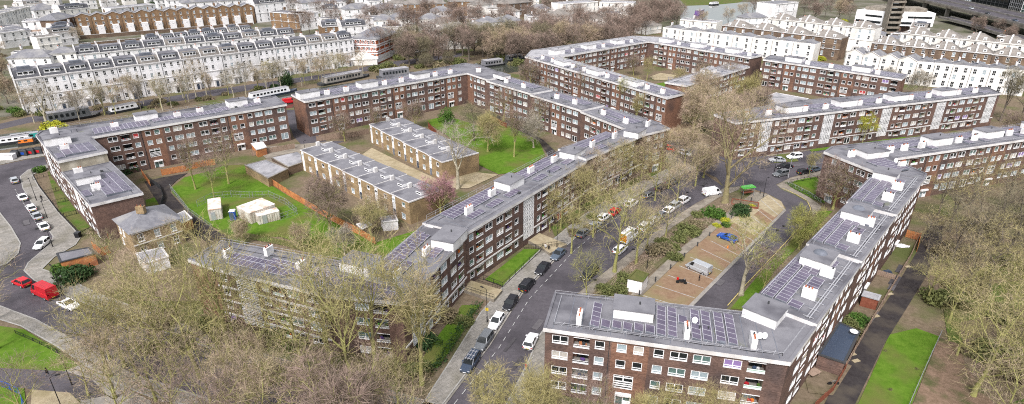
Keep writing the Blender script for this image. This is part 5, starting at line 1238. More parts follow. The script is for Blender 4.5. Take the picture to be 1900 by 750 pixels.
for i,(x,y,H,k,tw,lb) in enumerate([
 (783,716,17,'up','twig_green','slender green-barked tree beside the hedge at the corner of the street lawn'),
 (905,810,9,'thin2','twig_green','bare bushy tree at the bottom edge over the main road'),
 (985,840,10,'dense','twig_green','bare tree at the bottom edge under the corner block, over the pavement'),
 (1090,850,10,'b','twig_brown','brown bare tree at the bottom edge before the brick corner block, left of three'),
 (1200,860,9,'dense','twig_green','bare tree at the bottom edge before the brick corner block, middle of three'),
 (1310,860,10,'a','twig_green','greenish bare tree at the bottom edge before the brick corner block, right of three'),
 (-20,600,14,'fc','twig','bare tree at the left edge beside the lower left street'),
 (-5,650,11,'fa','twig','bare tree on the grass at the left edge, lower left'),
 (-60,520,13,'fa','twig','bare tree at the left edge behind the red car'),
 (60,800,10,'fc','twig_brown','bare tree at the bottom left corner above the blue railing'),
 (215,520,9,'fa','twig','bare tan tree in front of the yellow villa, left'),
 (290,540,10,'fc','twig','bare tan tree in front of the yellow villa, right'),
 (345,520,10,'fb','twig','bare tan tree between the villa and the hidden brick flats'),
 (455,452,5,'dense','twig','tan thicket tree on the lawn edge below the white cabins'),
 (560,462,5,'dense','twig','tan thicket tree on the lawn below the red-brown tree'),
 (640,474,5.5,'dense','twig_pale','pale thicket tree by the end of the orange fence'),
 (690,455,8,'thin','twig_green','thin bare tree in the gap beside the pale garden shed'),
 (613,428,11,'dense','twig_brown','broad red-brown bare tree over the orange fence'),
 (818,403,8.5,'dense','blossom','tree covered in pink blossom beside the end house'),
 (700,425,6,'brush','twig','bushy bare shrub tree in the back gardens of the nearer row'),
 (850,350,14,'pollard','twig_pale','pale pollarded plane tree beside the farther row of houses'),
 (954,292,12,'up','twig_brown','dark bare tree standing on the courtyard lawn'),
 (880,262,11,'c','twig_dark','broad dark bare tree beside the courtyard lawn'),
 (905,282,10,'dense','twig_green','greenish bare tree in the middle of the courtyard'),
 (990,275,9,'dense','twig_pale','pale budding tree at the right side of the courtyard lawn'),
 (935,225,10,'b','twig_brown','brown bare tree close to the stepping flats, left'),
 (1000,245,10,'a','twig_brown','brown bare tree close to the stepping flats, middle'),
 (700,262,9,'up','twig_brown','brown bare tree before the middle flats, near their fence'),
 (640,262,8,'dense','twig_brown','brown spindly tree before the middle flats, left'),
 (770,240,8,'dense','twig_brown','brown bare tree before the middle flats, behind the farther row'),
 (363,352,11,'up','twig_brown','bare tree on the fenced lawn, left of three in front of the left flats'),
 (398,368,10,'thin','twig_brown','bare tree on the fenced lawn, middle of three in front of the left flats'),
 (425,342,12,'b','twig_brown','bare tree on the fenced lawn, right of three in front of the left flats'),
 (1345,376,21,'big','twig','huge plane tree with thick green limbs at the road junction'),
 (1140,505,17,'fc','twig_green','big spreading tree with yellow-green limbs on the road island'),
 (1088,552,8,'fc','twig_yg','low yellow-green tree at the island tip beside the black car'),
 (1180,490,12,'fa','twig','tan bare tree just right of the spreading island tree'),
 (1375,548,12,'pollard','twig_yg','yellow-green pollarded tree beside the car park road'),
 (1482,462,8,'dense','twig_yg','small yellow-green bare tree near the car park bend'),
 (1410,560,9,'thin','twig_brown','thin brown tree behind the pollarded car park tree'),
 (1545,388,10,'dense','twig_brown','reddish bare tree against the wedge end of the far flats'),
 (1500,330,6,'thin2','twig_green','little bare tree on the corner lawn by the junction'),
 (1330,262,14,'c','twig','broad tan tree between the far courtyard and the junction, right'),
 (1290,240,13,'dense','twig','broad tan tree between the far courtyard and the junction, left'),
 (1365,290,13,'a','twig_green','greenish tree behind the huge plane tree'),
 (1420,275,12,'b','twig','tan tree before the left end of the lattice flats'),
 (1400,235,11,'dense','twig_brown','brown tree behind the left end of the lattice flats'),
 (1598,272,8,'thin','leaf_yellow','yellow-budded tree before the lattice flats'),
 (1480,262,9,'up','twig_brown','slim brown tree before the lattice flats'),
 (90,238,13,'pollard','twig_pale','pale pollarded plane with thick limbs on the canal bank at left'),
 (1160,215,12,'b','twig_yg','yellow-green tree between the stepping flats and the far courtyard, centre'),
 (1085,190,10,'thin','twig_brown','thin brown tree between the stepping flats and the far courtyard, left'),
 (1180,235,9,'up','twig_green','slim green tree behind the street block end'),
 (985,165,10,'dense','twig_brown','brown tree at the west corner of the far courtyard flats'),
 (1200,150,9,'b','twig_green','green tinged tree inside the far courtyard, left'),
 (1260,165,8,'a','twig_green','green tinged tree inside the far courtyard, right'),
 (1175,140,8,'dense','twig_brown','brown tree inside the far courtyard against the back flats'),
 (1300,150,8,'dense','twig_brown','brown tree inside the far courtyard near the low flats'),
 (1855,225,15,'up','twig_dark','dark upright tree at the end of the lattice flats, left of two'),
 (1890,230,15,'a','twig_dark','dark upright tree at the end of the lattice flats, right of two'),
 (1880,262,7,'brush','twig_brown','brown thicket below the dark upright trees'),
 (1570,92,11,'thin2','twig_brown','bare forked tree between the white terraces'),
 (1840,165,9,'a','twig_pale','pale bare tree before the right end of the white terrace'),
 (1640,175,9,'dense','twig_pale','pale bare tree behind the upper right flats'),
 (1700,180,9,'dense','twig_pale','pale bare tree between the upper right flats and the lattice flats'),
 (1060,470,10,'fa','twig_green','greenish bare tree on the pavement by the entrance path'),
 ]):
    tree(k,x,y,H,lb,tw,'bark_brown' if k=='big' else 'bark_pale' if 'pale' in tw or k=='pollard' else ('bark_dark' if 'dark' in tw else 'bark'))
for (x,y,H,k,tw) in [(1040,425,10,'fc',T),(1075,400,11,'a','twig_green'),(1110,378,12,'c',T),(1150,355,12,'a','twig_green'),(1190,332,11,'c',T),(1225,318,11,'a',T),(1215,372,11,'fc','twig_green'),(1255,385,10,'a',T),(1100,440,10,'fa','twig_green'),(1235,440,9,'fc',T),(1160,420,9,'fa',T),(1290,345,10,'c',T),(1270,310,10,'dense',T),(1200,460,8,'fa','twig_green'),(1130,340,9,'dense',T),(1170,320,9,'dense','twig_green'),(1060,375,9,'dense','twig_green'),(1305,330,8,'dense',T),(1020,430,8,'thin2','twig_green'),(1185,395,8,'fb','twig_brown'),(1240,350,9,'fa',T)]:
    tree(k,x,y,H,'tan bare street tree in the tangle over the parked cars, centre right',tw,'bark',group='bare street trees over the parked cars')
# right-hand mass
for (x,y,H,k,tw) in [(1800,480,14,'fa','twig_dark'),(1870,470,14,'fc','twig_dark'),(1760,430,13,'fa','twig_green'),(1930,450,14,'a','twig_dark'),(1860,390,12,'fa','twig_green'),(1800,380,11,'fc','twig_green'),(1930,380,12,'fa','twig_green'),(1990,520,14,'fc','twig_dark'),(1830,540,13,'fa','twig_green'),(1760,500,12,'fc','twig_dark'),(1720,465,9,'fa','twig_green'),(1900,330,10,'fa','twig_green'),(1780,560,11,'fc','twig_green'),(1850,460,11,'fb','twig_dark'),(1900,520,12,'fa','twig_dark'),(1740,400,8,'fb','twig_dark')]:
    tree(k,x,y,H,'dark bare tree in the thicket at the right edge behind the long flats',tw,'bark_dark',group='dark trees at the right edge',wide=1.15)
for (x,y,H,k,tw) in [(1805,735,15,'fc','twig_green'),(1900,760,15,'fa','twig_green'),(1760,600,10,'fa','twig_green'),(1850,640,13,'fc','twig_green'),(1920,640,14,'fa','twig_green'),(1980,700,15,'fc','twig_green'),(1720,560,8,'fa','twig_green'),(1880,560,10,'fa','twig_green'),(1960,840,13,'fa','twig_green'),(1850,800,11,'fc','twig'),(1905,690,12,'fa','twig'),(1775,660,7,'fa','twig_green')]:
    tree(k,x,y,H,'light greenish bare tree spreading at the lower right beside the lawn',tw,'bark',group='greenish trees at the lower right',wide=1.15)
# canal-side street trees before the white terrace
for i,(x,y,H,k) in enumerate([(150,222,9,'b'),(195,214,9,'up'),(215,212,9,'thin'),(262,205,9,'up'),(300,200,9,'b'),(345,190,8,'thin'),(392,182,8,'up'),(425,178,8,'thin'),(480,170,8,'up'),(500,165,7,'thin'),(565,155,8,'up'),(592,150,8,'up'),(645,140,8,'thin')]):
    tree(k,x,y,H,'bare street tree before the long white terrace, %s from the left'%ORD[i],'twig_pale' if i%2 else 'twig','bark_dark' if i%3==0 else 'bark',group='street trees before the white terrace')
# trees among the villas at the top
rg=random.Random(3)
pts=[(735,105,'b'),(762,95,'up'),(790,88,'up'),(805,100,'up'),(822,92,'a'),(845,98,'up'),(858,90,'a'),(880,98,'dense'),(900,92,'b'),(925,100,'dense'),(950,90,'c'),(975,100,'c'),(1000,95,'a'),(1020,75,'up'),(1040,85,'up'),(1055,70,'a'),(1075,80,'c'),(1095,70,'b'),(1110,85,'c'),(1130,75,'a'),(1150,85,'dense'),(1170,70,'c'),(1190,62,'c'),(1215,55,'dense'),(1245,48,'c'),(1255,30,'a'),(1225,35,'c'),(1200,38,'b'),(1180,48,'a'),(1000,60,'b'),(975,70,'a'),(960,112,'dense'),(870,112,'up'),(905,108,'up'),(720,90,'a'),(708,110,'thin'),(760,118,'dense'),(790,122,'brush'),(830,116,'brush'),(690,45,'b'),(600,42,'thin'),(575,60,'a'),(560,66,'b'),(620,30,'dense'),(545,25,'c'),(650,30,'up'),(1010,115,'dense'),(1045,92,'dense'),(1090,95,'dense'),(1120,95,'dense'),(1145,100,'c')]
def inpoly(x,y,w_):
    c=False
    for i in range(len(w_)):
        (x1,y1),(x2,y2)=w_[i-1],w_[i]
        if (y1>y)!=(y2>y) and x<(x2-x1)*(y-y1)/(y2-y1)+x1: c=not c
    return c
def fill(poly,n,sp):
    out=[]; t=0
    while len(out)<n and t<4000:
        t+=1; x=rg.uniform(min(p[0] for p in poly),max(p[0] for p in poly)); y=rg.uniform(min(p[1] for p in poly),max(p[1] for p in poly))
        if inpoly(x,y,poly) and all(abs(x-a)>sp or abs(y-b)>sp*.5 for a,b in out): out.append((x,y))
    return out
pts+=[(x,y,rg.choice(['dense','c','a','dense'])) for x,y in fill([(560,62),(700,40),(960,20),(1180,0),(1230,12),(1180,34),(960,60),(820,80),(700,66)],44,14)]
pts+=[(x,y,rg.choice(['dense','c','a','dense','b'])) for x,y in fill([(705,112),(720,92),(830,98),(960,76),(1060,58),(1180,40),(1235,18),(1262,44),(1215,66),(1120,92),(1000,104),(860,114),(760,122)],70,9)]
pts.sort(key=lambda p:-p[1]); far=pts[52:]; pts=pts[:52]
for (x,y,k) in pts:
    tree(k,x,y+4,rg.uniform(10,15) if k!='brush' else 5,'bare tree in the belt between the canal and the top centre villas',rg.choice(['twig_brown','twig','twig_dark','twig_dark','twig_brown']),'bark_dark',group='bare trees of the canal belt',wide=rg.uniform(1.0,1.35))
def woodland(items):
    Vt,Ft,Vc,nc=[],[],[],0; nt_=0; loops=[]
    VV={}
    for kind in {i[2] for i in items}:
        t,m=PR[kind]; a1=np.empty(len(t.vertices)*3,dtype=np.float32); t.vertices.foreach_get('co',a1); a2=np.empty(len(m.vertices)*3,dtype=np.float32); m.vertices.foreach_get('co',a2)
        fl=np.empty(len(t.loops),dtype=np.int32); t.loops.foreach_get('vertex_index',fl); VV[kind]=(a1.reshape(-1,3),a2.reshape(-1,3),fl)
    for x,y,kind in items:
        X,Y=P(x,y+4,0); H=rg.uniform(10,15); sc_=H/PH[kind]; w_=rg.uniform(1,1.35); an=rg.uniform(0,6.28); c_,s_=math.cos(an),math.sin(an)
        Mx=np.array([[c_*sc_*w_,-s_*sc_*w_,0],[s_*sc_*w_,c_*sc_*w_,0],[0,0,sc_]],dtype=np.float32); o=np.array([X,Y,0],dtype=np.float32)
        tv,cv,fl=VV[kind]; Vt.append(tv@Mx.T+o); Ft.append(fl+nt_); nt_+=len(tv); Vc.append(cv@Mx.T+o)
    V_=np.concatenate(Vt+Vc); L=np.concatenate(Ft+[np.arange(sum(len(v) for v in Vc),dtype=np.int32)+nt_]); n=len(L)//4; n0=sum(len(f) for f in Ft)//4
    me=bpy.data.meshes.new('woodland'); me.vertices.add(len(V_)); me.vertices.foreach_set('co',V_.ravel()); me.loops.add(len(L)); me.loops.foreach_set('vertex_index',L.astype(np.int32)); me.polygons.add(n); me.polygons.foreach_set('loop_start',np.arange(0,4*n,4,dtype=np.int32))
    me.materials.append(M['bark_dark']); me.materials.append(M['twig_brown']); mi=np.ones(n,dtype=np.int32); mi[:n0]=0; me.polygons.foreach_set('material_index',mi); me.update(calc_edges=True); me.validate()
    o=link('woodland',me); tag(o,'brown mass of bare trees between the top centre villas','woodland',kind='stuff')
woodland(far)
pts=[(1395,25,'c'),(1375,38,'a'),(1400,12,'b'),(1490,30,'c'),(1510,35,'dense'),(1530,30,'c'),(1555,35,'dense'),(1575,38,'a'),(1500,14,'dense'),(1540,14,'c'),(1570,18,'dense'),(1350,52,'thin'),(1300,60,'thin')]
for (x,y,k) in pts:
    tree(k,x,y+3,rg.uniform(11,15),'brown bare tree in the clump between the pool water and the white office',rg.choice(['twig_brown','twig','twig_brown']),'bark_dark',group='bare trees between pool and office')
for i,(x,y,k) in enumerate([(5,110,'a'),(10,150,'dense'),(15,190,'dense'),(150,80,'a'),(200,12,'b'),(150,5,'dense'),(325,8,'a'),(-10,220,'c'),(1810,60,'dense'),(1850,62,'c'),(1870,80,'dense'),(1640,8,'b')]):
    tree(k,x,y+3,9,['bare tree at the left edge beside the white terrace end, farthest','bare tree at the left edge beside the white terrace end, middle','bare tree at the left edge beside the white terrace end, nearest','bare grey tree in front of the zigzag terrace at its left','bare tree left of the plain white block at the top','bare tree at the top left among villas','bare tree between white villas above the zigzag terrace','bare tree over the left end of the canal','bare brown tree under the flyover, left of three','bare brown tree under the flyover, middle of three','bare brown tree under the flyover, right of three','bare tree beside the stair tower'][i],'twig_brown' if i>7 else 'twig','bark_dark')
for (x,y) in fill([(1280,190),(1400,170),(1330,150),(1420,240),(1330,285),(1250,250),(1270,215)],12,14):
    tree(rg.choice(['dense','c','fa']),x,y,rg.uniform(9,12),'tan tree in the mass between the far courtyard and the junction',rg.choice(['twig','twig_brown','twig_green']),group='tan trees between far courtyard and junction')
for (x,y) in fill([(1000,150),(1060,160),(1150,190),(1215,215),(1200,222),(1080,180),(990,160)],8,14):
    tree(rg.choice(['thin','thin2','up']),x,y,rg.uniform(8,10),'slim bare tree in the gap behind the stepping flats',rg.choice(['twig_yg','twig_brown','twig_green']),group='slim trees behind the stepping flats')
for (x,y) in fill([(60,236),(300,206),(480,178),(700,142),(700,128),(480,160),(300,186),(60,214)],30,11):
    tree(rg.choice(['fa','fb','thin','fc']),x,y,rg.uniform(8,12),'small bare tree on the strip between canal and white terrace',rg.choice(['twig_pale','twig','twig_green']),'bark_pale',group='small trees on the canal strip')
for (x,y) in fill([(1060,205),(960,180),(850,190),(700,205),(880,250),(1000,235)],7,20):
    tree(rg.choice(['thin','fb']),x,y,rg.uniform(8,10),'slim brown tree on the courtyard side of the stepping and middle flats','twig_brown',group='slim trees on the courtyard side')
# ------------------------------------------------------------ leafy shrubs
def leafmesh(seed,n=1600,flat=.8,ls=.16):
    rg=np.random.default_rng(seed); nc=14
    c=rg.normal(size=(nc,3)); c/=np.linalg.norm(c,axis=1)[:,None]; c*=rg.uniform(.25,.75,(nc,1)); c[:,2]=np.abs(c[:,2])*.9+.1
    idx=rg.integers(0,nc,n); d=rg.normal(size=(n,3)); d/=np.linalg.norm(d,axis=1)[:,None]; p=c[idx]+d*rg.uniform(.22,.42,(n,1)); p[:,2]=np.maximum(p[:,2],.02)*flat*1.1
    a=rg.normal(size=(n,3)); a/=np.linalg.norm(a,axis=1)[:,None]; b_=np.cross(a,rg.normal(size=(n,3))); b_/=np.linalg.norm(b_,axis=1)[:,None]
    s=rg.uniform(.5,1.2,(n,1))*ls*.5
    V_=np.stack([p-a*s-b_*s*.5,p+a*s-b_*s*.5,p+a*s+b_*s*.5,p-a*s+b_*s*.5],1).astype(np.float32).reshape(-1,3)
    me=bpy.data.meshes.new('foliage'); me.vertices.add(4*n); me.vertices.foreach_set('co',V_.ravel()); me.loops.add(4*n); me.loops.foreach_set('vertex_index',np.arange(4*n,dtype=np.int32)); me.polygons.add(n); me.polygons.foreach_set('loop_start',np.arange(0,4*n,4,dtype=np.int32)); me.materials.append(M['leaf']); me.update(calc_edges=True); me.validate(); return me
LM=[leafmesh(1,2600,.8,.13),leafmesh(2,2600,1.3,.11),leafmesh(3,1800,.6,.13)]
def bush(px,py,r,label,m='leaf',k=0,name='shrub',z=1.0,group=None,cat='shrub'):
    x,y=P(px,py,0); t=thing(name,label,cat,(x,y,0),R.uniform(0,6),group); o=link('foliage',LM[k],t); o.scale=(r,r,r*z); o.material_slots[0].link='OBJECT'; o.material_slots[0].material=M[m]
    s=MB(); 
    for j in range(4): a=j*1.6; s.tube([(0,0,-.05),(math.cos(a)*r*.25,math.sin(a)*r*.25,r*.6*z)],[.07,.02],4,cap=False)
    key='stem%.1f%.1f'%(r,z)
    if key not in WM: WM[key]=s.mesh('stem',['bark'])
    link('stem',WM[key],t); return t
for a in [(240,318,3.2,'dark leafy evergreen shrub in the courtyard corner by the L-shaped roof','leaf_dark',0),
 (1322,402,3.0,'dense dark green evergreen shrub at the foot of the huge plane tree','leaf',0),(1375,395,3.2,'low dark spreading shrub behind the evergreen by the plane tree','leaf_dark',2),
 (1346,412,1.3,'bright yellow shrub beside the parking bays','leaf_yellow',0),(1330,420,1.2,'small yellow-green shrub left of the bright yellow one','leaf_yellow',2),(1348,420,1.3,'dark green ball shrub below the yellow one','leaf',0),
 (1275,432,3.2,'brown-green low shrub on the island, middle','leaf_olive',2),(1225,470,3.4,'scrubby brown shrub on the island, left','scrub',2),(1250,480,2.0,'green shrub next to the scrubby island bush','leaf_olive',0),(1290,420,2.4,'leafy scrub on the island near the plane tree','scrub',2),
 (532,158,4.0,'tall dark evergreen tree before the white terrace','leaf_dark',1),(510,164,3.0,'evergreen hedge shrub left of the tall evergreen','leaf_dark',2),
 (1521,112,3.0,'bright lime green bush beside the brown attic houses','leaf_yellow',0),(1460,32,4.5,'lime green tree between the attic houses and brown trees','leaf_yellow',0),(1565,42,4,'yellowish leafy bush before the brown tree clump','leaf_yellow',2),
 (100,240,4.5,'bright green bank shrub below the pale plane tree','leaf_yellow',2),(830,228,3.6,'bright green leafy tree at the left of the courtyard','leaf',1),
 (75,318,2.0,'small green garden shrub beside the left pavement','leaf',0),(140,520,3.6,'dark conifer-like shrub beside the lower left pavement','leaf_dark',0),(118,505,2.6,'dark green shrub behind the conifer shrub, lower left','leaf',0),
 (1570,610,2.6,'leafy garden shrub behind the long right flats, nearer','leaf_olive',0),(1590,596,2.0,'leafy garden shrub behind the long right flats, farther','leaf',0),
 (895,80,4,'dark evergreen by the cream villa','leaf_dark',1),(915,70,2.5,'round evergreen bush in front of the cream arch villa','leaf_dark',0),(285,14,4,'dark evergreen beside the large plain white building','leaf_dark',1),(655,0,5,'yellow flowering bush at the top edge','leaf_yellow',0),
 (1430,20,4,'dark evergreen beside the small white house at the top right','leaf_dark',1),(920,22,5,'green hedge before the brown brick villa, top centre','leaf_dark',2),
 (790,640,2.6,'dark hedge shrub beside the street lawn, middle','leaf_dark',2),(1415,565,2.0,'leafy shrub at the foot of the pollarded car park tree','leaf',2),
 (1755,262,2.5,'green shrub near the right end lawn strip','leaf',2),(1180,180,2.4,'green shrub between the far flats','leaf_olive',0),
 (820,590,3,'scrub beside the slab entrance path','scrub',2),(860,600,2.0,'green scrub at the hedge by the pavement','leaf_olive',2)]:
    bush(*a[:4],a[4],a[5])
for i,(x,y) in enumerate([(735,640),(760,660),(705,665),(640,640),(600,655),(560,640),(520,625),(480,612),(440,600),(470,640),(420,630),(380,610),(660,690),(610,705),(700,710),(540,700),(480,700),(300,600),(340,640),(280,650),(740,700),(775,690)]):
    bush(x,y,R.uniform(2.2,3.6),'low scrub under the trees before the half hidden brick flats',R.choice(['scrub','scrub','leaf_olive']),2,group='scrub before the half hidden flats')
for i,(x,y) in enumerate([(720,125),(750,128),(780,126),(815,126),(850,118),(700,132),(930,112),(960,120),(990,108),(1020,100),(1060,96),(1100,100),(1140,95),(1180,80),(740,110),(900,118),(1075,88),(1120,78),(1000,84)]):
    bush(x,y,R.uniform(3,5),'olive scrub on the canal bank belt at the top centre',R.choice(['scrub','leaf_olive','leaf_olive']),2,group='scrub on the canal bank belt')
for i,(x,y) in enumerate([(1760,470),(1820,430),(1880,500),(1790,540),(1860,590),(1900,420),(1750,560),(1830,660),(1890,700),(1840,510)]):
    bush(x,y,R.uniform(3,4.5),'green undergrowth bush in the thicket on the right',R.choice(['scrub','leaf_olive']),2,group='undergrowth bushes on the right')
for i,(x,y) in enumerate(fill([(40,224),(300,200),(480,172),(480,164),(300,190),(40,214)],16,12)):
    bush(x,y,R.uniform(2,3.2),'low scrub on the strip between canal and white terrace',R.choice(['scrub','leaf_olive','scrub']),2,group='scrub on the canal strip')
for i,(x,y) in enumerate(fill([(-40,100),(20,95),(25,150),(45,220),(-60,240)],8,12)):
    bush(x,y,R.uniform(2.5,4),'garden scrub at the left edge beside the white terrace end',R.choice(['scrub','leaf_olive','leaf']),2,group='scrub at the left edge')
for i,(x,y) in enumerate(fill([(1040,470),(1120,410),(1220,345),(1200,330),(1060,400),(1010,440)],8,14)):
    bush(x,y,R.uniform(1.2,2.2),'low garden scrub before the street block under the tangle',R.choice(['scrub','leaf_olive']),2,group='garden scrub before the street block')
for i,(x,y) in enumerate(fill([(1095,560),(1180,485),(1250,430),(1300,395),(1330,400),(1270,450),(1180,520),(1150,545)],13,14)):
    bush(x,y,R.uniform(1.3,2.6),'rough brown-green planting on the island between road and parking bays',R.choice(['scrub','scrub','leaf_olive']),2,group='island planting')
def hedge(pts,wd,hh,label,m='leaf_dark',dens=60,name='hedge'):
    w_=PP(pts); c=w_[len(w_)//2]; t=thing(name,label,'hedge',(*c,0),world=True); rg=random.Random(len(label)); b=MB()
    for a,q in zip(w_[:-1],w_[1:]):
        n=int(math.dist(a,q)*dens)
        for k in range(n):
            p=lerp(a,q,rg.random()); x=p[0]+rg.uniform(-wd,wd)/2;y=p[1]+rg.uniform(-wd,wd)/2;z=rg.uniform(.0,hh)*rg.uniform(.7,1)
            s=rg.uniform(.05,.13); u=rv(rg)*s; v=rv(rg)*s; o=Vector((x,y,z)); b.quad(tuple(o-u-v),tuple(o+u-v),tuple(o+u+v),tuple(o-u+v))
    b.build('foliage',m,t); return t
hedge([(890,565),(852,618),(812,682),(792,690)],1.6,1.1,'dark hedge between the lower street lawn and the pavement')
hedge([(1463,342),(1495,360),(1523,374)],1.8,.7,'bright green low hedge on the corner lawn','leaf',70)
hedge([(168,432),(200,455)],1.2,1.3,'clipped hedge by the left gable','leaf_olive',60)
hedge([(792,690),(700,672),(600,648),(480,640)],1.8,1.0,'rough hedge along the path in front of the half hidden flats','leaf_olive',50)
# small flower clumps on the lower right lawn
for i,(x,y) in enumerate([(1642,652),(1700,686),(1652,724)]): bush(x,y,.45,'clump of yellow daffodils on the lower right lawn, %s'%['upper left','upper right','lowest'][i],'leaf_olive',2,name='flower_clump',cat='flowers')
# thick leaf litter / undergrowth masses: short tangled stems
def scrubmass(name,label,poly,n,hh,m,ls=.35,lab=True):
    w_=PP(poly); xs=[p[0] for p in w_];ys=[p[1] for p in w_]; rg=random.Random(n); V_=[]; k=0
    def inside(x,y):
        c=False
        for i in range(len(w_)):
            (x1,y1),(x2,y2)=w_[i-1],w_[i]
            if (y1>y)!=(y2>y) and x<(x2-x1)*(y-y1)/(y2-y1)+x1: c=not c
        return c
    b=MB()
    while k<n:
        x,y=rg.uniform(min(xs),max(xs)),rg.uniform(min(ys),max(ys))
        if not inside(x,y): continue
        k+=1; p=Vector((x,y,rg.uniform(0,hh*.5))); d=(rv(rg)+Vector((0,0,.8))).normalized()*ls*rg.uniform(.5,1.6); s=rv(rg)*.03
        b.quad(tuple(p-s),tuple(p+s),tuple(p+d+s*.5),tuple(p+d-s*.5))
    o=b.build(name,m); tag(o,label,'undergrowth',kind='stuff'); return o
scrubmass('undergrowth','tangled brown undergrowth under the lower left trees',[(180,560),(400,590),(640,650),(780,690),(800,760),(500,900),(100,900),(230,700),(430,760),(700,800),(470,690),(200,590)],26000,.9,'twig')
scrubmass('undergrowth','brown undergrowth on the island between road and parking bays',[(1080,560),(1180,480),(1260,420),(1330,385),(1400,365),(1320,415),(1240,470),(1170,540)],7000,.7,'twig')
scrubmass('undergrowth','dry undergrowth below the right-hand thicket',[(1700,430),(1760,400),(1950,380),(2000,760),(1860,760),(1800,640),(1750,600),(1740,520)],16000,.8,'twig_green')
scrubmass('undergrowth','rough grass tufts behind the hidden flats',[(430,440),(640,480),(700,500),(720,490),(690,440),(560,430)],5000,.5,'twig_green')
# ------------------------------------------------------------ vehicles
def loft(b,st,m=0,close=True):
    n=len(st[0]); i0=len(b.v)
    for s in st: b.v+=s
    for k in range(len(st)-1):
        for j in range(n-1 if not close else n):
            a=i0+k*n+j;c=i0+k*n+(j+1)%n; b.f.append((a,c,c+n,a+n)); b.m.append(m)
    if close: b.f.append(tuple(i0+j for j in range(n-1,-1,-1))); b.m.append(m); b.f.append(tuple(i0+(len(st)-1)*n+j for j in range(n))); b.m.append(m)
CARS={}
def car_meshes(typ):
    if typ in CARS: return CARS[typ]
    L,W,H={'hatch':(4.1,1.76,1.48),'saloon':(4.6,1.8,1.44),'suv':(4.5,1.85,1.68),'coupe':(4.4,1.8,1.34),'van':(4.9,1.95,1.95),'bigvan':(5.6,2.05,2.5)}[typ]
    van='van' in typ
    # body side profile: x from rear(-) to front(+): (x, z deck, half width)
    hw=W/2
    if van: prof=[(-L/2,H*.52,.92),(-L/2+.12,H*.56,.98),(L*.18,H*.56,1.0),(L*.30,H*.52,1.0),(L*.44,H*.42,.95),(L/2-.05,H*.34,.84),(L/2,H*.26,.78)]
    else:
        dz=.93 if typ!='suv' else 1.05; rear=.98 if typ in('hatch','suv') else .9
        prof=[(-L/2,rear*dz*.78,.80),(-L/2+.1,rear*dz,.90),(-L*.3,dz,.99),(0,dz,1.0),(L*.2,dz*.98,1.0),(L*.36,dz*.86,.96),(L/2-.1,dz*.74,.86),(L/2,dz*.58,.76)]
    b=MB(); st=[]
    for x,z,k in prof:
        w=hw*k; st.append([(x,-w*.92,.22),(x,-w,.42),(x,-w*.99,z*.8),(x,-w*.90,z),(x,w*.90,z),(x,w*.99,z*.8),(x,w,.42),(x,w*.92,.22)])
    loft(b,st); body=b.mesh('body',['car_white'],smooth=False)
    # cabin
    b=MB(); g=MB()
    zb=prof[3][1]-.01
    if typ=='hatch': c=[(-L*.47,-L*.40),(L*.22,L*.03)]
    elif typ=='saloon': c=[(-L*.40,-L*.24),(L*.20,L*.02)]
    elif typ=='coupe': c=[(-L*.44,-L*.18),(L*.20,-.02)]
    elif typ=='suv': c=[(-L*.475,-L*.43),(L*.24,L*.08)]
    else: c=[(-L*.495,-L*.485),(L*.36,L*.23)]
    zb=zb if not van else H*.56-.01
    ztop=H; x0,x0t=c[0]; x1,x1t=c[1]; wb=hw*.90; wt=hw*(.74 if not van else .84)
    bt=[(x0,-wb,zb),(x1,-wb,zb),(x1,wb,zb),(x0,wb,zb)]; tp=[(x0t,-wt,ztop-.06),(x1t,-wt,ztop-.06),(x1t,wt,ztop-.06),(x0t,wt,ztop-.06)]
    def q4(i,j,k0=0,k1=1,e=0):
        pass
    faces=[(0,1),(1,2),(2,3),(3,0)]
    for i,j in faces: g.quad(bt[i],bt[j],tp[j],tp[i],0)
    gl=g.mesh('window_glass',['glass_dark'])
    r=MB(); i=0
    rt=[(x*.97 if True else x,y*.9,ztop) for x,y,z in tp]; n0=len(r.v)
    r.quad(*[(x,y,z) for x,y,z in rt]); 
    for i,j in faces: r.quad(tp[i],tp[j],rt[j],rt[i])
    # pillars
    for k in range(4): r.bar(bt[k],tp[k],.09,.09)
    if van:
        for s in(-1,1):  # blind side panels
            y0=s*(wb+.004);yt=s*(wt+.004); p=[(x0+.02,y0,zb),(x1-L*.2,y0,zb),(x1t-L*.12,yt,ztop-.06),(x0t+.02,yt,ztop-.06)]
            r.quad(*(p if s<0 else p[::-1]))
        if typ=='bigvan' or True: r.quad((x0-.006,-wb,zb),(x0-.006,-wb*.0-.01,zb),(x0t-.006,-.01,ztop-.06),(x0t-.006,-wt,ztop-.06)); r.quad((x0-.006,.01,zb),(x0-.006,wb,zb),(x0t-.006,wt,ztop-.06),(x0t-.006,.01,ztop-.06))
    else:
        for s in(-1,1):
            xm=(x0t+x1t)/2; r.bar((xm*.9,s*wb,zb),(xm,s*wt,ztop-.06),.08,.06)
    roof=r.mesh('roof',['car_white'])
    wh=MB(); 
    for k in range(1): wh.tube([(0,-.11,0),(0,.11,0)],[.32,.32],14,0); wh.tube([(0,-.115,0),(0,.115,0)],[.19,.19],10,1)
    wheel=wh.mesh('wheel',['rubber','alu'])
    lm=MB(); lm.box((0,0,0),(.12,.34,.14)); hl=lm.mesh('headlight',['lamp_clear']); lm=MB(); lm.box((0,0,0),(.1,.3,.2)); tl=lm.mesh('tail_light',['lamp_red'])
    bm_=MB(); bm_.box((L/2-.02,0,.34),(.1,W*.78,.16)); bm_.box((-L/2+.02,0,.36),(.1,W*.82,.18)); bp=bm_.mesh('bumper',['darkgrey'])
    mr=MB()
    for s in(-1,1): mr.box((x1-.35,s*(wb+.12),zb+.08),(.16,.22,.13))
    mi=mr.mesh('wing_mirror',['car_white'])
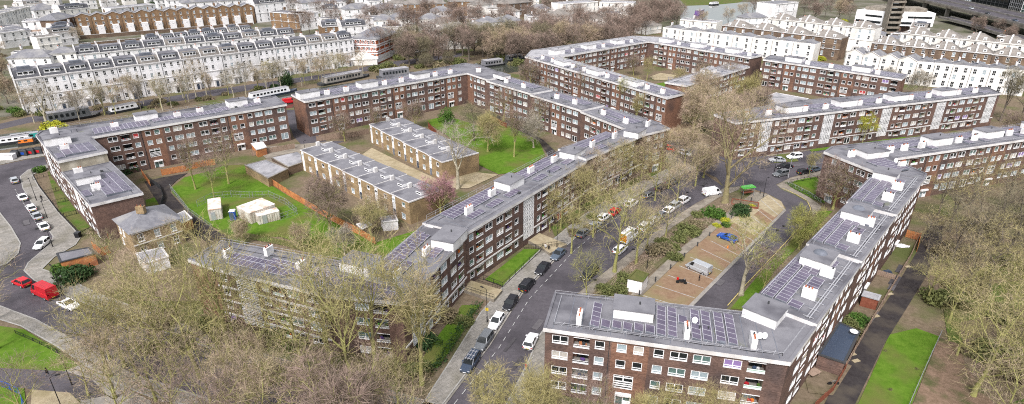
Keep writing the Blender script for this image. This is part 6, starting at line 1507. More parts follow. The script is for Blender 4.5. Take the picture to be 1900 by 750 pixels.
    pl=MB(); pl.box((L/2+.035,0,.4),(.02,.5,.11),0,0); pl.box((-L/2-.035,0,.52),(.02,.5,.11),0,1); pm=pl.mesh('number_plate',['white','chevron'])
    CARS[typ]=(L,W,H,prof,body,gl,roof,wheel,hl,tl,bp,mi,pm); return CARS[typ]
def car(typ,col,px,py,fx,fy,label,group=None,z=.012,name=None,extra=None):
    L,W,H,prof,body,gl,roof,wheel,hl,tl,bp,mi,pm=car_meshes(typ)
    p=P(px,py,.5); f=P(px+fx,py+fy,.5); a=math.atan2(f[1]-p[1],f[0]-p[0])
    t=thing(name or {'van':'van','bigvan':'van'}.get(typ,'parked_car'),label,'van' if 'van' in typ else 'car',(*p,z),a,group); t['_o']=(0,0,0)
    for nm,me in(('body',body),('roof',roof),('wing_mirror',mi)):
        o=link(nm,me,t); o.material_slots[0].link='OBJECT'; o.material_slots[0].material=M['car_'+col]
    link('window_glass',gl,t); link('bumper',bp,t); link('number_plate',pm,t)
    for x in(-L*.31,L*.32):
        for s in(-1,1): link('wheel',wheel,t,(x,s*(W/2-.1),.32))
    for s in(-1,1):
        link('headlight',hl,t,(L/2-.1,s*W*.33,prof[-2][1]*.83)); link('tail_light',tl,t,(-L/2+.05,s*W*.36,prof[0][1]*.93))
    return t
DN=(-27,40)
def dn(x,y,k=1): return (x,y,-27*k,38*k)
car('suv','darkblue',873,673,-25,38,'blue estate car with a ladder rack, nearest at the left kerb of the main road')
c=ROOTS; rk=MB()
for y in(-.45,0,.45): rk.bar((-1.6,y,1.78),(.9,y,1.78),.07,.06)
for x in(-1.3,-.3,.6): rk.bar((x,-.6,1.73),(x,.6,1.73),.06,.06)
rk.build('roof_rack','alu',[o for o in COL.objects if o.get('label','').startswith('blue estate car')][0])
car('suv','grey',898,634,-25,36,'mauve grey people carrier, second from the bottom at the left kerb')
car('hatch','white',921,597,-24,36,'white hatchback at the left kerb behind the grey people carrier')
car('hatch','black',947,563,-24,33,'black hatchback parked opposite the lamp post with a yellow notice')
car('suv','black',978,529,25,-30,'black estate with its tail lights towards the viewer, beside the fenced lawn')
car('saloon','black',1007,498,-25,28,'dark saloon in front of the lawn, ahead of the slate blue car')
car('saloon','slate',1036,472,-26,24,'slate blue saloon beside the two walkers')
car('hatch','white',985,633,14,-30,'white hatchback parked alone beside the near corner block')
car('saloon','grey',1083,432,30,-22,'dark grey saloon half under twigs, left kerb beyond the entrance path')
car('hatch','silver',1104,419,30,-22,'silver hatchback under twigs, left kerb behind the dark grey saloon')
car('hatch','white',1121,403,30,-22,'white hatchback under twigs just before the red car')
car('hatch','red',1141,393,30,-22,'red car under twigs at the left kerb')
car('suv','white',1172,378,30,-20,'white car under twigs at the left kerb, past the red one')
car('hatch','grey',1203,362,30,-18,'grey hatchback under twigs, left kerb near the junction')
car('saloon','black',1228,348,30,-17,'black saloon under twigs, left kerb near the junction')
car('suv','grey',1247,338,30,-16,'last grey car on the left kerb before the junction')
car('suv','black',1094,508,-28,24,'black car at the right kerb under yellow-green branches')
car('hatch','white',1151,463,28,-24,'white hatchback with dark roof right behind the striped van')
v=car('bigvan','white',1167,441,28,-22,'white van with yellow and red striped rear doors')
b=MB(); L=5.6
for k in range(5):
    for s in(-1,1):
        z0=.55+k*.38; b.quad((-L/2-.07,s*.02,z0+.3),(-L/2-.07,s*.85,z0),(-L/2-.07,s*.85,z0+.19),(-L/2-.07,s*.02,z0+.49),0)
o=b.build('striped_rear','chevron',None); o.parent=v
b=MB()
for k in range(4):
    for s in(-1,1):
        z0=.74+k*.38; b.quad((-L/2-.068,s*.02,z0+.3),(-L/2-.068,s*.85,z0),(-L/2-.068,s*.85,z0+.19),(-L/2-.068,s*.02,z0+.49),0)
o=b.build('striped_rear','lamp_red',None); o.parent=v
car('suv','white',1197,421,28,-22,'white car ahead of the striped van')
car('hatch','silver',1213,409,28,-21,'silver hatchback, second ahead of the striped van')
car('hatch','slate',1228,399,28,-20,'blue-grey hatchback, third ahead of the striped van')
car('saloon','white',1241,390,28,-20,'white saloon, fourth ahead of the striped van')
car('suv','silver',1254,381,28,-19,'silver car, fifth ahead of the striped van')
car('suv','white',1269,372,28,-18,'white car at the far end of the right kerb row')
car('van','white',1321,358,30,-5,'small white van at the kerb by the huge plane tree')
car('hatch','red',1243,276,26,10,'bright red hatchback beside the end of the street block')
car('hatch','white',1271,285,26,9,'white car just below the red hatchback, half hidden by twigs')
car('saloon','silver',1442,297,-30,-1,'silver blue saloon parked along the far kerb of the junction')
car('suv','white',1474,291,-30,3,'white hatchback parked along the far kerb, right of the silver saloon')
car('saloon','black',1456,309,-30,3,'black saloon in the junction behind the lamp post')
car('suv','grey',1449,323,-30,6,'dark grey car at the near kerb of the junction')
car('hatch','slate',1512,314,26,-5,'pale blue car beside the wedge-ended flats')
car('hatch','black',1492,319,26,-5,'black car at the near kerb left of the pale blue one')
car('van','silver',1296,498,-28,-12,'silver panel van in the parking bays')
car('coupe','blue',1350,441,-26,-10,'bright blue coupe in the parking bays')
car('hatch','silver',27,335,-10,-20,'silver car at the left kerb, farthest of the left street row')
car('saloon','white',42,366,-14,-22,'white car, second in the left street row')
car('hatch','white',58,386,-14,-20,'white hatchback, third in the left street row')
car('saloon','silver',68,401,-14,-19,'silver saloon, fourth in the left street row')
car('saloon','white',81,420,-14,-19,'white saloon, fifth in the left street row')
car('hatch','white',78,453,-20,16,'white hatchback with violet windscreen reflection, parked slantwise at the left street corner')
car('hatch','red',40,524,-30,-12,'red car in front of the red van, lower left')
car('bigvan','red',83,544,-30,-13,'red delivery van in the lower left street')
car('coupe','white',127,565,30,13,'white coupe behind the red van, lower left')
car('saloon','silver',1802,19,20,6,'silver car on the flyover',z=HF+.02)
car('saloon','black',1832,27,20,6,'black car on the flyover, behind the silver one',z=HF+.02) if False else None
def car_at(typ,col,xw,yw,a,z,label):
    t=car(typ,col,900,600,10,0,label,z=z); t.location=(xw,yw,z); t.rotation_euler[2]=a; return t
aF=math.atan2(dF[1],dF[0])
for o in [o for o in COL.objects if o.get('label','')=='silver car on the flyover']:
    p=P(1802,17,HF); o.location=(*p,HF+.01); o.rotation_euler[2]=aF
for (x,y,cl,lb) in ((1832,27,'black','black car on the flyover, middle of three'),(1883,40,'darkblue','dark blue car on the flyover, nearest the right edge')):
    p=P(x,y,HF); car_at('saloon',cl,p[0],p[1],aF,HF+.01,lb)
for (x,y,cl,a,lb) in ((15,72,'black',.6,'dark car before the cream curved terrace, left'),(42,70,'grey',.7,'dark grey car before the cream curved terrace, right'),(775,98,'white',.3,'white car in the street before the villas, top centre'),(788,96,'silver',.3,'silver car in the street before the villas, top centre'),(1413,132,'black',1.2,'black car between the courtyard flats and the upper right flats')):
    p=P(x,y,0); car_at('hatch',cl,p[0],p[1],a,.02,lb)
# motorbike
x,y=P(1264,527,0); t=thing('motorcycle','black and red motorcycle standing in the parking bays','motorcycle',(x,y,.05),-.3)
for k in(-.7,.7):
    b=MB(); b.tube([(k,-.06,.31),(k,.06,.31)],[.31,.31],14); o=b.build('wheel','rubber',None); o.parent=t
b=MB(); loft(b,[[(-.75,-.12,.72),(-.75,.12,.72),(-.75,.1,.85),(-.75,-.1,.85)],[(-.1,-.15,.45),(-.1,.15,.45),(-.1,.16,.85),(-.1,-.16,.85)],[(.35,-.16,.5),(.35,.16,.5),(.35,.14,1.0),(.35,-.14,1.0)],[(.75,-.1,.75),(.75,.1,.75),(.75,.08,1.0),(.75,-.08,1.0)]]); o=b.build('body','black',None); o.parent=t
b=MB(); b.tube([(.45,-.38,1.1),(.5,0,1.08),(.45,.38,1.1)],[.03]*3,6); b.tube([(.5,0,1.05),(.7,0,.31)],[.05,.04],6); o=b.build('handlebar','steel',None); o.parent=t
b=MB(); b.box((-.75,0,1.0),(.4,.4,.35)); o=b.build('luggage_box','lamp_red',None); o.parent=t
# ------------------------------------------------------------ people (continuous skinned bodies)
def body_mesh(pose,mats,seed=0):
    J=dict(pelvis=(0,0,.95),chest=(0,.02,1.3),neck=(0,.02,1.5),head=(0,.04,1.62),top=(0,.03,1.74))
    st=.28 if pose=='walk' else .04
    J.update(hl=(-.1,0,.9),kl=(-.11,st*.6,.5),al=(-.11,st*.9-.02,.09),fl=(-.11,st*.9+.14,.04),hr=(.1,0,.9),kr=(.11,-st*.2+.03,.5),ar=(.11,-st*.9,.12),fr=(.11,-st*.9+.13,.04),
      sl=(-.19,.02,1.42),el=(-.24,-st*.3,1.15),wl=(-.24,st*.3+.05,.92),nl=(-.24,st*.3+.09,.83),sr=(.19,.02,1.42),er=(.24,st*.3,1.15),wr=(.23,-st*.1+.1,.92),nr=(.23,-st*.1+.13,.83))
    E=[('pelvis','chest'),('chest','neck'),('neck','head'),('head','top'),('pelvis','hl'),('hl','kl'),('kl','al'),('al','fl'),('pelvis','hr'),('hr','kr'),('kr','ar'),('ar','fr'),('chest','sl'),('sl','el'),('el','wl'),('wl','nl'),('chest','sr'),('sr','er'),('er','wr'),('wr','nr')]
    rad=dict(pelvis=.14,chest=.16,neck=.065,head=.1,top=.07,hl=.1,kl=.065,al=.045,fl=.045,hr=.1,kr=.065,ar=.045,fr=.045,sl=.075,el=.05,wl=.035,nl=.04,sr=.075,er=.05,wr=.035,nr=.04)
    ks=list(J); me=bpy.data.meshes.new('tmp'); me.from_pydata([J[k] for k in ks],[(ks.index(a),ks.index(b_)) for a,b_ in E],[]); o=bpy.data.objects.new('tmp',me); COL.objects.link(o)
    m=o.modifiers.new('s','SKIN'); o.modifiers.new('d','SUBSURF').levels=1
    for i,k in enumerate(ks): me.skin_vertices[0].data[i].radius=(rad[k],rad[k]*(.75 if k in('chest','pelvis') else 1)); me.skin_vertices[0].data[i].use_root=(k=='pelvis')
    dg=bpy.context.evaluated_depsgraph_get(); r=bpy.data.meshes.new_from_object(o.evaluated_get(dg)); bpy.data.objects.remove(o); r.name='body'
    r.materials.clear()
    for mm in mats: r.materials.append(M[mm])
    for p in r.polygons:
        z=p.center.z; x=abs(p.center.x)
        p.material_index=0 if (z>1.5 or (x>.17 and z<.9)) else (1 if z>.93 else (3 if z<.09 else 2)); p.use_smooth=True
    return r
def person(px,py,rz,pose,jacket,trouser,label,z=0,hair='cloth_black'):
    x,y=P(px,py,z); t=thing('person',label,'person',(x,y,z),rz)
    link('body',body_mesh(pose,['skin',jacket,trouser,'black']),t)
    b=MB(); st=[]
    for k,(zz,r) in enumerate(((1.60,.085),(1.66,.112),(1.73,.1),(1.775,.05))): st.append([(r*math.cos(a)*.95,.02+r*math.sin(a)-.01*(1 if math.sin(a)>0 else 0),zz) for a in [j*math.pi/5 for j in range(10)]])
    b2=MB(); loft(b2,st); b2.v=[(x,y-.02 if z<1.7 else y,z) for x,y,z in b2.v]; o=b2.build('hair',hair,None,smooth=True); o.parent=t
    return t
person(1018,467,2.4,'walk','cloth_black','cloth_black','person in black walking on the pavement by the lawn fence',.12)
person(1012,465,2.2,'walk','cloth_white','cloth_grey','person in a white top walking beside the one in black',.12)
person(91,700,1.6,'walk','cloth_black','cloth_grey','person in dark clothes walking along the lower left path')
person(79,374,.4,'stand','cloth_black','cloth_black','person in black standing on the left pavement',.12)
person(1297,522,1.0,'stand','cloth_black','cloth_black','person in black standing beside the silver panel van')
person(976,690,1.5,'walk','cloth_red','cloth_grey','person in red on the pavement left of the near corner block',.12)
# ------------------------------------------------------------ fences, railings, posts
def fence(pts,label,m='wood_orange',hh=1.8,post=True,name='fence',z=0,pw=2.4,group=None):
    w_=PP(pts); c=w_[0]; t=thing(name,label,'fence',(*c,0),world=True,group=group)
    for a,q in zip(w_[:-1],w_[1:]):
        L=math.dist(a,q); n=max(1,round(L/pw)); d=axis(a,q)
        for k in range(n):
            p0,p1=lerp(a,q,k/n),lerp(a,q,(k+1)/n); b=MB(); nb=max(2,int(math.dist(p0,p1)/.3))
            for j in range(nb):
                s0,s1=lerp(p0,p1,(j+.04)/nb),lerp(p0,p1,(j+.96)/nb); off=.012*(j%2)
                b.bar((s0[0]-d[1]*off,s0[1]+d[0]*off,z+hh/2+R.uniform(-.02,.02)),(s1[0]-d[1]*off,s1[1]+d[0]*off,z+hh/2+R.uniform(-.02,.02)),.04,hh-.08)
            b.build('panel',m,t); 
            if post: b=MB(); b.box((*p0,z+hh/2+.05),(.11,.11,hh+.1),math.atan2(d[1],d[0])); b.build('post',m,t)
    return t
fence([(497,338),(540,366),(600,402),(660,433),(697,455)],'long bright orange timber fence between the lawn and the back gardens')
fence([(301,326),(345,318),(378,309),(400,306)],'orange timber garden fence before the left brick flats')
fence([(468,290),(500,285),(548,276)],'grey-brown board fence by the lane',m='wood_grey')
fence([(588,263),(620,258),(660,254),(685,248)],'pinkish brown board fence below the middle flats',m='wood_grey')
fence([(265,326),(280,347)],'short orange fence behind the left flats')
fence([(174,462),(190,475),(205,470)],'orange fence panels at the foot of the red gable, left')
fence([(192,436),(203,447),(210,444)],'orange fence panels between gable and villa')
fence([(908,222),(940,238)],'red-brown fence at the far side of the courtyard lawn',m='wood_red')
fence([(795,238),(818,262)],'brown fence between farther row and courtyard lawn',m='wood_red',hh=2)
fence([(1680,440),(1705,447),(1700,468)],'rust coloured fence behind the long right flats',m='wood_orange')
fence([(1515,664),(1568,686),(1545,727),(1510,758)],'brown garden fence around the nearest yard behind the long right flats',m='wood_red',hh=1.2)
fence([(1567,686),(1600,628),(1622,590)],'garden fence at the outer side of the blue extension',m='wood_grey',hh=1.4)
fence([(1622,590),(1652,540),(1688,480),(1706,440)],'old timber fence between path and back yards on the right',m='wood_grey',hh=1.2)
fence([(1595,560),(1630,565)],'dark fence panel across the back yards, nearer',m='wood_grey',hh=1.2)
fence([(1625,510),(1660,520)],'dark fence panel across the back yards, farther',m='wood_grey',hh=1.2)
fence([(282,340),(298,352),(305,370),(300,385)],'dark green garden fence around the small plot left',m='darkgrey',hh=1.4)
def rails(pts,label,m='black',hh=1.0,gap=.5,name='railing',z=.12,cat='railing',mesh=False,posts=2.4):
    w_=PP(pts); t=thing(name,label,cat,(*w_[0],0),world=True); b=MB(); q=MB()
    for a,c in zip(w_[:-1],w_[1:]):
        L=math.dist(a,c)
        for f in((.15,1.0) if not mesh else (.05,.5,1.0)): b.bar((*a,z+hh*f),(*c,z+hh*f),.05,.05)
        for k in range(int(L/gap)+1): p=lerp(a,c,k*gap/L if L else 0); b.bar((*p,z+.05),(*p,z+hh),.025,.025)
        for k in range(int(L/posts)+1):
            p=lerp(a,c,k*posts/L if L else 0); key='post%s%.2f'%(m,hh)
            if key not in WM: q=MB(); q.bar((0,0,0),(0,0,hh+.05),.07,.07); WM[key]=q.mesh('post',[m])
            link('post',WM[key],t,(p[0]-t['_o'][0],p[1]-t['_o'][1],z))
    b.build('rail',m,t); return t
rails([(897,520),(933,534),(972,497),(1008,463)],'black railing round the upper street lawn')
rails([(972,462),(1008,463)],'short black railing at the far edge of the street lawn')
rails([(60,322),(72,346),(108,394),(150,438),(168,432)],'dark railing along the left pavement gardens')
for i,pp_ in enumerate([((62,335),(98,326)),((84,362),(120,352)),((100,380),(136,372)),((120,404),(150,396))]): rails(pp_,'dark garden divider railing by the left flats, %s from the top'%ORD[i])
rails([(0,718),(22,726),(38,734),(45,750),(47,770)],'bright blue railing at the bottom left corner',m='car_blue',hh=1.2)
rails([(30,620),(75,640),(150,678)],'low black railing between grass and pavement, lower left',hh=.6)
rails([(317,352),(352,397),(395,428)],'galvanised mesh fence along the dark path and lawn',m='steel',hh=1.5,gap=.6,mesh=True,z=0)
rails([(367,384),(395,370),(430,366),(470,368),(500,366),(530,380),(552,398),(520,410)],'wire site fence around the cream cabins',m='steel',hh=1.7,gap=.7,mesh=True,z=0)
rails([(1745,622),(1722,672),(1690,745),(1680,770)],'pale metal rail between the lower right lawn and the leaf litter',m='steel',hh=.9,gap=3)
rails([(1462,343),(1500,362),(1524,378)],'pale railing beside the corner lawn',m='alu',hh=.8)
rails([(1465,341),(1535,328)],'dark railing behind the corner lawn',hh=1.0)
rails([(1215,245),(1232,237)],'white gate barrier by the end of the street block',m='white',hh=1.0)
rails([(1240,149),(1278,158)],'blue playground fence in the far courtyard',m='car_blue',hh=1.4)
rails([(1072,82),(1100,77)],'blue playground fence with yellow top behind the far courtyard flats',m='car_slate',hh=2.6)
# lamp posts
def lamp(px,py,hh,label,arm=1.0,rz=0,m='black',z=.12,group=None):
    x,y=P(px,py,z); t=thing('street_lamp',label,'street lamp',(x,y,z),rz,group)
    b=MB(); b.tube([(0,0,0),(0,0,1.2),(0,0,1.21),(0,0,hh)],[.1,.1,.065,.045],7); b.tube([(0,0,hh-.05),(arm*.5,0,hh+.12),(arm,0,hh+.15)],[.04,.035,.03],5); o=b.build('post',m,None); o.parent=t
    b=MB(); b.box((arm+.2,0,hh+.15),(.6,.26,.13),0,0,top=.7); o=b.build('lamp_head',m,None); o.parent=t
    return t
nt_=lamp(904,598,6.5,'black lamp post with a yellow notice at the kerb by the black hatchback',.8,2.5)
b=MB(); b.box((0,0,2.6),(.5,.05,.6),.4); o=b.build('notice','chevron',None); o.parent=nt_
for a in [(1033,463,6.5,'black lamp post beside the slate blue saloon',.8,2.6),(134,715,5.5,'black lamp post on the sandy patch by the lower left path, upper',.7,2.6),(118,765,6,'black lamp post at the bottom left, lower',.7,.5),(152,600,2.2,'short dark post in the lower left street',.2,0),(68,372,5.5,'dark lamp post on the left pavement, upper',.5,2.4),(88,405,4.0,'dark post on the left pavement, lower',.2,2.4),(117,548,6.0,'dark lamp post behind the red van',.6,2.6),(1372,389,4.5,'dark lamp post beside the parking bays',.5,1.0),(1416,366,5.0,'tilted dark lamp post by the flower bed',.5,.6),(1462,331,9,'tall pale lamp post at the junction corner',1.0,2.8),(1437,318,6,'dark lamp post at the junction by the parked cars',.5,2.0),(1200,500,4,'dark lamp post beside the mossy hut',.3,2.4),(98,458,3.5,'dark post at the left street corner',.2,1.0),(567,286,4,'lamp post by the lane between the two rows',.3,1)]:
    lamp(*a[:6],m='alu' if 'pale' in a[3] else 'black')
# bollards along the parking strip
for k in range(11):
    x,y=lerp(P(1186,548),P(1410,360),k/10); t=thing('bollard','short dark bollard behind the parking bays, %s from the bottom'%ORD[k],'bollard',(x,y,.08),0,'bollards behind the parking bays')
    if 'bollard' not in WM:
        b=MB(); b.tube([(0,0,0),(0,0,.8),(0,0,.81),(0,0,.95),(0,0,1.0)],[.13,.12,.15,.15,.05],8); WM['bollard']=b.mesh('bollard_post',['darkgrey'])
    link('post',WM['bollard'],t)
# wheelie bins and recycling containers
for i,(x,y,c,cc) in enumerate([(31,291,'yellow','yellow'),(46,289,'blue','blue'),(60,287,'red','pink'),(74,285,'red','red')]):
    px_,py_=P(x,y,0); t=thing('recycling_container','black recycling container with %s sticker, %s from the left behind the left street'%(cc,ORD[i]),'recycling container',(px_,py_,.03),.15,'recycling containers'); 
    b=MB(); b.box((0,0,.85),(2.2,1.5,1.7),0,0); b.box((0,0,1.85),(2.0,1.3,.3),0,0,top=.8); o=b.build('body','darkgrey',None); o.parent=t
    b=MB(); b.box((0,-.77,.9),(.9,.03,.7)); o=b.build('sticker','car_'+c,None); o.parent=t
    b=MB(); b.box((-.5,0,2.02),(.5,.6,.1)); b.box((.5,0,2.02),(.5,.6,.1)); o=b.build('lid','black',None); o.parent=t
def simple(name,label,cat,px,py,parts,rz=0,z=0):
    x,y=P(px,py,z); t=thing(name,label,cat,(x,y,z),rz)
    for nm,m,f in parts: b=MB(); f(b); o=b.build(nm,m,None); o.parent=t
    return t
simple('skip_container','low white container beside the recycling containers','container',14,296,[('body','stucco',lambda b:b.box((0,0,.8),(4.2,1.8,1.6),.1,0,top=1.05)),('rim','alu',lambda b:(b.bar((-2.1,-1,1.62),(2.1,-.8,1.62),.1),b.bar((-2.1,.9,1.62),(2.1,1.1,1.62),.1)))])
for lb,x,y,c in(('small dark litter bin by the steps of the left flats',146,440,'black'),):
    simple('litter_bin',lb,'bin',x,y,[('body',c,lambda b:b.box((0,0,.55),(.9,.9,1.1),0,0,top=1.1)),('lid','darkgrey',lambda b:b.box((0,0,1.15),(1.0,1.0,.12),0))],z=.1)
simple('market_stall','green canopied stall frame at the raised flower bed','stall',1386,362,[('canopy','car_green',lambda b:b.box((0,0,2.3),(3.6,1.6,.4),.3,0,top=.8)),('leg','steel',lambda b:[b.bar((x,y,0),(x,y,2.1),.1) for x in(-1.3,1.3) for y in(-.7,.7)]),('shelf','wood_red',lambda b:b.box((0,0,.9),(2.8,1.2,.1),.3))])
simple('flower_bed','raised timber bed with yellow plants near the parking bays','planter',1382,380,[('bed_wall','wood_red',lambda b:[b.bar(*p,.2,.5) for p in(((-3,-1.6,.25),(3,-1.6,.25)),((-3,1.6,.25),(3,1.6,.25)),((-3,-1.5,.25),(-3,1.5,.25)),((3,-1.5,.25),(3,1.5,.25)))]),('soil','earth',lambda b:b.quad((-2.9,-1.5,.35),(2.9,-1.5,.35),(2.9,1.5,.35),(-2.9,1.5,.35)))],rz=-.4)
bush(1394,384,1.1,'yellow plants growing in the raised timber bed','leaf_yellow',2)
simple('green_car_cover','green covered bundle on wheels near the end of the far flats','cart',1243,229,[('cover','car_green',lambda b:b.box((0,0,1.1),(4.4,1.8,1.2),.2,0,top=.8)),('base','black',lambda b:b.box((0,0,.4),(4.0,1.6,.5),.2))])
for i,(x,y) in enumerate([(1350,461),(637,296)]):
    simple('traffic_cone','orange traffic cone '+['in the bay beside the blue coupe','in the yard between the two rows'][i],'cone',x,y,[('cone','car_orange',lambda b:b.tube([(0,0,.03),(0,0,.75)],[.2,.04],8)),('base','car_orange',lambda b:b.box((0,0,.02),(.5,.5,.04)))])
for i,(x,y,cl,nm) in enumerate([(1535,643,'car_white','oval white table on the blue roofed extension')]):
    h=2.75; xx,yy=P(1583,620,h); t=thing('oval_table',nm,'table',(xx,yy,h)); b=MB(); b.tube([(0,0,.5),(0,0,.56)],[.6,.6],16); o=b.build('table_top','white',None); o.parent=t; b=MB(); b.tube([(0,0,0),(0,0,.5)],[.06,.06],6); o=b.build('leg','steel',None); o.parent=t
simple('water_butt','turquoise water butt in the nearest back yard','water butt',1524,662,[('barrel','car_teal',lambda b:b.tube([(0,0,0),(0,0,.5),(0,0,1.0)],[.35,.42,.38],12)),('lid','car_teal',lambda b:b.tube([(0,0,1.0),(0,0,1.06)],[.42,.3],12))])
simple('garden_table','low wooden table in the nearest back yard','table',1508,697,[('table_top','wood_grey',lambda b:b.box((0,0,.7),(2.0,1.2,.08),.5)),('leg','wood_grey',lambda b:[b.box((x,y,.33),(.1,.1,.66),.5) for x in(-.7,.7) for y in(-.3,.3)])])
simple('tarpaulin','crumpled bright blue tarpaulin against the yard fence','tarpaulin',1556,683,[('sheet','car_blue',lambda b:(b.box((0,0,.5),(1.6,.9,.9),.5,0,top=.5),b.box((.5,.3,.3),(1.0,.8,.6),.1,0,top=.4)))])
simple('bicycle_pile','dark bicycles leaning on the yard fence','bicycle',1545,715,[('wheel','rubber',lambda b:[b.tube([(x,-.03,.34),(x,.03,.34)],[.34,.34],12) for x in(-.5,.55)]),('frame','steel',lambda b:(b.bar((-.5,0,.34),(0,0,.75),.04),b.bar((0,0,.75),(.55,0,.34),.04),b.bar((-.2,0,.85),(.4,0,.85),.04)))])
for i,(x,y) in enumerate([(1581,659),(1588,671),(1625,588),(1651,547),(1684,496)]):
    simple('paving_slab','pale loose paving slab on the dark path, %s from the bottom'%ORD[i],'slab',x,y,[('slab','setts_pale',lambda b:b.box((0,0,.14),(1.2,.6,.12),.3))],z=0)
simple('trampoline_cover','blue folded cover in the back yard below the rust fence','cover',1645,507,[('sheet','car_darkblue',lambda b:(b.box((0,0,.3),(2.0,1.0,.6),.3,0,top=.6)))])
simple('dinghy','upturned white boat hull in the back yards on the right','boat',1672,458,[('hull','white',lambda b:loft(b,[[(-1.6,-.3,.1),(-1.6,.3,.1),(-1.6,.1,.4),(-1.6,-.1,.4)],[(0,-.6,.1),(0,.6,.1),(0,.3,.6),(0,-.3,.6)],[(1.6,-.1,.1),(1.6,.1,.1),(1.6,.05,.4),(1.6,-.05,.4)]])),('keel','wood_grey',lambda b:b.bar((-1.5,0,.5),(1.5,0,.5),.08))],rz=-.2)
# site cabins
def cabin(pxs,h,label,door=True):
    w_=[P(x,y,h) for x,y in pxs]; a,b2=w_[0],w_[1]; d=axis(a,b2); e=(-d[1],d[0]); L=math.dist(a,b2); D=abs((w_[3][0]-a[0])*e[0]+(w_[3][1]-a[1])*e[1]); an=math.atan2(d[1],d[0])
    c=(a[0]+d[0]*L/2+e[0]*D/2,a[1]+d[1]*L/2+e[1]*D/2,0); t=thing('site_cabin',label,'cabin',c,world=True)
    b=MB(); b.box((c[0],c[1],h/2),(L,D,h-.1),an)
    n=int(L/.5)
    for k in range(n): u=(k+.5)*L/n; b.box((a[0]+d[0]*u-e[0]*.02,a[1]+d[1]*u-e[1]*.02,h/2),(.22,.1,h-.4),an)
    n=int(D/.5)
    for k in range(n): v=(k+.5)*D/n; b.box((a[0]+e[0]*v-d[0]*.02,a[1]+e[1]*v-d[1]*.02,h/2),(.1,.22,h-.4),an)
    b.build('wall','container',t)
    r=MB(); r.box((c[0],c[1],h),(L+.12,D+.12,.12),an); r.build('roof','stained_roof',t)
    dr=MB(); u=L*.3; dr.box((a[0]+d[0]*u-e[0]*.09,a[1]+d[1]*u-e[1]*.09,1.15),(.9,.06,2.0),an); dr.build('door','car_silver',t)
cabin([(386,391),(410,387),(390,369),(367,373)],2.7,'square cream site cabin on the lawn, left of the blue toilet')
cabin([(463,396),(510,379),(488,368),(441,383)],2.8,'long cream site cabin with stained roof on the lawn')
cabin([(478,402),(518,392),(510,386),(470,396)],2.2,'lower cream cabin in front of the long one')
simple('portable_toilet','bright blue portable toilet beside the long cream cabin','portable toilet',434,408,[('body','car_blue',lambda b:b.box((0,0,1.15),(1.2,1.2,2.3),.2)),('roof','stucco',lambda b:b.box((0,0,2.38),(1.3,1.3,.16),.2,0,top=.85)),('door','car_slate',lambda b:b.box((0,-.62,1.1),(.8,.04,1.9),.2))])
# ------------------------------------------------------------ boats
def boat(px,py,fx,fy,L,W,H,label,hull='darkgrey',cab='white',name='narrowboat',win=True,z=.03,white=False):
    p=P(px,py,0); f=P(px+fx,py+fy,0); a=math.atan2(f[1]-p[1],f[0]-p[0]); t=thing(name,label,'boat',(*p,z),a)
    b=MB(); st=[]
    for x,k,zz in((-.5,.7,.9),(-.46,.95,.9),(-.2,1,.85),(.3,1,.85),(.42,.75,.95),(.5,.1,1.1)): st.append([(x*L,-W/2*k*.85,0),(x*L,-W/2*k,zz),(x*L,W/2*k,zz),(x*L,W/2*k*.85,0)])
    loft(b,st); o=b.build('hull',hull,None); o.parent=t
    b=MB(); b.box((-.04*L,0,.85+H/2),(L*.74,W*.86,H),0,0,top=.94); o=b.build('cabin',cab,None); o.parent=t
    b=MB(); b.box((-.04*L,0,.9+H),(L*.72,W*.8,.1),0,0); b.box((-.1*L,0,1.0+H),(L*.2,W*.4,.15),0,0); o=b.build('cabin_roof','felt_light' if white else 'car_silver',None); o.parent=t
    if win:
        n=int(L/2.2)
        for k in range(n):
            x=-.36*L+k*L*.66/n
            for s in(-1,1):
                m=MB(); m.box((x,s*W*.425,.95+H*.5),(.9,.05,H*.4)); o=m.build('window','glass_dark',None); o.parent=t
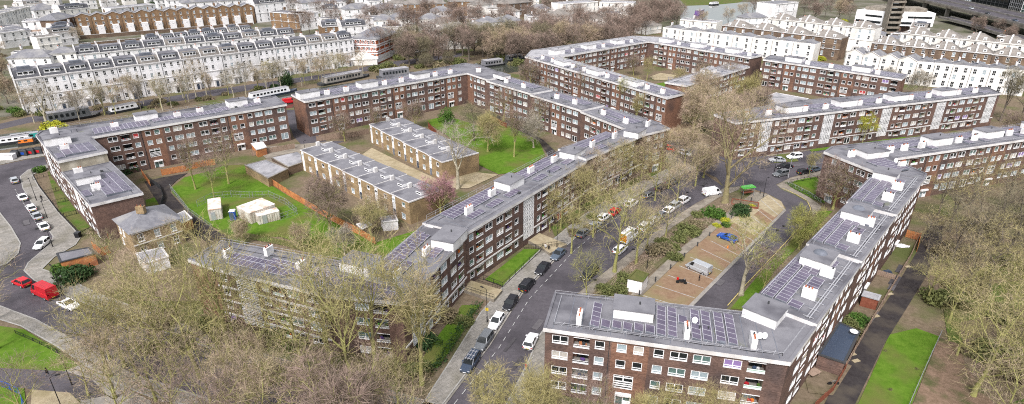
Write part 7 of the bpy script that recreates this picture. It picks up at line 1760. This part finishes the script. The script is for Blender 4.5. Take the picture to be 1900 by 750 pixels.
for a in [((135,222),(30,-5),17,5,2.8,'large grey houseboat with square windows moored left of the left flats','car_black','car_grey','houseboat'),
 ((233,206),(30,-6),12,3.5,1.6,'white roofed boat moored before the white terrace','darkgrey','car_white','narrowboat'),
 ((505,178),(30,-6),22,3.6,1.8,'long white narrowboat moored right of the left flats','car_darkblue','car_white','narrowboat'),
 ((640,150),(30,-6),26,5,2.4,'long flat-roofed floating building before the middle flats','darkgrey','concrete','houseboat'),
 ((735,142),(30,-4),18,5,2.8,'green-grey glazed boathouse behind the middle flats roof','darkgrey','slate','houseboat'),
 ((915,122),(30,-4),14,5,2.2,'pale green-grey houseboat behind the corner roof','darkgrey','slate','houseboat'),
 ((955,112),(30,-4),12,4,2.0,'purple grey houseboat beyond the pale green one','darkgrey','car_grey','houseboat'),
 ((1030,106),(30,-3),12,4,1.6,'white boat beyond the left end of the far courtyard flats','darkgrey','car_white','narrowboat'),
 ((25,266),(30,-4),14,3.0,1.3,'white narrowboat at the left edge mooring','darkgrey','car_white','narrowboat'),
 ((52,268),(30,-4),5,2.2,1.0,'orange covered boat at the left edge mooring','darkgrey','car_orange','narrowboat'),
 ((52,260),(30,-4),10,2.6,1.3,'turquoise covered boat at the left edge mooring','darkgrey','car_teal','narrowboat'),
 ((1298,27),(20,-8),18,5,2.8,'purple passenger boat on the pool water','car_purple','car_purple','boat'),
 ((1325,9),(20,-2),12,4,1.5,'small white boat on the far side of the pool','darkgrey','car_white','boat')]:
    boat(*a[0],*a[1],a[2],a[3],a[4],a[5],a[6],a[7],a[8],white=True)
car('van','red',537,189,20,-3,'red van glimpsed between the left and middle flats')
# marquee
x,y=P(675,118,0); t=thing('marquee','cream pointed marquee by the banded corner building','marquee',(x,y,0),.15)
b=MB(); b.box((0,0,1.4),(14,9,2.8)); o=b.build('wall','stucco_warm',None); o.parent=t
b=MB(); A_=[(-7.3,-4.8,2.8),(7.3,-4.8,2.8),(7.3,4.8,2.8),(-7.3,4.8,2.8)]; ap=[(-2,0,5.6),(2,0,5.6)]; b.poly([A_[0],A_[1],ap[1],ap[0]]); b.poly([A_[1],A_[2],ap[1]]); b.poly([A_[2],A_[3],ap[0],ap[1]]); b.poly([A_[3],A_[0],ap[0]]); o=b.build('canopy','stucco_warm',None); o.parent=t
for pts_,lb in (([(862,517),(932,538),(917,556),(850,534)],'pale paved entrance deck to the street block, nearer one beside the lower lawn'),([(955,433),(985,426),(1052,453),(1020,470),(1006,460)],'pale paved entrance deck to the street block, farther one beyond the fenced lawn'),([(1745,212),(1775,206),(1820,222),(1790,232)],'pale paved entrance deck before the lattice flats, right')):
    t=thing('entrance_deck',lb,'deck',(*P(*pts_[0]),0),world=True); b=MB(); b.slab(PP(pts_,.7),.0,.7,0,1); b.build('paving',['setts_pale','concrete_brown'],t)
    w_=PP(pts_,.7); b=MB()
    for a_,c_ in ((w_[0],w_[1]),(w_[-1],w_[2])):
        for q in(.5,1.0): b.bar((*a_,.7+q),(*c_,.7+q),.05,.05)
        for k in range(9): p_=lerp(a_,c_,k/8); b.bar((*p_,.7),(*p_,1.72),.04,.04)
    b.build('handrail','black',t)
# entrance bridges of the street blocks: low slabs with canopy
# ------------------------------------------------------------ finish: local coordinates are already relative; drop helper properties
for o in bpy.data.objects:
    for k in('_o','h'):
        if k in o: del o[k]
